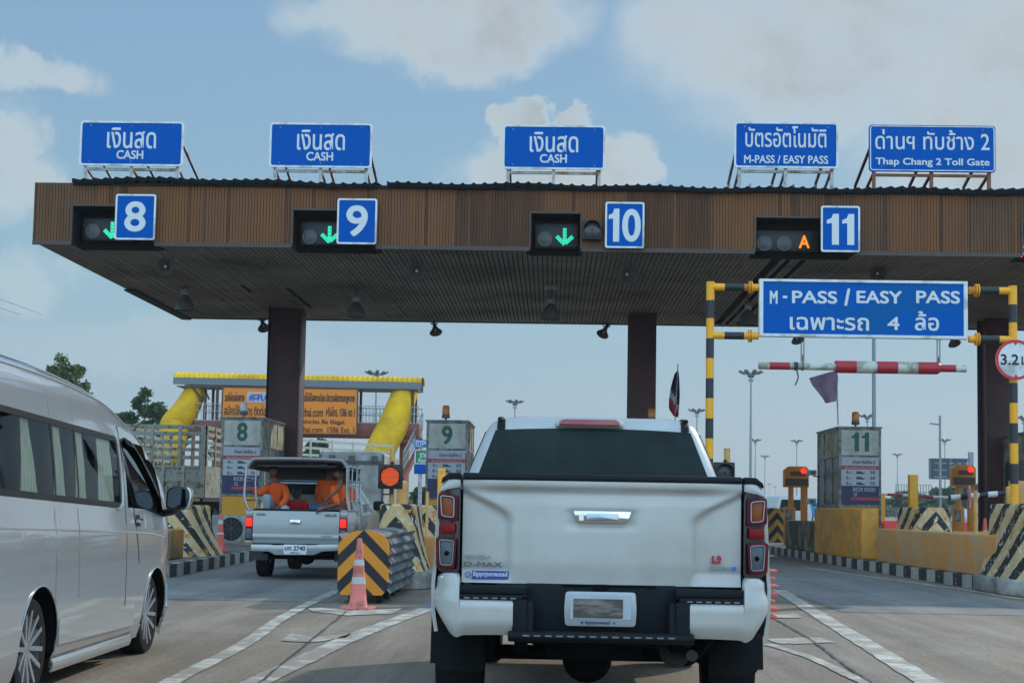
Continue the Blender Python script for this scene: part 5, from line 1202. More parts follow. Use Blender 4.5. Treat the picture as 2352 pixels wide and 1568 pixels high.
# ================================================================== SILVER VAN
M_vp = mat('silver_van_paint', 'A8ABAB', .26, metal=.4, var=.03, vscale=2, coat=1)
VTH = 0.025635; vo = Vector((-4.1897, 9.5774, 0))
van = T('passenger_van', 'silver high roof passenger van with curtained windows in the left lane', 'van', vo, VTH)
def V_(mb, name, m, par=None, **k):
    if name == 'door_seam': return build_each(mb, name, m, par or van, world=False, **k)
    return mb.build(name, m, par or van, world=False, **k)
def lerp_tab(tab, x):
    if x <= tab[0][0]: return tab[0][1]
    for (a, b), (c, d) in zip(tab[:-1], tab[1:]):
        if x <= c: return b+(d-b)*(x-a)/(c-a)
    return tab[-1][1]
ROOFZ = [(-1.3, 2.26), (-.3, 2.255), (.45, 2.24), (1.05, 2.215), (1.76, 2.165), (2.09, 2.12), (2.37, 2.05), (2.75, 1.955), (3.22, 1.80), (3.5, 1.62), (3.75, 1.42), (3.92, 1.24), (4.08, 1.08), (4.16, .9), (4.17, .35)]
def vdrop(y): return -.025*max(0, y)      # the measured side lines fall gently forward
def van_half(z, y):
    """half width of the side at height z"""
    zt = lerp_tab(ROOFZ, y)
    tab = [(.16, .885), (.30, .93), (.5, .945), (.75, .945), (.95, .943), (1.06, .94), (1.12, .928), (1.24, .918), (1.5, .895), (1.82, .855), (2.0, .825), (2.07, .80), (2.13, .755), (2.2, .68), (2.26, .5)]
    sh = 2.26-zt
    w = lerp_tab(tab, z if z < 1.3 else min(2.26, z+max(0, sh)*max(0, (z-1.3))/max(.2, zt-1.3)))
    # plan taper towards the nose
    if y > 3.35: w -= .42*((y-3.35)/.82)**2.6
    if y < -1.0: w -= .2*((-1.0-y)/.25)**2
    return w
WF, WB, RW = 3.12, 0.0, .33
def vring_side(y, zs): return [Vector((van_half(z, y), y, z)) for z in zs]
ysV = sorted([-1.2, -1.12, -1.0, -.9, -.78, -.6, -.5]+[i*.1-.4 for i in range(9)]+[.42, .5, .6, .76, .88, 1.0, 1.2, 1.4, 1.6, 1.8, 1.98, 2.06, 2.2, 2.32, 2.45, 2.55, 2.62, 2.7, 2.8, 2.9, 3.0, 3.12, 3.24, 3.34, 3.44, 3.52, 3.6, 3.7, 3.8, 3.9, 4.0, 4.08, 4.14, 4.17]+[c_+s_*(R_q+e_) for c_, R_q in ((3.12, .385), (0, .395)) for s_ in (-1, 1) for e_ in (.004, -.002, -.012, -.035)])
wt = lambda y: 1.825-.028*(y+.3); wb_ = lambda y: 1.30-.04*(y+.3)*.75      # window band top / bottom
N1 = 26
def vz(y, k):
    """row heights: lower body, window band, upper body"""
    zt = lerp_tab(ROOFZ, y)-.006
    sill = .17
    for c, R in ((WF, .385), (WB, .395)):
        if abs(y-c) < R: sill = max(sill, .335+math.sqrt(R*R-(y-c)**2))
    b, t = min(wb_(y), zt-.16), min(wt(y), zt-.08)
    if k <= 12: return sill+(b-sill)*k/12
    if k <= 17: return b+(t-b)*(k-12)/5
    return t+(zt-t)*(1-(1-(k-17)/(N1-17))**1.5)
def win_open(y0, y1, k):
    ym = (y0+y1)/2
    return 12 <= k < 17 and (-.95 < ym < 1.98)
for s in (1, -1):
    mb = MB(); idx = {}
    for i, y in enumerate(ysV):
        for k in range(N1+1):
            z = vz(y, k); idx[i, k] = len(mb.v); mb.v.append(Vector((s*van_half(z, y), y, z)))
    for i in range(len(ysV)-1):
        for k in range(N1):
            if win_open(ysV[i], ysV[i+1], k): continue
            ym = (ysV[i]+ysV[i+1])/2
            if 12 <= k < 17 and 2.2 < ym < 3.34 and (lerp_tab(ROOFZ, ym)-.14 > vz(ym, k+1)): continue
            mb.f.append((idx[i, k], idx[i+1, k], idx[i+1, k+1], idx[i, k+1])); mb.m.append(0)
    V_(mb, 'side_panel', M_vp, smooth=True, ang=60)
# roof, nose and tail
mb = MB(); rings = []
for y in ysV:
    zt = lerp_tab(ROOFZ, y)-.006; w = van_half(zt, y); rings.append([Vector((w*x, y, zt+.035*(1-x*x))) for x in [1-2*j/16 for j in range(17)]])
mb.loft(rings, caps=False, closed=False); V_(mb, 'roof', M_vp, smooth=True, ang=60)
mb = MB()
for ye, s in ((4.17, 1), (-1.2, -1)):
    mb.sheet(lambda u, v: (lambda z: Vector(((u*2-1)*van_half(z, ye), ye+s*.04*(1-(u*2-1)**2), z)))(.17+(lerp_tab(ROOFZ, ye)-.17)*v), 12, 10)
V_(mb, 'end_panel', M_vp, smooth=True)
mb = MB(); mb.sheet(lambda u, v: (lambda y: Vector(((u*2-1)*van_half(lerp_tab(ROOFZ, y), y)*.93, y+.012, lerp_tab(ROOFZ, y)+.035*(1-(u*2-1)**2)+.006)))(3.05+.85*v), 14, 10); V_(mb, 'windscreen', mat('dark_tint', '1E2224'), smooth=True)
# dark liner behind the side openings
mb = MB()
for s in (1, -1): mb.sheet(lambda u, v: (lambda y, z: Vector((s*(van_half(z, y)-.13), y, z)))(-1.1+4.5*u, 1.1+.8*v), 20, 4)
mb.box(-.8, .8, -1.1, 3.3, 1.0, 1.02); mb.box(-.8, .8, -1.15, -1.1, .4, 2.0)
V_(mb, 'interior', mat('van_interior', '1A1C1D', .8, var=.3))
M_vg = glass_mat('van_glass', (.85, .88, .86), -.12)
s = 1
def vside(y, z, off=.0): return Vector((van_half(z, y)+off, y, z))
def patch(ys, zlo, zhi, m_, name, off=.003, ny=20, nz=10, par=None, rc=0, solid=0):
    mb = MB(); y0, y1 = ys
    def fn(u, v):
        y = y0+(y1-y0)*u; a, b = zlo(y), zhi(y)
        if rc:
            d = min(y-y0, y1-y)
            if d < rc: sh = rc-math.sqrt(max(0, rc*rc-(rc-d)**2)); a += sh; b -= sh
        return vside(y, a+(b-a)*v, off)
    mb.sheet(fn, ny, nz); return V_(mb, name, m_, par, smooth=True, ang=80, solid=solid)
for (ya, yb) in ((-.9, .30), (.335, .83), (.865, 1.955)):
    patch((ya, yb), lambda y: wb_(y)+.0, lambda y: wt(y)-.0, M_vg, 'side_glass', .002)
# black surround of the glazed band with rounded end
def band_frame():
    mb = MB(); ys = [-.95+2.95*i/60 for i in range(61)]
    for (lo, hi) in ((lambda y: wb_(y)-.012, lambda y: wb_(y)+.03), (lambda y: wt(y)-.03, lambda y: wt(y)+.012)):
        mb.sheet(lambda u, v: (lambda y: vside(y, lo(y)+(hi(y)-lo(y))*v, .005))(-.95+2.96*u), 40, 2)
    for yc in (.317, .848, 1.985): mb.sheet(lambda u, v: (lambda y: vside(y, wb_(y)+(wt(y)-wb_(y))*v, .005))(yc-.02+.04*u+(0 if yc < 1.9 else 0)), 2, 10)
    V_(mb, 'window_surround', mat('gloss_black', '0E1012', .4, var=.1, spec=.2), smooth=True)
band_frame()
mb = MB(); c = []
for k in range(7): a = rad(90*k/6); c.append(a)
# body coloured corner fillets and chrome edge
mb.tube(curve_pts([vside(1.86, wb_(1.9)-.02, .006), vside(1.98, wb_(2)+.0, .006), vside(2.035, wb_(2)+.09, .006), vside(2.035, (wb_(2)+wt(2))/2, .006), vside(2.0, wt(2)-.06, .006), vside(1.96, wt(2)+.005, .006)], 6), .012, 8); V_(mb, 'window_trim', M_vp, smooth=True)
for yc in (.317, .848):
    mb = MB(); mb.tube([vside(yc-.005*k, .45+k*.155 if k < 9 else .45, .001) for k in range(1, 6)], .0016, 4); mb.tube([vside(yc, wt(yc)+.02+k*.04, .001) for k in range(0, 8)], .0016, 4); V_(mb, 'door_seam', mat('seam_grey', '8C9092', .4), smooth=True)
mb = MB(); mb.tube([vside(2.12+.0*k, .40+k*.1, .001) for k in range(13)]+[vside(2.12, 1.75, .001), vside(2.05, 1.95, .0)], .002, 4); mb.tube([vside(2.09, 1.86, .002), vside(2.15, 1.6, .002), vside(2.36, 1.25, .002), vside(2.44, 1.0, .002), vside(2.52, .78, .002)], .003, 5); mb.tube([vside(3.56, 1.2, .002), vside(3.68, 1.0, .002), vside(3.73, .7, .002), vside(3.66, .35, .002)], .003, 5); V_(mb, 'door_seam', mat('seam_dark', '2A2C2E', .5), smooth=True)
# curtains
M_curt = mat('cream_curtain', 'E2DCC0', .9, var=.1, vscale=9)
for (y0, w0, w1, slant) in ((-.28, .17, .30, .03), (.40, .16, .22, .02), (.90, .20, .22, .02), (1.48, .40, .40, .0)):
    mb = MB()
    def fn(u, v):
        y = y0+slant*(v)+(w0*v+w1*(1-v))*(u)-.0; ww = abs(v-.45)*.0
        z = wb_(y)+.02+(wt(y)-wb_(y)-.05)*v; return Vector((van_half(z, y)-.035+.018*math.sin(u*28+v*1.5), y, z))
    mb.sheet(fn, 30, 10); V_(mb, 'curtain', M_curt, smooth=True, ang=80)
for (y0, r_) in ((-.62, .2), (.35, .16), (1.1, .16)):     # seat backs
    mb = MB(); mb.prismx(rpoly([(y0, 1.0), (y0+r_*.9, 1.0), (y0+r_*.6, 1.62), (y0+r_*.1, 1.66)], .06), .36, .74); V_(mb, 'seat', mat('beige_seat', '8A8474', .8), bevel=.03)
# front door window + pillar + visor
mb = MB(); W = [(2.13, 1.74), (2.30, 1.765), (2.52, 1.735), (2.78, 1.65), (3.06, 1.5), (3.32, 1.27), (3.40, 1.17), (3.3, 1.165), (2.6, 1.235), (2.47, 1.26), (2.30, 1.5)]
def wedge(pts, off, nm, m_, sub=None):
    mb = MB(); cy = sum(p[0] for p in pts)/len(pts); cz = sum(p[1] for p in pts)/len(pts); n = 10
    P = []
    for i in range(len(pts)):
        a, b = pts[i], pts[(i+1) % len(pts)]
        for k in range(4): P.append((a[0]+(b[0]-a[0])*k/4, a[1]+(b[1]-a[1])*k/4))
    m = len(P)
    for j in range(n+1):
        t = j/n
        for (y, z) in P: yy = cy+(y-cy)*t; zz = cz+(z-cz)*t; mb.v.append(vside(yy, zz, off))
    for j in range(1, n):
        for i in range(m): mb.f.append((j*m+i, j*m+(i+1) % m, (j+1)*m+(i+1) % m, (j+1)*m+i)); mb.m.append(0)
    for i in range(m): mb.f.append((0, m+i, m+(i+1) % m)); mb.m.append(0)
    return V_(mb, nm, m_, smooth=True, ang=80)
wedge(W, .004, 'door_glass', glass_mat('door_glass_tint', (.10, .12, .14), .05))
mb = MB(); out = [(y+(y-2.75)*.03, z+(z-1.45)*.05) for y, z in W]
n = len(W); 
for (y, z) in W: mb.v.append(vside(y, z, .007))
for (y, z) in out: mb.v.append(vside(y, z, .006))
mb.f = [(i, (i+1) % n, n+(i+1) % n, n+i) for i in range(n)]; mb.m = [0]*n; V_(mb, 'door_window_seal', mat('gloss_black', '15171A'), smooth=True)
mb = MB(); VS = [(2.2, 1.72), (2.45, 1.70), (2.72, 1.60), (3.0, 1.44), (3.22, 1.27), (3.36, 1.15)]
def vf(u, v):
    k = u*(len(VS)-1); i = min(int(k), len(VS)-2); f_ = k-i; y = VS[i][0]+(VS[i+1][0]-VS[i][0])*f_; z = VS[i][1]+(VS[i+1][1]-VS[i][1])*f_
    return vside(y+.055*v, z+.05*v, .012+.03*(1-v))
mb.sheet(vf, 24, 3); V_(mb, 'window_visor', mat('smoke_visor', '2A2428', .2, var=.1, coat=1), smooth=True, solid=.004)
# mirror
c = Vector((1.07, 3.32, 1.31)); mb = MB(); P = rpoly([(c.x-.105, c.z-.10), (c.x-.10, c.z+.075), (c.x-.02, c.z+.105), (c.x+.09, c.z+.085), (c.x+.105, c.z-.0), (c.x+.08, c.z-.10), (c.x, c.z-.11)], .04, 5)
mb.prism(P, c.y-.04, c.y+.01); mb.prism(inset(P, .03), c.y+.0, c.y+.1); mir = V_(mb, 'door_mirror', mat('mirror_shell', '1E2022', .35, var=.05), bevel=.015)
mb = MB(); mb.prism(inset(P, .018), c.y-.043, c.y-.038); V_(mb, 'mirror_glass', mat('mirror_glass', '4A5662', .05, metal=1, var=0), mir)
mb = MB(); mb.frame([(x_+.012, z_) for x_, z_ in P], inset(P, .012), c.y-.035, c.y+.07); 
mb.v = [v if v.x > c.x+.05 else Vector((v.x-.02, v.y+.03, v.z)) for v in mb.v]; V_(mb, 'mirror_chrome', mat('van_chrome', 'C8CACC', .15, metal=.9, var=0), mir, bevel=.006)
mb = MB(); mb.tube([(.90, 3.42, 1.17), (1.0, 3.38, 1.19), (1.1, 3.36, 1.26)], .035, 10); V_(mb, 'mirror_arm', mat('mirror_shell', '1E2022'), mir, smooth=True)
# handle, crease strips, skirts, wheels
mb = MB(); mb.add([vside(2.44+.10*u, 1.075+.09*v, .006) for v in (0, 1) for u in (0, 1)], [(0, 1, 3, 2)]); V_(mb, 'handle_recess', mat('gloss_black', '15171A'))
mb = MB(); mb.tube([vside(2.40, 1.115, .02), vside(2.47, 1.12, .04), vside(2.55, 1.115, .02)], .016, 8); V_(mb, 'door_handle', M_chr, smooth=True)
def crease(pts, r, m_=None, nm='crease'):
    mb = MB(); mb.tube([vside(y, z, -.002) for y, z in pts], r, 8); V_(mb, nm, m_ or M_vp, smooth=True)
crease([(-1.0, 1.115)]+[(-.8+.2*k, 1.108-.019*.2*k*1.35) for k in range(17)]+[(3.0, 1.0), (3.4, .97)], .007)
mb = MB(); mb.sheet(lambda u, v: (lambda y, z: vside(y, z, .014-.012*v))(.42+2.0*u, .32+.17*v-.03*u), 30, 3); V_(mb, 'lower_cladding', M_vp, smooth=True, solid=.01)
mb = MB(); mb.sheet(lambda u, v: (lambda y, z: vside(y, z, .03*math.sin(math.pi*min(1, v+.2))))(.40+2.06*u, .14+.11*v-.01*u), 30, 5); V_(mb, 'side_skirt', M_vp, smooth=True, solid=.012)
mb = MB(); mb.sheet(lambda u, v: (lambda y, z: vside(y, z, .016))(3.545+.26*u, .12+(.20+.0*u)*v), 8, 4); V_(mb, 'bumper_end', M_vp, smooth=True, solid=.012)
mb = MB(); mb.sheet(lambda u, v: (lambda y, z: vside(y, z, .016))(-1.15+.74*u, .17+.42*v), 8, 4); V_(mb, 'rear_bumper_end', M_vp, smooth=True, solid=.012)
mb = MB(); mb.tube([vside(3.70, 1.0, .01), vside(3.74, .8, .012), vside(3.72, .6, .014), vside(3.66, .36, .016), vside(3.56, .345, .016)], .007, 6); V_(mb, 'chrome_strip', M_chr, smooth=True)
for yc, R in ((WF, .385), (WB, .395)):
    mb = MB(); P = [vside(yc+R*math.cos(rad(a)), .335+R*math.sin(rad(a)), .004) for a in range(-10, 191, 10)]; mb.tube(P, .005, 8); V_(mb, 'arch_lip', M_vp, smooth=True)
    mb = MB(); mb.sheet(lambda u, v: Vector((.93-.4*v, yc+(R+.005)*math.cos(math.pi*(1.1*u-.05)), .335+(R+.005)*math.sin(math.pi*(1.1*u-.05)))), 20, 1); mb.lathe([(.01, 0), (R, 0)], (.5, yc, .335), (1, 0, 0), 20, caps=False); V_(mb, 'wheel_liner', M_blk2)
    for s in (1, -1): wheel(van, s*.79, yc, RW, .21, s, rimr=.72, spokes=6, twin=True)
mb = MB(); mb.box(-.8, .8, -1.0, 4.0, .2, .4); V_(mb, 'underbody', M_blk2)
mb = MB(); mb.tube([vside(y, lerp_tab(ROOFZ, y)-.125-.0*y, .004) for y in [-1.0+.2*k for k in range(21)]], .008, 6); V_(mb, 'roof_seam', mat('seam_grey', '6C7072', .4), smooth=True)
# ================================================================== SILVER PICKUP WITH STEEL CANOPY
HY = 24.7
def zh(x, y, Y): return at((550+x/3.409)*.91875, (1100+y/3.409)*.91875, Y)
def H2(x, y, Y=HY): p = zh(x, y, Y); return (p.x, p.z)
hc = zh(648, 800, HY).x
hl = T('pickup_truck', 'older silver pickup with tubular steel roof carrying passengers, beside booth 8', 'pickup truck', (hc, HY, 0))
M_sp = mat('silver_pickup_paint', '9A9C9A', .35, metal=.4, var=.05, coat=.5)
M_beige = mat('aged_bumper', 'A49C88', .4, metal=.3, var=.1)
hw = zh(1018, 700, HY).x-hc; ztop = zh(648, 603, HY).z; zbot = zh(648, 880, HY).z
def HB(mb, name, m, par=None, **k): return mb.build(name, m, par or hl, **k)
mb = MB()
def htg(u, v):
    z = zbot+(ztop-zbot)*v; x = (u*2-1)*hw; y = HY-.02-.012*math.sin(v*math.pi)
    if v < .16: y += .02*(1-v/.16)
    if .14 < v < .24: y -= .012
    return Vector((hc+x, y, z))
mb.sheet(htg, 10, 30); HB(mb, 'tailgate', M_sp, smooth=True)
mb = MB(); mb.box(hc-hw, hc+hw, HY-.03, HY+.05, ztop, ztop+.035); HB(mb, 'tailgate_cap', M_blk, bevel=.008)
hx = hc+hw+.13; hxl = hc-hw-.13
for s, X in ((1, hx), (-1, hxl)):
    xi = hc+s*hw
    mb = MB()
    def fn(u, v, X=X, s=s, xi=xi):
        y = HY+.02+1.62*u; d = abs(y-HY-1.15); zl = .66 if d > .46 else max(.66, .36+math.sqrt(.46*.46-d*d))
        z = zl+(ztop+.03-zl)*v; bul = .03*math.sin(math.pi*min(1, v*1.1)); return Vector((X+s*bul-s*.02, y, z))
    mb.sheet(fn, 30, 12); HB(mb, 'bed_side', M_sp, smooth=True, solid=.02, ang=60)
    mb = MB(); mb.box(min(xi, X), max(xi, X), HY, HY+1.6, ztop-.0, ztop+.025); HB(mb, 'side_rail', M_sp, bevel=.01)
    zl0, zl1, zl2 = zh(240, 850, HY).z, zh(240, 735, HY).z, zh(240, 650, HY).z
    mb = MB(); mb.box(min(xi, X), max(xi, X), HY-.005, HY+.03, zl2, ztop); mb.build('corner_panel', M_sp, hl, bevel=.01)
    mb = MB(); mb.box(min(xi, X)+.004, max(xi, X)-.004, HY-.03, HY+.12, zl0, zl2); lp = HB(mb, 'tail_lamp', M_red, bevel=.015)
    mb = MB(); mb.box(min(xi, X)+.015, max(xi, X)-.015, HY-.036, HY-.029, zl1+.01, zl2-.015); HB(mb, 'lit_brake_lamp', mat('lit_brake', 'FF2418', emit=1.6), lp, bevel=.004)
    mb = MB(); mb.box(min(xi, X)+.02, max(xi, X)-.02, HY-.036, HY-.029, zl0+.03, zl1-.03); mb.box(min(xi, X)+.015, max(xi, X)-.015, HY-.038, HY-.0365, (zl0+zl1)/2-.006, (zl0+zl1)/2+.006); HB(mb, 'reversing_lens', M_clear, lp, bevel=.004)
    mb = MB(); mb.box(min(xi, X)-.0, max(xi, X)+.0, HY-.06, HY+.25, .60, zl0-.005); HB(mb, 'bumper_corner', M_beige, bevel=.03)
    wheel(hl, (X-s*.13)-hc, 1.15, .35, .22, s, name='wheel'); wheel(hl, (X-s*.13)-hc, 4.2, .35, .22, s)
    a = zh(240, 970, HY); mb = MB(); mb.box(X-s*.02-(.26 if s > 0 else 0), X-s*.02+(.26 if s < 0 else 0), HY+.55, HY+.57, .30, .62); HB(mb, 'mud_flap', mat('flap_grey', '3A3C3E', .7))
    mb = MB(); mb.sheet(lambda u, v: Vector((X-s*.02-s*.3*v, HY+1.15+.46*math.cos(math.pi*u), .36+.46*math.sin(math.pi*u))), 16, 1); HB(mb, 'wheel_liner', M_blk2)
mb = MB()   # step bumper with drop centre
P = [H2(278, 885), H2(440, 885), H2(455, 890), H2(830, 890), H2(845, 885), H2(1016, 885), H2(1016, 940), H2(880, 945), H2(810, 975), H2(480, 975), H2(430, 945), H2(278, 940)]
mb.prism(P, HY-.14, HY+.02); HB(mb, 'bumper', mat('bumper_silver', 'AEB0AE', .35, metal=.5, var=.08), bevel=.012)
a = H2(555, 968); b = H2(752, 888); mb = MB(); mb.prism(rrect(a[0], b[0], a[1], b[1], .01), HY-.152, HY-.142); pq = HB(mb, 'number_plate', M_white, bevel=.002)
p = H2(565, 935); q = H2(740, 898); text('บท 2740', p[0], q[0], p[1], q[1], HY-.153, M_txt, pq, bold=.05, step=.0005)
p = H2(610, 962); q = H2(690, 946); text('ศรีสะเกษ', p[0], q[0], p[1], q[1], HY-.153, M_txt, pq, bold=.02, step=.0005)
for s_, l, t_, r, b_ in (('TOYOTA', 312, 622, 392, 640), ('HILUX', 895, 628, 1000, 652), ('VIGO', 860, 812, 955, 830)):
    p = H2(l, b_); q = H2(r, t_); text(s_, p[0], q[0], p[1], q[1], HY-.036, mat('badge_dark', '55595C', .5), hl, bold=.04, step=.001)
a = H2(600, 712); b = H2(690, 676); mb = MB(); mb.prism(rrect(a[0], b[0], a[1], b[1], .015), HY-.06, HY-.025); HB(mb, 'tailgate_handle', M_chr, bevel=.008)
mb = MB(); mb.box(hc-hw, hc+hw, HY+.05, HY+1.62, .70, .74); HB(mb, 'bed_floor', M_blk)
mb = MB(); mb.box(hc-.55, hc+.55, HY+.1, HY+4.3, .42, .66); mb.tube([(hc-.7, HY+1.15, .35), (hc+.7, HY+1.15, .35)], .05, 10); mb.lathe([(.1, -.12), (.15, 0), (.1, .12)], (hc, HY+1.15, .36), (0, 1, 0), 16)
HB(mb, 'underbody', M_blk2)
mb = MB(); mb.lathe([(.2, 0), (.3, .0), (.33, .04), (.33, .16), (.3, .2), (.2, .2)], (zh(590, 1060, HY).x, HY+.6, .42), (0, 0, 1), 28); HB(mb, 'spare_wheel', M_tyre, smooth=True)
# cab
rings = []
for z, w, y0_, y1_ in ((.5, .80, 1.68, 4.7), (.95, .84, 1.68, 4.75), (1.08, .84, 1.68, 4.7), (1.18, .82, 1.68, 3.7), (1.3, .79, 1.7, 3.5), (1.6, .66, 1.85, 2.95), (1.68, .6, 1.95, 2.8), (1.71, .45, 2.1, 2.65)):
    r = .12; ring = []
    for cx, cy, a0 in ((w-r, y1_-r, 0), (-(w-r), y1_-r, 90), (-(w-r), y0_+r, 180), (w-r, y0_+r, 270)):
        for k in range(5): t_ = rad(a0+22.5*k); ring.append(Vector((hc+cx+r*math.cos(t_), HY+cy+r*math.sin(t_), z)))
    rings.append(ring)
mb = MB(); mb.loft(rings); HB(mb, 'cab', M_sp, smooth=True, ang=50)
for s in (1, -1):
    for a0, a1 in ((1.85, 2.4), (2.44, 3.1)):
        mb = MB(); mb.add([(hc+s*(.802+.005), HY+a0, 1.24), (hc+s*(.802+.005), HY+a1+.2, 1.24), (hc+s*.665, HY+a1-.15, 1.59), (hc+s*.665, HY+max(a0, 2.0), 1.59)], [(0, 1, 2, 3)]); HB(mb, 'side_window', mat('dark_tint', '1E2224'))
    mb = MB(); mb.prism(rrect(hc+s*.98-.1, hc+s*.98+.1, 1.15, 1.32, .04), HY+3.2, HY+3.3); HB(mb, 'door_mirror', M_blk, bevel=.02)
mb = MB(); mb.add([(hc-.62, HY+1.70, 1.27), (hc+.62, HY+1.70, 1.27), (hc+.52, HY+1.83, 1.6), (hc-.52, HY+1.83, 1.6)], [(0, 1, 2, 3)]); HB(mb, 'rear_window', mat('dark_tint', '1E2224'))
# roof and tubular frame
M_ss = mat('stainless_tube', 'A4A6A8', .28, metal=.9, var=.05)
M_tarp = mat('roof_skin', '524E4E', .6, var=.1)
Yr, Yf = HY-.02, HY+1.75
pL = zh(232, 215, Yr); pR = zh(1090, 215, Yr); zt_r = zh(640, 158, Yr).z; ze = zh(640, 205, Yr).z
def roofp(u):
    x = pL.x+(pR.x-pL.x)*u; e = min(u, 1-u); z = zt_r-.02*(u*2-1)**2-(.14*(1-min(1, e/.075))**2); return x, z
mb = MB(); prof = [roofp(i/40) for i in range(41)]
def rf(u, v): x, z = roofp(u); return Vector((x, Yr+(Yf-Yr)*v, z-.02*v))
mb.sheet(rf, 40, 6); HB(mb, 'canopy_roof', M_tarp, smooth=True, solid=.03, ang=60)
mb = MB(); mb.tube([Vector((x, Yr-.005, z+.004)) for x, z in prof], .022, 8); HB(mb, 'roof_edge', mat('edge_grey', '8C8682', .5), smooth=True)
def tubes(nm, lst, r=.02):
    for pts in lst: mb = MB(); mb.tube(pts, r, 8); HB(mb, nm, M_ss, smooth=True)
for s, X, xs_ in ((-1, pL.x, (232, 212, 250)), (1, pR.x, (1085, 1083, 1098))):
    a = zh(xs_[0], 215, Yr); b = zh(xs_[1], 400, Yr); c = zh(xs_[1], 500, Yr); d = zh(xs_[2], 598, Yr)
    tubes('post', [curve_pts([a, b, c, d], 4), [p+Vector((s*.012, .06, 0)) for p in curve_pts([a, b, c, d], 4)]], .018)
    z1, z2 = zh(640, 340, Yr).z, zh(640, 515, Yr).z
    for yy in ((.9, 1.72) if s < 0 else (.6, 1.2, 1.72)): tubes('post', [[(b.x, Yr+yy, a.z-.02), (b.x, Yr+yy, c.z), (d.x, Yr+yy, ztop+.02)]], .014)
    for z in (z1, z2, a.z-.02): tubes('side_rail_tube', [[(b.x, Yr, z), (b.x, Yf, z)]], .016)
tubes('post', [[zh(300, 330, Yr+.4), zh(310, 520, Yr+.4), zh(300, 590, Yr+.4)]], .012)
for yy in (.5, 1.0, 1.5): tubes('roof_bow', [[(pL.x, Yr+yy, zt_r-.1), (pR.x, Yr+yy, zt_r-.1)]], .014)
mb = MB(); mb.box(pL.x+.05, pR.x-.05, Yf-.03, Yf, 1.66, zt_r-.06); HB(mb, 'front_panel', mat('canopy_panel', '35383A', .7))
tubes('cross_tube', [[(pL.x, Yf, zh(640, 325, Yf).z), (pR.x, Yf, zh(640, 325, Yf).z)], [(pL.x, Yf, zh(640, 350, Yf).z), (pR.x, Yf, zh(640, 350, Yf).z)], [(pL.x, Yf, zh(640, 520, Yf).z), (pR.x, Yf, zh(640, 520, Yf).z)]], .014)

# ================================================================== PASSENGERS
M_skin = mat('brown_skin', '7A4A32', .55, var=.08, vscale=12); M_hair = mat('black_hair', '15120F', .6, var=.2)
M_or = mat('orange_shirt', 'E05A18', .85, var=.25, vscale=5, bump=1.0, bscale=9); M_redsh = mat('red_shirt', 'B8141E', .85, var=.2, bump=1.0, bscale=9); M_jean = mat('pale_trousers', '8E9AA4', .85, var=.15); M_jean2 = mat('blue_jeans', '4A6A8C', .85, var=.15); M_shoe = mat('dark_shoe', '22242A', .7)
def skin_mesh(V, E, R, sub=2):
    me = bpy.data.meshes.new('body'); me.from_pydata([tuple(v) for v in V], E, []); o = bpy.data.objects.new('body', me); COL.objects.link(o)
    md = o.modifiers.new('skin', 'SKIN'); md.branch_smoothing = .6
    for i, r in enumerate(R): me.skin_vertices[0].data[i].radius = (r, r) if not isinstance(r, tuple) else r
    me.skin_vertices[0].data[0].use_root = True
    sb = o.modifiers.new('sub', 'SUBSURF'); sb.levels = sub
    bpy.context.view_layer.update(); m2 = bpy.data.meshes.new_from_object(o.evaluated_get(bpy.context.evaluated_depsgraph_get()))
    mb = MB(); mb.v = [v.co.copy() for v in m2.vertices]; mb.f = [tuple(p.vertices) for p in m2.polygons]; mb.m = [0]*len(mb.f)
    bpy.data.objects.remove(o); bpy.data.meshes.remove(me); bpy.data.meshes.remove(m2); return mb
def head_into(mb, c, face, s=1.0, tilt=0):
    """face: horizontal direction the face looks to"""
    f = Vector(face).normalized(); r = Vector((f.y, -f.x, 0)).normalized(); u = Vector((0, 0, 1))
    def P(a, b, k): return c+r*a*s+f*b*s+u*k*s
    def fn(U, V):
        th = U*2*math.pi; ph = math.pi*V; z = -math.cos(ph); q = math.sin(ph)
        x = .076*q*math.sin(th); y = .094*q*math.cos(th); zz = .118*z
        if z < -.2: x *= 1-.35*(-.2-z); y = y*(1-.25*(-.2-z)) + .012*(-.2-z)
        if math.cos(th) > .93 and -.35 < z < .1: y += .018*(1-abs(z+.15)/.25)
        if math.cos(th) > .8 and .08 < z < .2 and math.cos(th) < .97: y -= .008
        return P(x, y, zz)
    mb.sheet(fn, 24, 16, wrapu=True)
    for sd in (-1, 1):
        mb.lathe([(.001, -.006), (.016, -.003), (.02, .004), (.012, .01), (.001, .011)], P(sd*.077, -.004, .0), tuple(r*sd), 8, caps=False)
    return P
def eyes(P, parent):
    mb = MB()
    for sd in (-1, 1): p = P(sd*.03, .086, .012); mb.lathe([(.001, -.008), (.011, -.004), (.011, .004), (.001, .008)], p, (0, 0, 1), 8, caps=False); mb.tube([P(sd*.015, .092, .032), P(sd*.045, .08, .034)], .004, 5)
    mb.tube([P(-.022, .09, -.052), P(.022, .09, -.052)], .004, 5)
    mb.build('eyes_and_mouth', M_hair, parent)
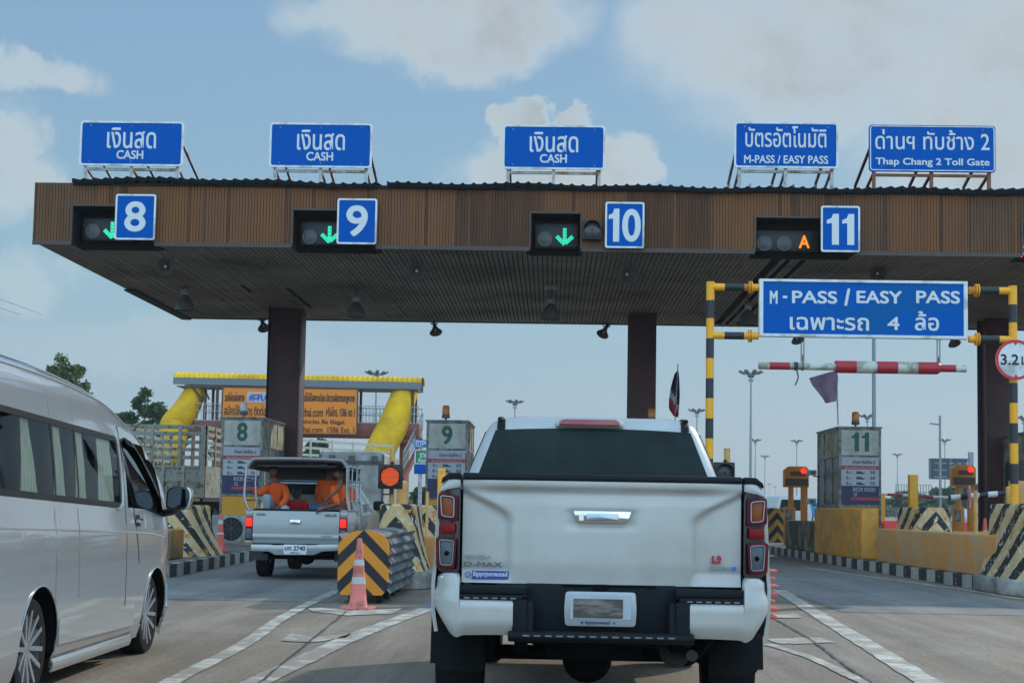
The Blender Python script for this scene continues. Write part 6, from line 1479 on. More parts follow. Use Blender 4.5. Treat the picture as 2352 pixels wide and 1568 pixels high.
def hair(P, parent, low=-.01):
    mb = MB()
    def fn(U, V):
        th = U*2*math.pi; back = -math.cos(th); lim = low-.05*max(0, back)+ (.055 if back < -.3 else 0)
        ph = math.pi*(1-V*(.5+.0)-.0); z = .128*math.cos(V*math.pi*.5); z = lim+(.133-lim)*math.cos(V*math.pi/2)**.8
        q = math.sqrt(max(0, 1-(z/.134)**2)) if z > 0 else 1
        j = 1+.03*math.sin(U*60)+.02*math.sin(U*37+V*9); return P(.086*q*math.sin(th)*j, .102*q*math.cos(th)*j-.004, z)
    mb.sheet(fn, 32, 10, wrapu=True); mb.build('hair', M_hair, parent, smooth=True, ang=80)
def hand_into(mb, wrist, d, up, curl=.5, s=1.0):
    d = Vector(d).normalized(); up = Vector(up).normalized(); side = d.cross(up).normalized()
    palm = wrist+d*.045*s; mb.tube([wrist, wrist+d*.03*s, wrist+d*.075*s, wrist+d*.09*s], [.024*s, .034*s, .038*s, .03*s], 10)
    for k, ln in enumerate((.068, .078, .072, .056)):
        b = wrist+d*.08*s+side*(k-1.5)*.019*s; p1 = b+d*ln*.45*s*math.cos(curl*.5)-up*ln*.45*math.sin(curl*.5)*s; p2 = p1+d*ln*.35*s*math.cos(curl*1.2)-up*ln*.35*s*math.sin(curl*1.2); p3 = p2+d*ln*.25*s*math.cos(curl*1.9)-up*ln*.25*s*math.sin(curl*1.9)
        mb.tube([b, p1, p2, p3], [.0095*s, .009*s, .008*s, .006*s], 7)
    b = wrist+d*.03*s-side*.03*s; mb.tube([b, b+(d*.5-side*.7)*.035*s, b+(d*.9-side*.6)*.06*s-up*.01], [.012*s, .011*s, .008*s], 7)
def person(label, pelvis, chest, neck, head, face, armL, armR, legL, legR, shirt, trouser, long_sleeve=True, sc=1.0, group='passengers in the silver pickup bed', hands=(None, None)):
    """arms: [shoulder, elbow, wrist]; legs: [hip, knee, ankle]"""
    t = T('person', label, 'person', pelvis, 0, group); V = [pelvis, pelvis.lerp(chest, .5), chest, neck, neck.lerp(head, .55)]; E = [(0, 1), (1, 2), (2, 3), (3, 4)]; R = [(.15, .11), (.145, .105), (.16, .11), (.06, .06), (.052, .052)]
    def ch(root, pts, rs):
        b = root
        for p, r in zip(pts, rs): V.append(p); E.append((b, len(V)-1)); R.append(r); b = len(V)-1
    ch(2, armL, [.062, .046, .028]); ch(2, armR, [.062, .046, .028]); ch(0, legL, [.085, .062, .04]); ch(0, legR, [.085, .062, .04])
    mb = skin_mesh(V, E, [tuple(q*sc for q in r) if isinstance(r, tuple) else r*sc for r in R]); P = head_into(mb, head, face)
    for arm, hd in ((armL, hands[0]), (armR, hands[1])):
        d = (arm[2]-arm[1]).normalized(); up = Vector((0, 0, 1)) if abs(d.z) < .8 else Vector((0, -1, 0))
        if hd: d = Vector(hd)
        hand_into(mb, arm[2], d, up, .8)
    b = mb.build('body', M_skin, t, smooth=True, ang=70); eyes(P, t); hair(P, t)
    V = [pelvis+Vector((0, 0, .0)), pelvis.lerp(chest, .5), chest, chest.lerp(neck, .75)]; E = [(0, 1), (1, 2), (2, 3)]; R = [(.175, .135), (.168, .128), (.18, .13), (.085, .085)]
    cut = 1.0 if long_sleeve else .05
    ch(2, [armL[0], armL[1], armL[1].lerp(armL[2], .9 if long_sleeve else .12)], [.082, .062, .045]); ch(2, [armR[0], armR[1], armR[1].lerp(armR[2], .9 if long_sleeve else .12)], [.082, .062, .045])
    mb = skin_mesh(V, E, [tuple(q*sc for q in r) if isinstance(r, tuple) else r*sc for r in R]); mb.build('shirt', shirt, t, smooth=True, ang=70)
    V = [pelvis+Vector((0, 0, -.02)), pelvis+Vector((0, 0, .05))]; E = [(0, 1)]; R = [.165, .15]
    ch(0, legL, [.105, .082, .06]); ch(0, legR, [.105, .082, .06]); mb = skin_mesh(V, E, [r*sc for r in R]); mb.build('trousers', trouser, t, smooth=True, ang=70)
    for lg in (legL, legR):
        f = Vector(face); f.z = 0; f.normalize(); mb = MB(); mb.tube([lg[2]-f*.05-Vector((0, 0, .04)), lg[2]+f*.05-Vector((0, 0, .045)), lg[2]+f*.17-Vector((0, 0, .06)), lg[2]+f*.2-Vector((0, 0, .06))], [.045, .05, .042, .02], 10); mb.build('shoe', M_shoe, t, smooth=True)
    return t
V3 = Vector
bf = .80
# man on the left facing the camera, arm out to the post, knee raised
Y = 25.35; hd = zh(455, 268, Y); nk = zh(462, 350, Y+.02); chst = zh(475, 430, Y+.03); plv = zh(478, 590, Y+.1)
person('man in orange long sleeves sitting left in the pickup bed with one knee raised', plv, chst, nk, hd, (-.15, -1, 0),
       [zh(410, 385, Y), zh(350, 455, Y-.1), zh(275, 428, Y-.15)], [zh(548, 385, Y), zh(572, 490, Y-.12), zh(500, 572, Y-.3)],
       [zh(430, 590, Y), zh(398, 470, Y-.34), zh(400, 640, Y-.22)], [zh(530, 600, Y), zh(560, 580, Y-.34), zh(555, 680, Y-.22)], M_or, M_jean, hands=((-1, -.2, .1), (-.6, -.3, -.6)))
Y = 25.7; hd = zh(655, 455, Y); nk = zh(655, 505, Y+.02); chst = zh(655, 560, Y+.05); plv = zh(655, 680, Y+.1)
person('person in red shirt sitting low in the middle of the pickup bed', plv, chst, nk, hd, (.2, 1, 0),
       [zh(590, 525, Y), zh(575, 610, Y), zh(600, 670, Y+.15)], [zh(722, 525, Y), zh(738, 610, Y), zh(715, 670, Y+.15)],
       [zh(620, 690, Y+.1), zh(610, 620, Y+.5), zh(610, 690, Y+.7)], [zh(690, 690, Y+.1), zh(700, 620, Y+.5), zh(700, 690, Y+.7)], M_redsh, M_jean2)
Y = 25.95; hd = zh(945, 262, Y); nk = zh(935, 330, Y+.02); chst = zh(905, 410, Y+.0); plv = zh(880, 570, Y+.05)
person('man in orange shirt with printed back, leaning on the right side of the pickup bed', plv, chst, nk, hd, (.9, .5, 0),
       [zh(850, 350, Y-.05), zh(835, 470, Y), zh(850, 560, Y+.1)], [zh(960, 350, Y+.1), zh(985, 460, Y+.1), zh(990, 550, Y+.2)],
       [zh(850, 590, Y), zh(800, 560, Y-.35), zh(760, 660, Y-.4)], [zh(900, 590, Y), zh(850, 570, Y-.4), zh(800, 660, Y-.45)], M_or, M_jean2)
Y = 25.15; hd = zh(1012, 292, Y); nk = zh(1022, 362, Y+.02); chst = zh(1018, 440, Y+.03); plv = zh(1020, 600, Y+.08)
mr = person('man in orange short sleeved shirt and face mask resting an arm over the tailgate', plv, chst, nk, hd, (-.85, -.45, 0),
       [zh(960, 400, Y-.05), zh(1000, 545, Y-.2), zh(885, 578, HY-.03)], [zh(1068, 395, Y+.05), zh(1080, 500, Y), zh(1050, 590, Y)],
       [zh(990, 620, Y), zh(900, 590, Y+.3), zh(880, 690, Y+.3)], [zh(1040, 620, Y), zh(940, 600, Y+.4), zh(930, 690, Y+.45)], M_or, M_jean2, long_sleeve=False, hands=((-1, -.25, -.35), None))
mb = MB(); mb.tube([zh(1045, 375, Y-.12), zh(975, 450, Y-.2), zh(900, 525, Y-.1)], .022, 8); mb.build('shoulder_strap', mat('grey_strap', '5A5650', .8), mr, smooth=True)
mb = MB(); f = V3((-.85, -.45, 0)).normalized(); mb.lathe([(.02, .02), (.05, .0), (.06, -.04)], hd+f*.085+V3((0, 0, -.05)), tuple(f), 14, caps=False); mb.build('face_mask', mat('black_mask', '1A1A1C', .8), mr, smooth=True)
Y = 26.15; hd = zh(1140, 330, Y); nk = zh(1140, 395, Y); chst = zh(1140, 460, Y); plv = zh(1140, 600, Y)
person('person in orange behind the steel bars at the right rear of the silver pickup', V3((plv.x-.12, plv.y, plv.z)), V3((chst.x-.1, chst.y, chst.z)), V3((nk.x-.12, nk.y, nk.z)), V3((hd.x-.14, hd.y, hd.z)), (-1, .1, 0),
       [zh(1080, 425, Y), zh(1060, 510, Y), zh(1010, 560, Y)], [zh(1130, 425, Y+.15), zh(1130, 510, Y+.15), zh(1080, 560, Y+.2)],
       [zh(1080, 610, Y), zh(990, 590, Y), zh(980, 690, Y)], [zh(1090, 610, Y+.2), zh(1000, 590, Y+.2), zh(990, 690, Y+.2)], M_or, M_jean2)
# ================================================================== TRUCKS BEYOND THE BOOTHS
def z8(x, y, Y): return at((320+x/3.015)*.91875, (930+y/3.015)*.91875, Y)
M_tk = mat('grey_truck_paint', '8C8F84', .65, var=.12, vscale=2, dirt='6A5436', dirt_amt=.34, dirt_scale=5, dsharp=.06)
M_tkd = mat('truck_underside', '17171A', .8, var=.3)
Y = 46.0; xl = z8(40, 0, Y).x-.25; xr = xl+2.55; cxt = (xl+xr)/2
gt = T('stake_truck', 'grey stake bed truck seen from behind, passing left of booth 8', 'truck', (cxt, Y, 0))
zf = z8(300, 940, Y).z; zp = z8(300, 700, Y).z; zt = z8(300, 395, Y).z
mb = MB()
for (ya, yb) in ((395, 425), (447, 475), (510, 537), (567, 592), (625, 652)):
    z1 = z8(300, ya, Y).z; z0 = z8(300, yb, Y).z; mb.box(xl, xr, Y, Y+.05, z0, z1)
for X in (xl, xl+.86, xl+1.72, xr-.12): mb.box(X, X+.12, Y-.03, Y+.08, zp, zt)
mb.build('rear_stakes', M_tk, gt, bevel=.006)
for s, X in ((-1, xl), (1, xr)):
    mb = MB()
    for (ya, yb) in ((395, 425), (447, 475), (510, 537), (567, 592), (625, 652)):
        z1 = z8(300, ya, Y).z; z0 = z8(300, yb, Y).z; mb.box(X-.025, X+.025, Y+.1, Y+6.0, z0, z1)
    for k in range(6): mb.box(X-.05, X+.05, Y+.1+1.15*k, Y+.22+1.15*k, zp, zt)
    mb.build('side_stakes', M_tk, gt)
    mb = MB(); mb.box(X-.03, X+.03, Y+.09, Y+6, zf, zp-.0); mb.build('side_board', M_tk, gt)
mb = MB(); mb.box(xl, xr, Y+.01, Y+.07, zf, zp)
for X in (xl, xl+.62, xl+1.24, xl+1.86, xr-.1): mb.box(X, X+.1, Y-.035, Y+.005, zf, zp)
for z in (zf, (zf+zp)/2-.03, zp-.08): mb.box(xl+.002, xr-.002, Y-.028, Y+.004, z, z+.08)
mb.build('tail_board', M_tk, gt, bevel=.006)
mb = MB(); mb.box(xl, xr, Y, Y+6, zf-.12, zf-.02); mb.box(cxt-.45, cxt+.45, Y+.2, Y+7, zf-.45, zf-.12); mb.box(xl+.1, xr-.1, Y+.05, Y+.15, .6, .75); mb.build('chassis', M_tkd, gt)
mb = MB(); mb.box(xl+1.2, xr-.1, Y-.02, Y-.005, zf-.11, zf-.03); mb.build('reflector_strip', mat('orange_strip', 'B8741C', .5), gt)
mb = MB()
for s in (-1, 1):
    for yy in (1.0, 2.3, 6.8): mb.lathe([(.3, -.2), (.5, -.2), (.5, .2), (.3, .2)], (cxt+s*.95, Y+yy, .5), (1, 0, 0), 20)
build_each(mb, 'wheel', M_tyre, gt)
mb = MB(); mb.box(xl+.05, xr-.05, Y+6.3, Y+8, .6, 2.4); mb.build('cab', mat('truck_cab', '4A6A78', .4), gt, bevel=.1)
mb = MB(); 
for X in (xr-.75, xr-.35): mb.lathe([(.09, -.02), (.09, 0)], (X, Y+.03, .68), (0, 1, 0), 14)
build_each(mb, 'tail_lamp', mat('dark_red_lamp', '6A1A1C', .4), gt)
# box van truck
Y = 62; a = at(733, 1036, Y); b = at(880, 1170, Y); bx = T('box_truck', 'white box truck seen from behind between the silver pickup roof and amber signal', 'truck', ((a.x+b.x)/2, Y, 0))
M_box = mat('box_white', 'A6A8A4', .6, var=.08, dirt='7C7466', dirt_amt=.42, dirt_scale=1.5, dsharp=.3)
mb = MB(); P = rpoly([(a.x, 1.0), (a.x, a.z-.05), (a.x+.2, a.z), (b.x-.2, a.z), (b.x, a.z-.05), (b.x, 1.0)], .12); mb.prism(P, Y, Y+6); mb.build('cargo_box', M_box, bx)
mb = MB(); mb.box(a.x+.02, b.x-.02, Y-.05, Y, a.z-.5, a.z-.36); mb.box(a.x, a.x+.1, Y-.04, Y+.02, 1, a.z-.1); mb.box(b.x-.1, b.x, Y-.04, Y+.02, 1, a.z-.1); mb.box((a.x+b.x)/2-.04, (a.x+b.x)/2+.04, Y-.04, Y, 1, a.z-.4); mb.box(a.x, b.x, Y-.1, Y, .85, 1.0)
for f in (.2, .5, .85): X = a.x+(b.x-a.x)*f; mb.box(X-.12, X+.12, Y-.12, Y-.02, a.z-.42, a.z-.15)
mb.build('door_frame', mat('box_trim', '4C4E4E', .6), bx)
mb = MB()
for s in (-1, 1): mb.lathe([(.3, -.2), (.5, -.2), (.5, .2), (.3, .2)], ((a.x+b.x)/2+s*.85, Y+1.2, .5), (1, 0, 0), 16)
build_each(mb, 'wheel', M_tyre, bx)
# cream stake truck further off
Y = 74; a = at(686, 1012, Y); b = at(852, 1060, Y); ct = T('stake_truck', 'cream stake bed truck far behind the first maroon column', 'truck', (a.x+2, Y, 0)); M_cr = mat('cream_truck', 'B4B09E', .7, var=.1)
mb = MB(); zt = a.z; Wd = 7.0
for k in range(5): z = zt-.12-.36*k; mb.box(a.x-3.0, b.x+.2, Y, Y+.05, z-.12, z) if 0 else mb.add([(a.x-.5, Y, z+.25-.12), (b.x+.3, Y+7, z+.25-.12), (b.x+.3, Y+7, z+.25), (a.x-.5, Y, z+.25)], [(0, 1, 2, 3)])
for k in range(6): t_ = k/5; X = a.x-.5+(b.x+.8-a.x)*t_; mb.box(X-.05, X+.05, Y+7*t_-.06, Y+7*t_+.0, zt-1.6, zt+.16)
mb.add([(a.x-.5, Y, 1.0), (b.x+.3, Y+7, 1.0), (b.x+.3, Y+7, zt-1.5), (a.x-.5, Y, zt-1.5)], [(0, 1, 2, 3)])
mb.build('stakes', M_cr, ct, solid=.05)
mb = MB(); mb.box(a.x-2.8, a.x-.5, Y, Y+.1, 1, zt-.3); mb.box(a.x-2.5, a.x+1, Y+.5, Y+6, .4, 1.1); mb.build('chassis', M_tkd, ct)
# ================================================================== FOOTBRIDGE
M_fy = mat('yellow_roofing', 'EDBC1C', .7, spec=.2, var=.12, vscale=.5, dirt='B88818', dirt_amt=.4, dirt_scale=.6, dsharp=.4); M_steel = mat('bridge_grey', '6C7478', .6, var=.1); M_brn = mat('brown_girder', '7A4438', .65, var=.15); M_ral = mat('grey_railing', '8E9698', .5, metal=.4)
D = 95.0; fb = T('footbridge', 'covered yellow footbridge with ribbed stair tubes behind booths 8 and 9', 'footbridge', (at(690, 1000, D).x, D, 0))
A = at(410, 872, D); B = at(972, 884, D)
mb = MB(); n = 150
def rfn(u, v):
    X = A.x+(B.x-A.x)*u; zb_0 = A.z+(B.z-A.z)*u; ph = (u*n/3) % 1; th = math.pi*v
    return Vector((X, D-1.3+2.6*(1-math.cos(th))/2, zb_0+.05+.42*math.sin(th)+.035*math.sin(ph*2*math.pi)))
mb.sheet(rfn, 450, 8); mb.build('roof', M_fy, fb, smooth=True, ang=70)
mb = MB(); mb.box(A.x, B.x, D-1.35, D-1.25, A.z-.38, A.z+.05); mb.v = [Vector((v.x, v.y, v.z+(B.z-A.z)*(v.x-A.x)/(B.x-A.x))) for v in mb.v]; mb.box(A.x+.1, B.x-.1, D+1.2, D+1.3, A.z-.5, A.z); mb.box(A.x+.2, B.x-.2, D-1.2, D+1.2, A.z-.52, A.z-.45); mb.build('eaves', M_steel, fb)
dz = at(700, 1003, D).z; mb = MB(); x0 = at(455, 1000, D).x; x1 = at(966, 1000, D).x; mb.box(x0, x1, D-1.2, D+1.2, dz, dz+.9); mb.build('deck_girder', M_brn, fb, bevel=.02)
mb = MB(); 
for px in (478, 505, 520, 600, 750, 822, 950): X = at(px, 1000, D).x; mb.box(X-.08, X+.08, D-1.15, D-1.0, dz+.8, A.z-.3); mb.box(X-.08, X+.08, D+1.0, D+1.15, dz+.8, A.z-.3)
for px0, px1 in ((478, 505), (505, 520)): mb.bar((at(px0, 0, D).x, D-1.1, A.z-.4), (at(px1, 0, D).x, D-1.1, dz+2.2), .1)
build_each(mb, 'roof_post', mat('dark_brown_post', '4A3028', .6), fb)
mb = MB()
for yy in (D-1.18, D+1.18):
    for z in (.9, 1.5, 1.95): mb.bar((x0, yy, dz+z), (x1, yy, dz+z), .05)
    X = x0
    while X < x1: mb.bar((X, yy, dz+.9), (X, yy, dz+1.95), .03); X += .22
mb.build('railing', M_ral, fb)
def tubeway(P, R, nm='stair_tube'):
    pts = curve_pts([at(x, y, D+dy) for x, y, dy in P], 13); rs = []; m = len(pts)
    for i in range(m):
        t_ = i/(m-1)*(len(R)-1); k = min(int(t_), len(R)-2); r = R[k]+(R[k+1]-R[k])*(t_-k); rs.append(r*(1+.008*(1 if i % 2 else -1)))
    mb = MB(); mb.tube(pts, rs, 28); mb.build(nm, M_fy, fb, smooth=True, ang=20)
tubeway([(455, 888, -.2), (425, 945, -.8), (402, 978, -1.2), (398, 1010, -2.0), (380, 1060, -2.6)], [.62, .85, .95, .8, .7])
tubeway([(933, 893, -.2), (922, 925, -.6), (903, 978, -1.2), (884, 1012, -2.0), (862, 1062, -2.6)], [.78, .85, .95, .93, .9])
mb = MB()
for s0 in (-1.6, ):
    a = at(960, 985, D); b = at(915, 1075, D-3)
    for dz_ in (.0, .5, 1.0): mb.bar(a+V3((.3, 0, dz_)), b+V3((.3, 0, dz_)), .06)
    for k in range(14): p = a.lerp(b, k/13)+V3((.3, 0, 0)); mb.bar(p, p+V3((0, 0, 1.0)), .04)
mb.build('stair_railing', M_ral, fb)
mb = MB(); a = at(958, 1000, D); b = at(915, 1090, D-3); mb.bar(a+V3((.3, 0, -.3)), b+V3((.3, 0, -.3)), .2, .35); mb.build('stair_stringer', M_brn, fb)
mb = MB(); 
for px in (930, 505): X = at(px, 1000, D).x; mb.tube([(X, D, 0), (X, D, dz)], .32, 16); mb.box(X-.5, X+.5, D-1, D+1, dz-.3, dz)
for px in (410, 430, 452, 470): X = at(px, 1000, D).x; mb.box(X-.1, X+.1, D-1, D-.8, 0, dz+.9)
mb.box(at(385, 0, D).x, x0, D-.9, D+.6, dz+.1, dz+.5)
build_each(mb, 'pillar', mat('pink_pillar', '9A6454', .7, var=.12), fb, bevel=.02)
Y = D-1.6; a = at(511, 888, Y); b = at(820, 998, Y); zt_ = at(660, 890, Y).z; zb_1 = at(820, 998, Y).z
ob = T('notice_board', 'large orange notice board with black and blue writing on the footbridge', 'sign', (a.x, Y, zb_1))
M_ob = mat('board_orange', 'E07E08', .5, var=.06, vscale=.8)
mb = MB(); mb.prism(rrect(a.x, b.x, zb_1, zt_, .15), Y, Y+.1); mb.build('panel', M_ob, ob)
mb = MB(); mb.frame(rrect(a.x-.03, b.x+.03, zb_1-.03, zt_+.03, .15), rrect(a.x+.06, b.x-.06, zb_1+.06, zt_-.06, .12), Y-.02, Y+.05); mb.build('border', mat('border_dark', '5A3A14', .5), ob)
def zt2(x, y, Y): return at((350+x/3.136)*.91875, (900+y/3.136)*.91875, Y)
def bt(s, l, t_, r, b_, m_=None, bold=.012): p = zt2(l, b_, Y); q = zt2(r, t_, Y); text(s, p.x, q.x, p.z, q.z, Y-.01, m_ or M_hous, ob, bold=bold, step=.002)
bt('รถที่ผ่านช่องทาง', 664, 250, 820, 322); bt('แต่ไม่ได้ลงทะเบียน มีความผิดตามกฎหมาย', 1275, 258, 1685, 338); bt('สมัครใช้บริการ ติดต่อสอบถาม', 658, 355, 1120, 430); bt('mflowthai.com', 1160, 372, 1435, 440, bold=.012)
bt('หรือโทร. 1586 กด 1', 1458, 368, 1685, 440, bold=.012); bt('Non M-FLOW', 720, 455, 1120, 490, bold=.02); bt('Vehicles Be Illegal.', 1240, 468, 1612, 508, bold=.015); bt('mflowthai.com  1586 Ext. 1', 1140, 525, 1680, 562, bold=.015)
p = zt2(838, 328, Y); q = zt2(1120, 252, Y); mb = MB(); mb.box(p.x, q.x, Y-.02, Y-.001, p.z, q.z); lg = mb.build('logo_plate', mat('logo_grey', 'A8B0B8', .5), ob)
p = zt2(855, 318, Y); q = zt2(1090, 268, Y); text('m-FLOW', p.x, q.x, p.z, q.z, Y-.03, mat('logo_blue', '1E50B0', .4), lg, bold=.06, step=.002)
p = zt2(870, 276, Y); q = zt2(940, 268, Y); mb = MB(); mb.box(p.x, q.x, Y-.06, Y-.045, p.z, q.z); mb.build('logo_stroke', M_pr, lg)
# ================================================================== ROAD SIGNS, MASTS, POLES
Y = 72; M_gs = mat('sign_green', '0E7A4E', .5, var=.06)
def dir_sign(l, t_, r, b_, blue, label, green=None, rows=()):
    a = at(l, t_, Y); b = at(r, b_, Y); t = T('direction_sign', label, 'sign', (a.x, Y, b.z)); mb = MB(); mb.box(a.x, b.x, Y, Y+.06, b.z, a.z); mb.build('panel', blue, t, bevel=.02)
    if green: p = at(green[0], green[1], Y); q = at(green[2], green[3], Y); mb = MB(); mb.frame([(p.x-.05, q.z-.05), (q.x+.05, q.z-.05), (q.x+.05, p.z+.05), (p.x-.05, p.z+.05)], [(p.x, q.z), (q.x, q.z), (q.x, p.z), (p.x, p.z)], Y-.012, Y-.002); mb.build('green_border', M_white, t); mb = MB(); mb.box(p.x, q.x, Y-.01, Y-.002, q.z, p.z); mb.build('green_panel', M_gs, t)
    for s, x0_, y0_, x1_, y1_ in rows: p = at(x0_, y1_, Y); q = at(x1_, y0_, Y); text(s, p.x, q.x, p.z, q.z, Y-.02, M_lett, t, bold=.04, step=.001)
    mb = MB(); mb.tube([(a.x+.3, Y+.12, 0), (a.x+.3, Y+.12, a.z)], .09, 8); mb.tube([(b.x-.3, Y+.12, 0), (b.x-.3, Y+.12, a.z)], .09, 8); mb.build('post', M_galv, t); return t
dir_sign(952, 1009, 1018, 1028, mat('sign_sky_blue', '1C72C0', .5), 'upper blue exit sign left of booth 9', None, (('ทางออก', 955, 1012, 1000, 1021), ('EXIT', 955, 1022, 972, 1026)))
dir_sign(952, 1031, 1030, 1089, M_blue, 'lower blue direction sign with green panel left of booth 9', (955, 1034, 1022, 1064), (('รามอินทรา', 964, 1038, 1018, 1051), ('Ramintra', 961, 1053, 1005, 1061)))
M_mast = mat('mast_steel', '7E8A8E', .5, metal=.3, var=.05); M_lamp = mat('mast_lamps', '3E4648', .5)
def mast(x, yt, label, Hm=25.0, n=8, rr=1.0, yh=None):
    yh = yh or (1158+.0175*(x-1176)); Y = (Hm-1.3)*FPX/(yh-yt); a = at(x, yt, Y)
    t = T('high_mast_light', label, 'floodlight mast', (a.x, Y, 0), 0, 'high mast floodlights across the plaza'); z = a.z
    mb = MB(); mb.tube([(0, 0, 0), (0, 0, z*.5), (0, 0, z)], [.32, .22, .12], 10); mb.build('mast', M_mast, t, world=False, smooth=True)
    mb = MB()
    for k in range(n):
        u = V3((math.cos(2*math.pi*k/n+.2), math.sin(2*math.pi*k/n+.2), 0)); mb.bar(V3((0, 0, z-.4)), u*1.5*rr+V3((0, 0, z-.15)), .1)
        mb.bar(u*1.25*rr+V3((0, 0, z-.25)), u*2.15*rr+V3((0, 0, z+.2)), .62, .28)
    mb.lathe([(.5, -.9), (.6, -.8), (.6, -.5), (.2, -.3)], (0, 0, z), (0, 0, 1), 10); mb.build('lamp_crown', M_lamp, t, world=False)
    mb = MB(); mb.lathe([(.2, -1.6), (.45, -1.6), (.45, -1.2), (.2, -1.2)], (0, 0, z), (0, 0, 1), 8); mb.build('winch_ring', M_mast, t, world=False)
    return t
for x, y, lb in ((865, 856, 'floodlight mast rising behind the right half of the yellow footbridge roof'), (1183, 922, 'floodlight mast alone in the sky between booth 9 and the middle column'), (1601, 942, 'floodlight mast just left of the left banded post'),
                 (1725, 855, 'tallest floodlight mast right of the left banded post'), (1735, 1010, 'mast low behind the tallest one, just right of its pole'), (1757, 1047, 'small mast two poles right of the tallest one'), (1830, 1012, 'mast above the orange toll machine left of booth 11'),
                 (1992, 955, 'mast peeping over booth 11 beside the tall grey pole'), (2061, 1043, 'mast standing right of booth 11 above the trees'), (2170, 1010, 'mast behind the dark traffic message board'), (2351, 958, 'mast cut by the right frame edge'),
                 (1767, 1111, 'tiny far mast over the viaduct, leftmost of two'), (1781, 1117, 'tiny far mast over the viaduct, rightmost of two')): mast(x, y, lb)
def lamp_pole(x, yt, Y, label, r=.08, head=True):
    a = at(x, yt, Y); t = T('street_pole', label, 'pole', (a.x, Y, 0)); mb = MB(); mb.tube([(0, 0, 0), (0, 0, a.z)], [r*1.3, r], 10); mb.build('pole', M_mast, t, world=False, smooth=True)
    if head: mb = MB(); mb.bar((-.05, 0, a.z-.15), (-.5, 0, a.z-.1), .1, .08); mb.bar((.0, 0, a.z), (0, 0, a.z+.3), .1); mb.build('lamp_head', M_mast, t, world=False)
    return t
lamp_pole(2007, 700, 66, 'tall grey pole rising behind booth 11 and the hanging bar', .075, False)
lamp_pole(2159, 968, 75, 'slender white pole with small lamp head right of booth 11', .055)
lamp_pole(2022, 1130-75, 90, 'short pole with small lamp left of booth 11', .07) if False else None
Y = 130; a = at(2135, 1052, Y); b = at(2222, 1101, Y); t = T('message_board', 'dark far traffic message board on a cantilever pole', 'sign', ((a.x+b.x)/2, Y, 0))
mb = MB(); mb.box(a.x, b.x, Y, Y+.3, b.z, a.z); mb.build('panel', mat('board_dark', '2E3C48', .5, var=.15), t)
mb = MB(); 
for i in range(5):
    for j in range(3): X = a.x+.4+(b.x-a.x)*i/5; Z = a.z-.3-(a.z-b.z)*j/3; mb.box(X, X+.4, Y-.03, Y, Z-.15, Z-.05)
mb.build('text_rows', mat('dim_grey_text', '7A868C', .5), t)
mb = MB(); mb.box(b.x+.2, b.x+.6, Y+.2, Y+.5, 0, a.z+.6); mb.box(a.x+1, b.x+.6, Y+.3, Y+.5, a.z-.2, a.z+.05); mb.box(a.x, a.x+.06, Y-.05, Y, b.z, a.z); mb.box(a.x+(b.x-a.x)*.55, a.x+(b.x-a.x)*.57, Y-.05, Y, b.z, a.z); mb.build('cantilever', M_mast, t)
# lattice screen beyond, viaduct, vehicles beyond
Y = 210; a = at(2058, 1112, Y); b = at(2140, 1150, Y); t = MB()
for k in range(14): X = a.x+(b.x-a.x)*k/13; t.box(X-.05, X+.05, Y, Y+.1, 0, a.z)
for k in range(4): z = a.z*(.4+.2*k); t.box(a.x, b.x, Y, Y+.1, z-.04, z+.04)
o = t.build('lattice_fence', M_mast); tag(o, 'pale lattice screen above far trees right of booth 11', 'fence')
Y = 380; mb = MB(); a = at(1690, 1143, Y); b = at(1900, 1143, Y); mb.box(a.x, b.x+25, Y, Y+12, a.z-1.6, a.z+.3)
o = mb.build('viaduct', mat('far_concrete', '9EA2A0', .8), None); tag(o, 'pale elevated road deck low on the horizon left of booth 11', 'bridge')
mb = MB()
for k in range(8): X = a.x+k*9; mb.box(X, X+1.6, Y+4, Y+7, 0, a.z-1.6)
mb.build('pier', mat('far_concrete', '9EA2A0'), o)
Y = 85; a = at(1771, 1150, Y); t = T('far_truck', 'blue box truck beyond the toll machine left of booth 11', 'truck', (a.x+1.4, Y, 0))
mb = MB(); mb.box(a.x, a.x+2.6, Y, Y+6, .9, at(1771, 1153, Y).z+.05); mb.build('cargo_box', mat('truck_blue', '2A7AA8', .5), t, bevel=.04)
mb = MB(); mb.lathe([(.2, -.15), (.5, -.15), (.5, .15), (.2, .15)], (a.x+.3, Y+1, .5), (1, 0, 0), 14); mb.lathe([(.2, -.15), (.5, -.15), (.5, .15), (.2, .15)], (a.x+2.3, Y+1, .5), (1, 0, 0), 14); build_each(mb, 'wheel', M_tyre, t)
Y = 70; a = at(1780, 1163, Y); t = T('white_van', 'small white van beyond the toll machine, in front of the blue truck', 'van', (a.x+.9, Y, 0))
mb = MB(); mb.prism(rpoly([(a.x, .4), (a.x, 1.2), (a.x+.2, 1.95), (a.x+1.5, 1.95), (a.x+1.7, 1.2), (a.x+1.7, .4)], .12), Y, Y+4); mb.build('body', mat('far_white', 'BFC3C4', .4), t, bevel=.05)
mb = MB(); mb.prism([(a.x+.2, 1.25), (a.x+1.5, 1.25), (a.x+1.38, 1.75), (a.x+.3, 1.75)], Y-.01, Y); mb.build('rear_window', mat('dark_tint', '1E2224'), t)
mb = MB(); [mb.lathe([(.1, -.1), (.32, -.1), (.32, .1), (.1, .1)], (a.x+f, Y+.6, .32), (1, 0, 0), 12) for f in (.25, 1.45)]; build_each(mb, 'wheel', M_tyre, t)
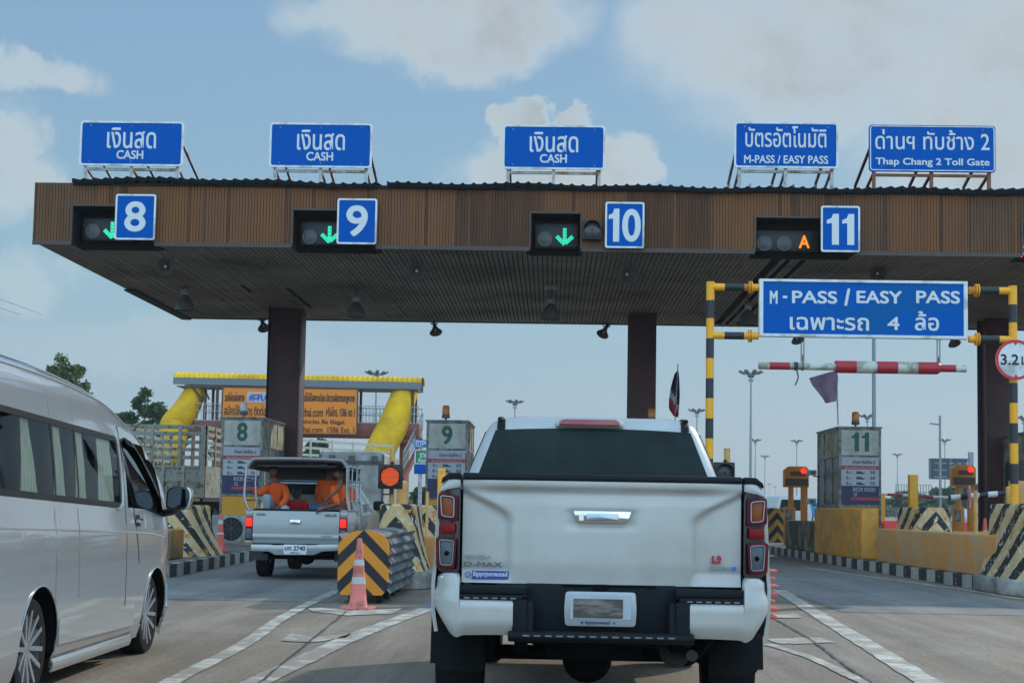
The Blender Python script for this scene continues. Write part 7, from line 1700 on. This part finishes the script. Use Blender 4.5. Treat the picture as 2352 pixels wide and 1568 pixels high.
# a white car far behind the red barriers
Y = 66; a = at(2268, 1190, Y); t = T('white_car', 'white car partly visible behind the red barriers at the third maroon column', 'car', (a.x+.2, Y, 0)); 
mb = MB(); mb.prismx(rpoly([(Y, .35), (Y, .95), (Y+.5, 1.05), (Y+1.0, 1.45), (Y+2.4, 1.45), (Y+3.1, .98), (Y+4.2, .85), (Y+4.2, .35)], .1), a.x-.8, a.x+.9); mb.build('body', mat('far_white', 'BFC3C4'), t, bevel=.06)
mb = MB(); mb.prism([(a.x-.6, 1.02), (a.x+.7, 1.02), (a.x+.55, 1.35), (a.x-.45, 1.35)], Y+.5, Y+.6); mb.build('rear_window', mat('dark_tint', '1E2224'), t)
mb = MB(); [mb.lathe([(.1, -.1), (.31, -.1), (.31, .1), (.1, .1)], (a.x+f, Y+.8, .31), (1, 0, 0), 12) for f in (-.65, .75)]; build_each(mb, 'wheel', M_tyre, t)
# overhead wires far left
for i, (p, q) in enumerate((((-20, 679), (98, 723)), ((-20, 700), (45, 722)))):
    a = at(*p, 140); b = at(*q, 210); mb = MB(); mb.tube([a+V3((-60, -40, 3)), a, b], .03, 5); o = mb.build('power_line', M_lamp); tag(o, ('upper' if i == 0 else 'lower')+' thin wire in the sky at the left edge', 'wire')
# ================================================================== TREES
def leaf_mat(name, c1, c2):
    m = bpy.data.materials.new(name); m.use_nodes = True; nt = m.node_tree; N = nt.nodes.new; L = nt.links.new; b = nt.nodes['Principled BSDF']; b.inputs['Roughness'].default_value = .6
    g_ = N('ShaderNodeNewGeometry'); r = N('ShaderNodeValToRGB'); L(g_.outputs['Random Per Island'], r.inputs[0]); r.color_ramp.elements[0].color = (*lin(c1), 1); r.color_ramp.elements[1].color = (*lin(c2), 1); L(r.outputs[0], b.inputs['Base Color'])
    tr_ = N('ShaderNodeBsdfTranslucent'); L(r.outputs[0], tr_.inputs['Color']); mx = N('ShaderNodeMixShader'); mx.inputs[0].default_value = .3; L(b.outputs[0], mx.inputs[1]); L(tr_.outputs[0], mx.inputs[2]); L(mx.outputs[0], nt.nodes['Material Output'].inputs[0]); return m
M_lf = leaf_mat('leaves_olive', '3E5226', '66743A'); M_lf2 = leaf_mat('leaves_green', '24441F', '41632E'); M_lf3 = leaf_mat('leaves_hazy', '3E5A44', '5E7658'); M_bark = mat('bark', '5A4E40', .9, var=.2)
def tree(x, ytop, Y, w_px, label, m_, seed, lobes=None, n=2600, ls=.17, zbase=None, name='broadleaf_tree'):
    """x,ytop,w_px in picture units give true position, height and crown width at distance Y"""
    r = random.Random(seed); a = at(x, ytop, Y); Wd = w_px*Y/FPX; Hh = a.z; t = T(name, label, 'tree', (a.x, Y, 0), 0, None)
    lob = lobes or [(0, .78, .30, .20), (-.28, .66, .24, .15), (.28, .68, .24, .15), (-.1, .55, .3, .14), (.15, .86, .18, .12), (-.2, .84, .16, .1)]
    mb = MB()
    tops = []
    for (lx, lz, lr, lh) in lob: tops.append(V3((lx*Wd, r.uniform(-.2, .2)*Wd, lz*Hh)))
    mb.tube([(0, 0, 0), (r.uniform(-.2, .2), 0, Hh*.3), (0, 0, Hh*.6)], [Hh*.025, Hh*.018, Hh*.01], 8)
    for p in tops: mb.tube([V3((0, 0, Hh*.35)), p*.6+V3((0, 0, Hh*.12)), p], [Hh*.011, Hh*.007, Hh*.003], 6)
    mb.build('trunk', M_bark, t, world=False, smooth=True)
    mb = MB(); clumps = []
    for i, (lx, lz, lr, lh) in enumerate(lob):
        for k in range(16):
            d = V3((r.gauss(0, 1), r.gauss(0, 1), r.gauss(0, 1))).normalized()*r.uniform(.55, 1.0)
            clumps.append((tops[i]+V3((d.x*lr*Wd, d.y*lr*Wd, d.z*lh*Hh)), r.uniform(.12, .22)*Wd*lr*2))
    per = n//len(clumps)
    for c, cr_ in clumps:
        for k in range(per):
            d = V3((r.gauss(0, .55), r.gauss(0, .55), r.gauss(0, .4)))*cr_; p = c+d; p.z = min(p.z, Hh+.1)
            u = V3((r.gauss(0, 1), r.gauss(0, 1), r.gauss(0, .5))).normalized()*ls*r.uniform(.6, 1.4); w = u.cross(V3((r.gauss(0, 1), r.gauss(0, 1), r.gauss(0, 1)))).normalized()*ls*.6
            mb.add([p-u, p+w, p+u, p-w], [(0, 1, 2, 3)])
    mb.build('crown', m_, t, world=False, recalc=False); return t
tree(152, 815, 110, 122, 'olive tree crown rising behind the silver van roof', M_lf, 1, n=9000, ls=.16)
tree(330, 884, 120, 125, 'open branched tree between the van and the yellow footbridge', M_lf2, 2, lobes=[(0, .88, .2, .1), (-.35, .74, .2, .07), (.3, .78, .22, .06), (.05, .66, .2, .07), (-.15, .56, .22, .07), (.4, .6, .2, .06), (0, .45, .4, .1)], n=5200, ls=.2)
tree(395, 925, 135, 80, 'small tree half hidden by the left yellow stair tube', M_lf2, 3, n=3000, ls=.2)
tree(555, 945, 150, 120, 'tree behind the posts of the footbridge left of the orange board', M_lf2, 4, n=3500, ls=.22)
tree(725, 1000, 150, 70, 'dark tree between the first maroon column and the white box truck', M_lf2, 5, n=2500, ls=.25)
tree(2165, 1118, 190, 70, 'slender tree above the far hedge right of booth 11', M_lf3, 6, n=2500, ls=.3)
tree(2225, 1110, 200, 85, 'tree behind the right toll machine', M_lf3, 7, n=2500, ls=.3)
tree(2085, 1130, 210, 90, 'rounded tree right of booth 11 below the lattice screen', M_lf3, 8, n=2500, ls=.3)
tree(975, 1115, 120, 60, 'small tree under the blue direction signs', M_lf2, 9, n=1800, ls=.2)
def treeline(x0, x1, yt, Y, depth, m_, n, ls, seed, nm='far_trees'):
    r = random.Random(seed); a = at(x0, yt, Y); b = at(x1, yt, Y); mb = MB()
    humps = [(r.uniform(a.x, b.x), r.uniform(Y, Y+depth), r.uniform(.6, 1.05)*a.z) for _ in range(int((b.x-a.x)/6)+4)]
    for k in range(n):
        hx, hy, hz = r.choice(humps); ang = r.uniform(0, 6.28); q = r.random()**.5
        p = V3((hx+math.cos(ang)*q*6, hy+math.sin(ang)*q*5, hz*(1-q*q*.6)*r.uniform(.4, 1))); u = V3((r.gauss(0, 1), r.gauss(0, 1), r.gauss(0, .6))).normalized()*ls; w = u.cross(V3((r.gauss(0, 1), r.gauss(0, 1), r.gauss(0, 1)))).normalized()*ls*.7
        mb.add([p-u, p+w, p+u, p-w], [(0, 1, 2, 3)])
    o = mb.build(nm, m_, recalc=False); o['kind'] = 'stuff'; return o
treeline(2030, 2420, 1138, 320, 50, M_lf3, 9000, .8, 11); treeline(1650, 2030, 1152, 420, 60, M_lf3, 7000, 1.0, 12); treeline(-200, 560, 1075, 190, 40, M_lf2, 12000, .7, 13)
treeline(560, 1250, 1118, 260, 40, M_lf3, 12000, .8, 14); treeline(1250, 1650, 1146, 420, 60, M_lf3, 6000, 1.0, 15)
# small equipment on booth 11
for x, y, Y, dx, lb in ((1868, 1086, 41.5, -.32, 'upper camera on an arm at the left side of booth 11'), (1866, 1152, 41.5, -.3, 'lower camera on an arm at the left side of booth 11')):
    c = at(x, y, Y); t = T('surveillance_camera', lb, 'camera', c, 0, 'cameras on booth 11'); mb = MB(); mb.box(c.x-.16, c.x+.06, Y-.2, Y+.15, c.z-.06, c.z+.08); mb.build('housing', mat('camera_grey', '9AA0A4', .4), t, bevel=.02)
    mb = MB(); mb.bar((c.x, Y, c.z-.08), (c.x+.2, Y, c.z-.1), .035); mb.lathe([(.04, 0), (.04, .02)], (c.x-.06, Y-.22, c.z+.01), (0, 1, 0), 12); mb.build('arm', M_horn, t)
c = at(1893, 1194, 41.2); t = T('card_reader', 'grey card reader box low on the left side of booth 11', 'card reader', c); mb = MB(); mb.box(c.x-.2, c.x+.1, 41.0, 41.35, c.z-.16, c.z+.16); mb.build('casing', mat('reader_grey', '5E6058', .5), t, bevel=.02)
mb = MB(); mb.box(c.x-.16, c.x-.02, 40.985, 40.999, c.z-.1, c.z+.1); mb.build('screen', M_alu, t)
# ================================================================== AIR
mb = MB(); mb.box(-700, 700, -50, 900, -1.2, 60); hz = mb.build('haze', (lambda m: m)(bpy.data.materials.new('haze_air'))); hz['kind'] = 'stuff'
hm = hz.data.materials[0]; hm.use_nodes = True; nt = hm.node_tree; nt.nodes.clear(); ou = nt.nodes.new('ShaderNodeOutputMaterial'); pv = nt.nodes.new('ShaderNodeVolumePrincipled')
pv.inputs['Color'].default_value = (.9, .95, 1, 1); pv.inputs['Density'].default_value = .0003; pv.inputs['Anisotropy'].default_value = .2; nt.links.new(pv.outputs[0], ou.inputs['Volume'])
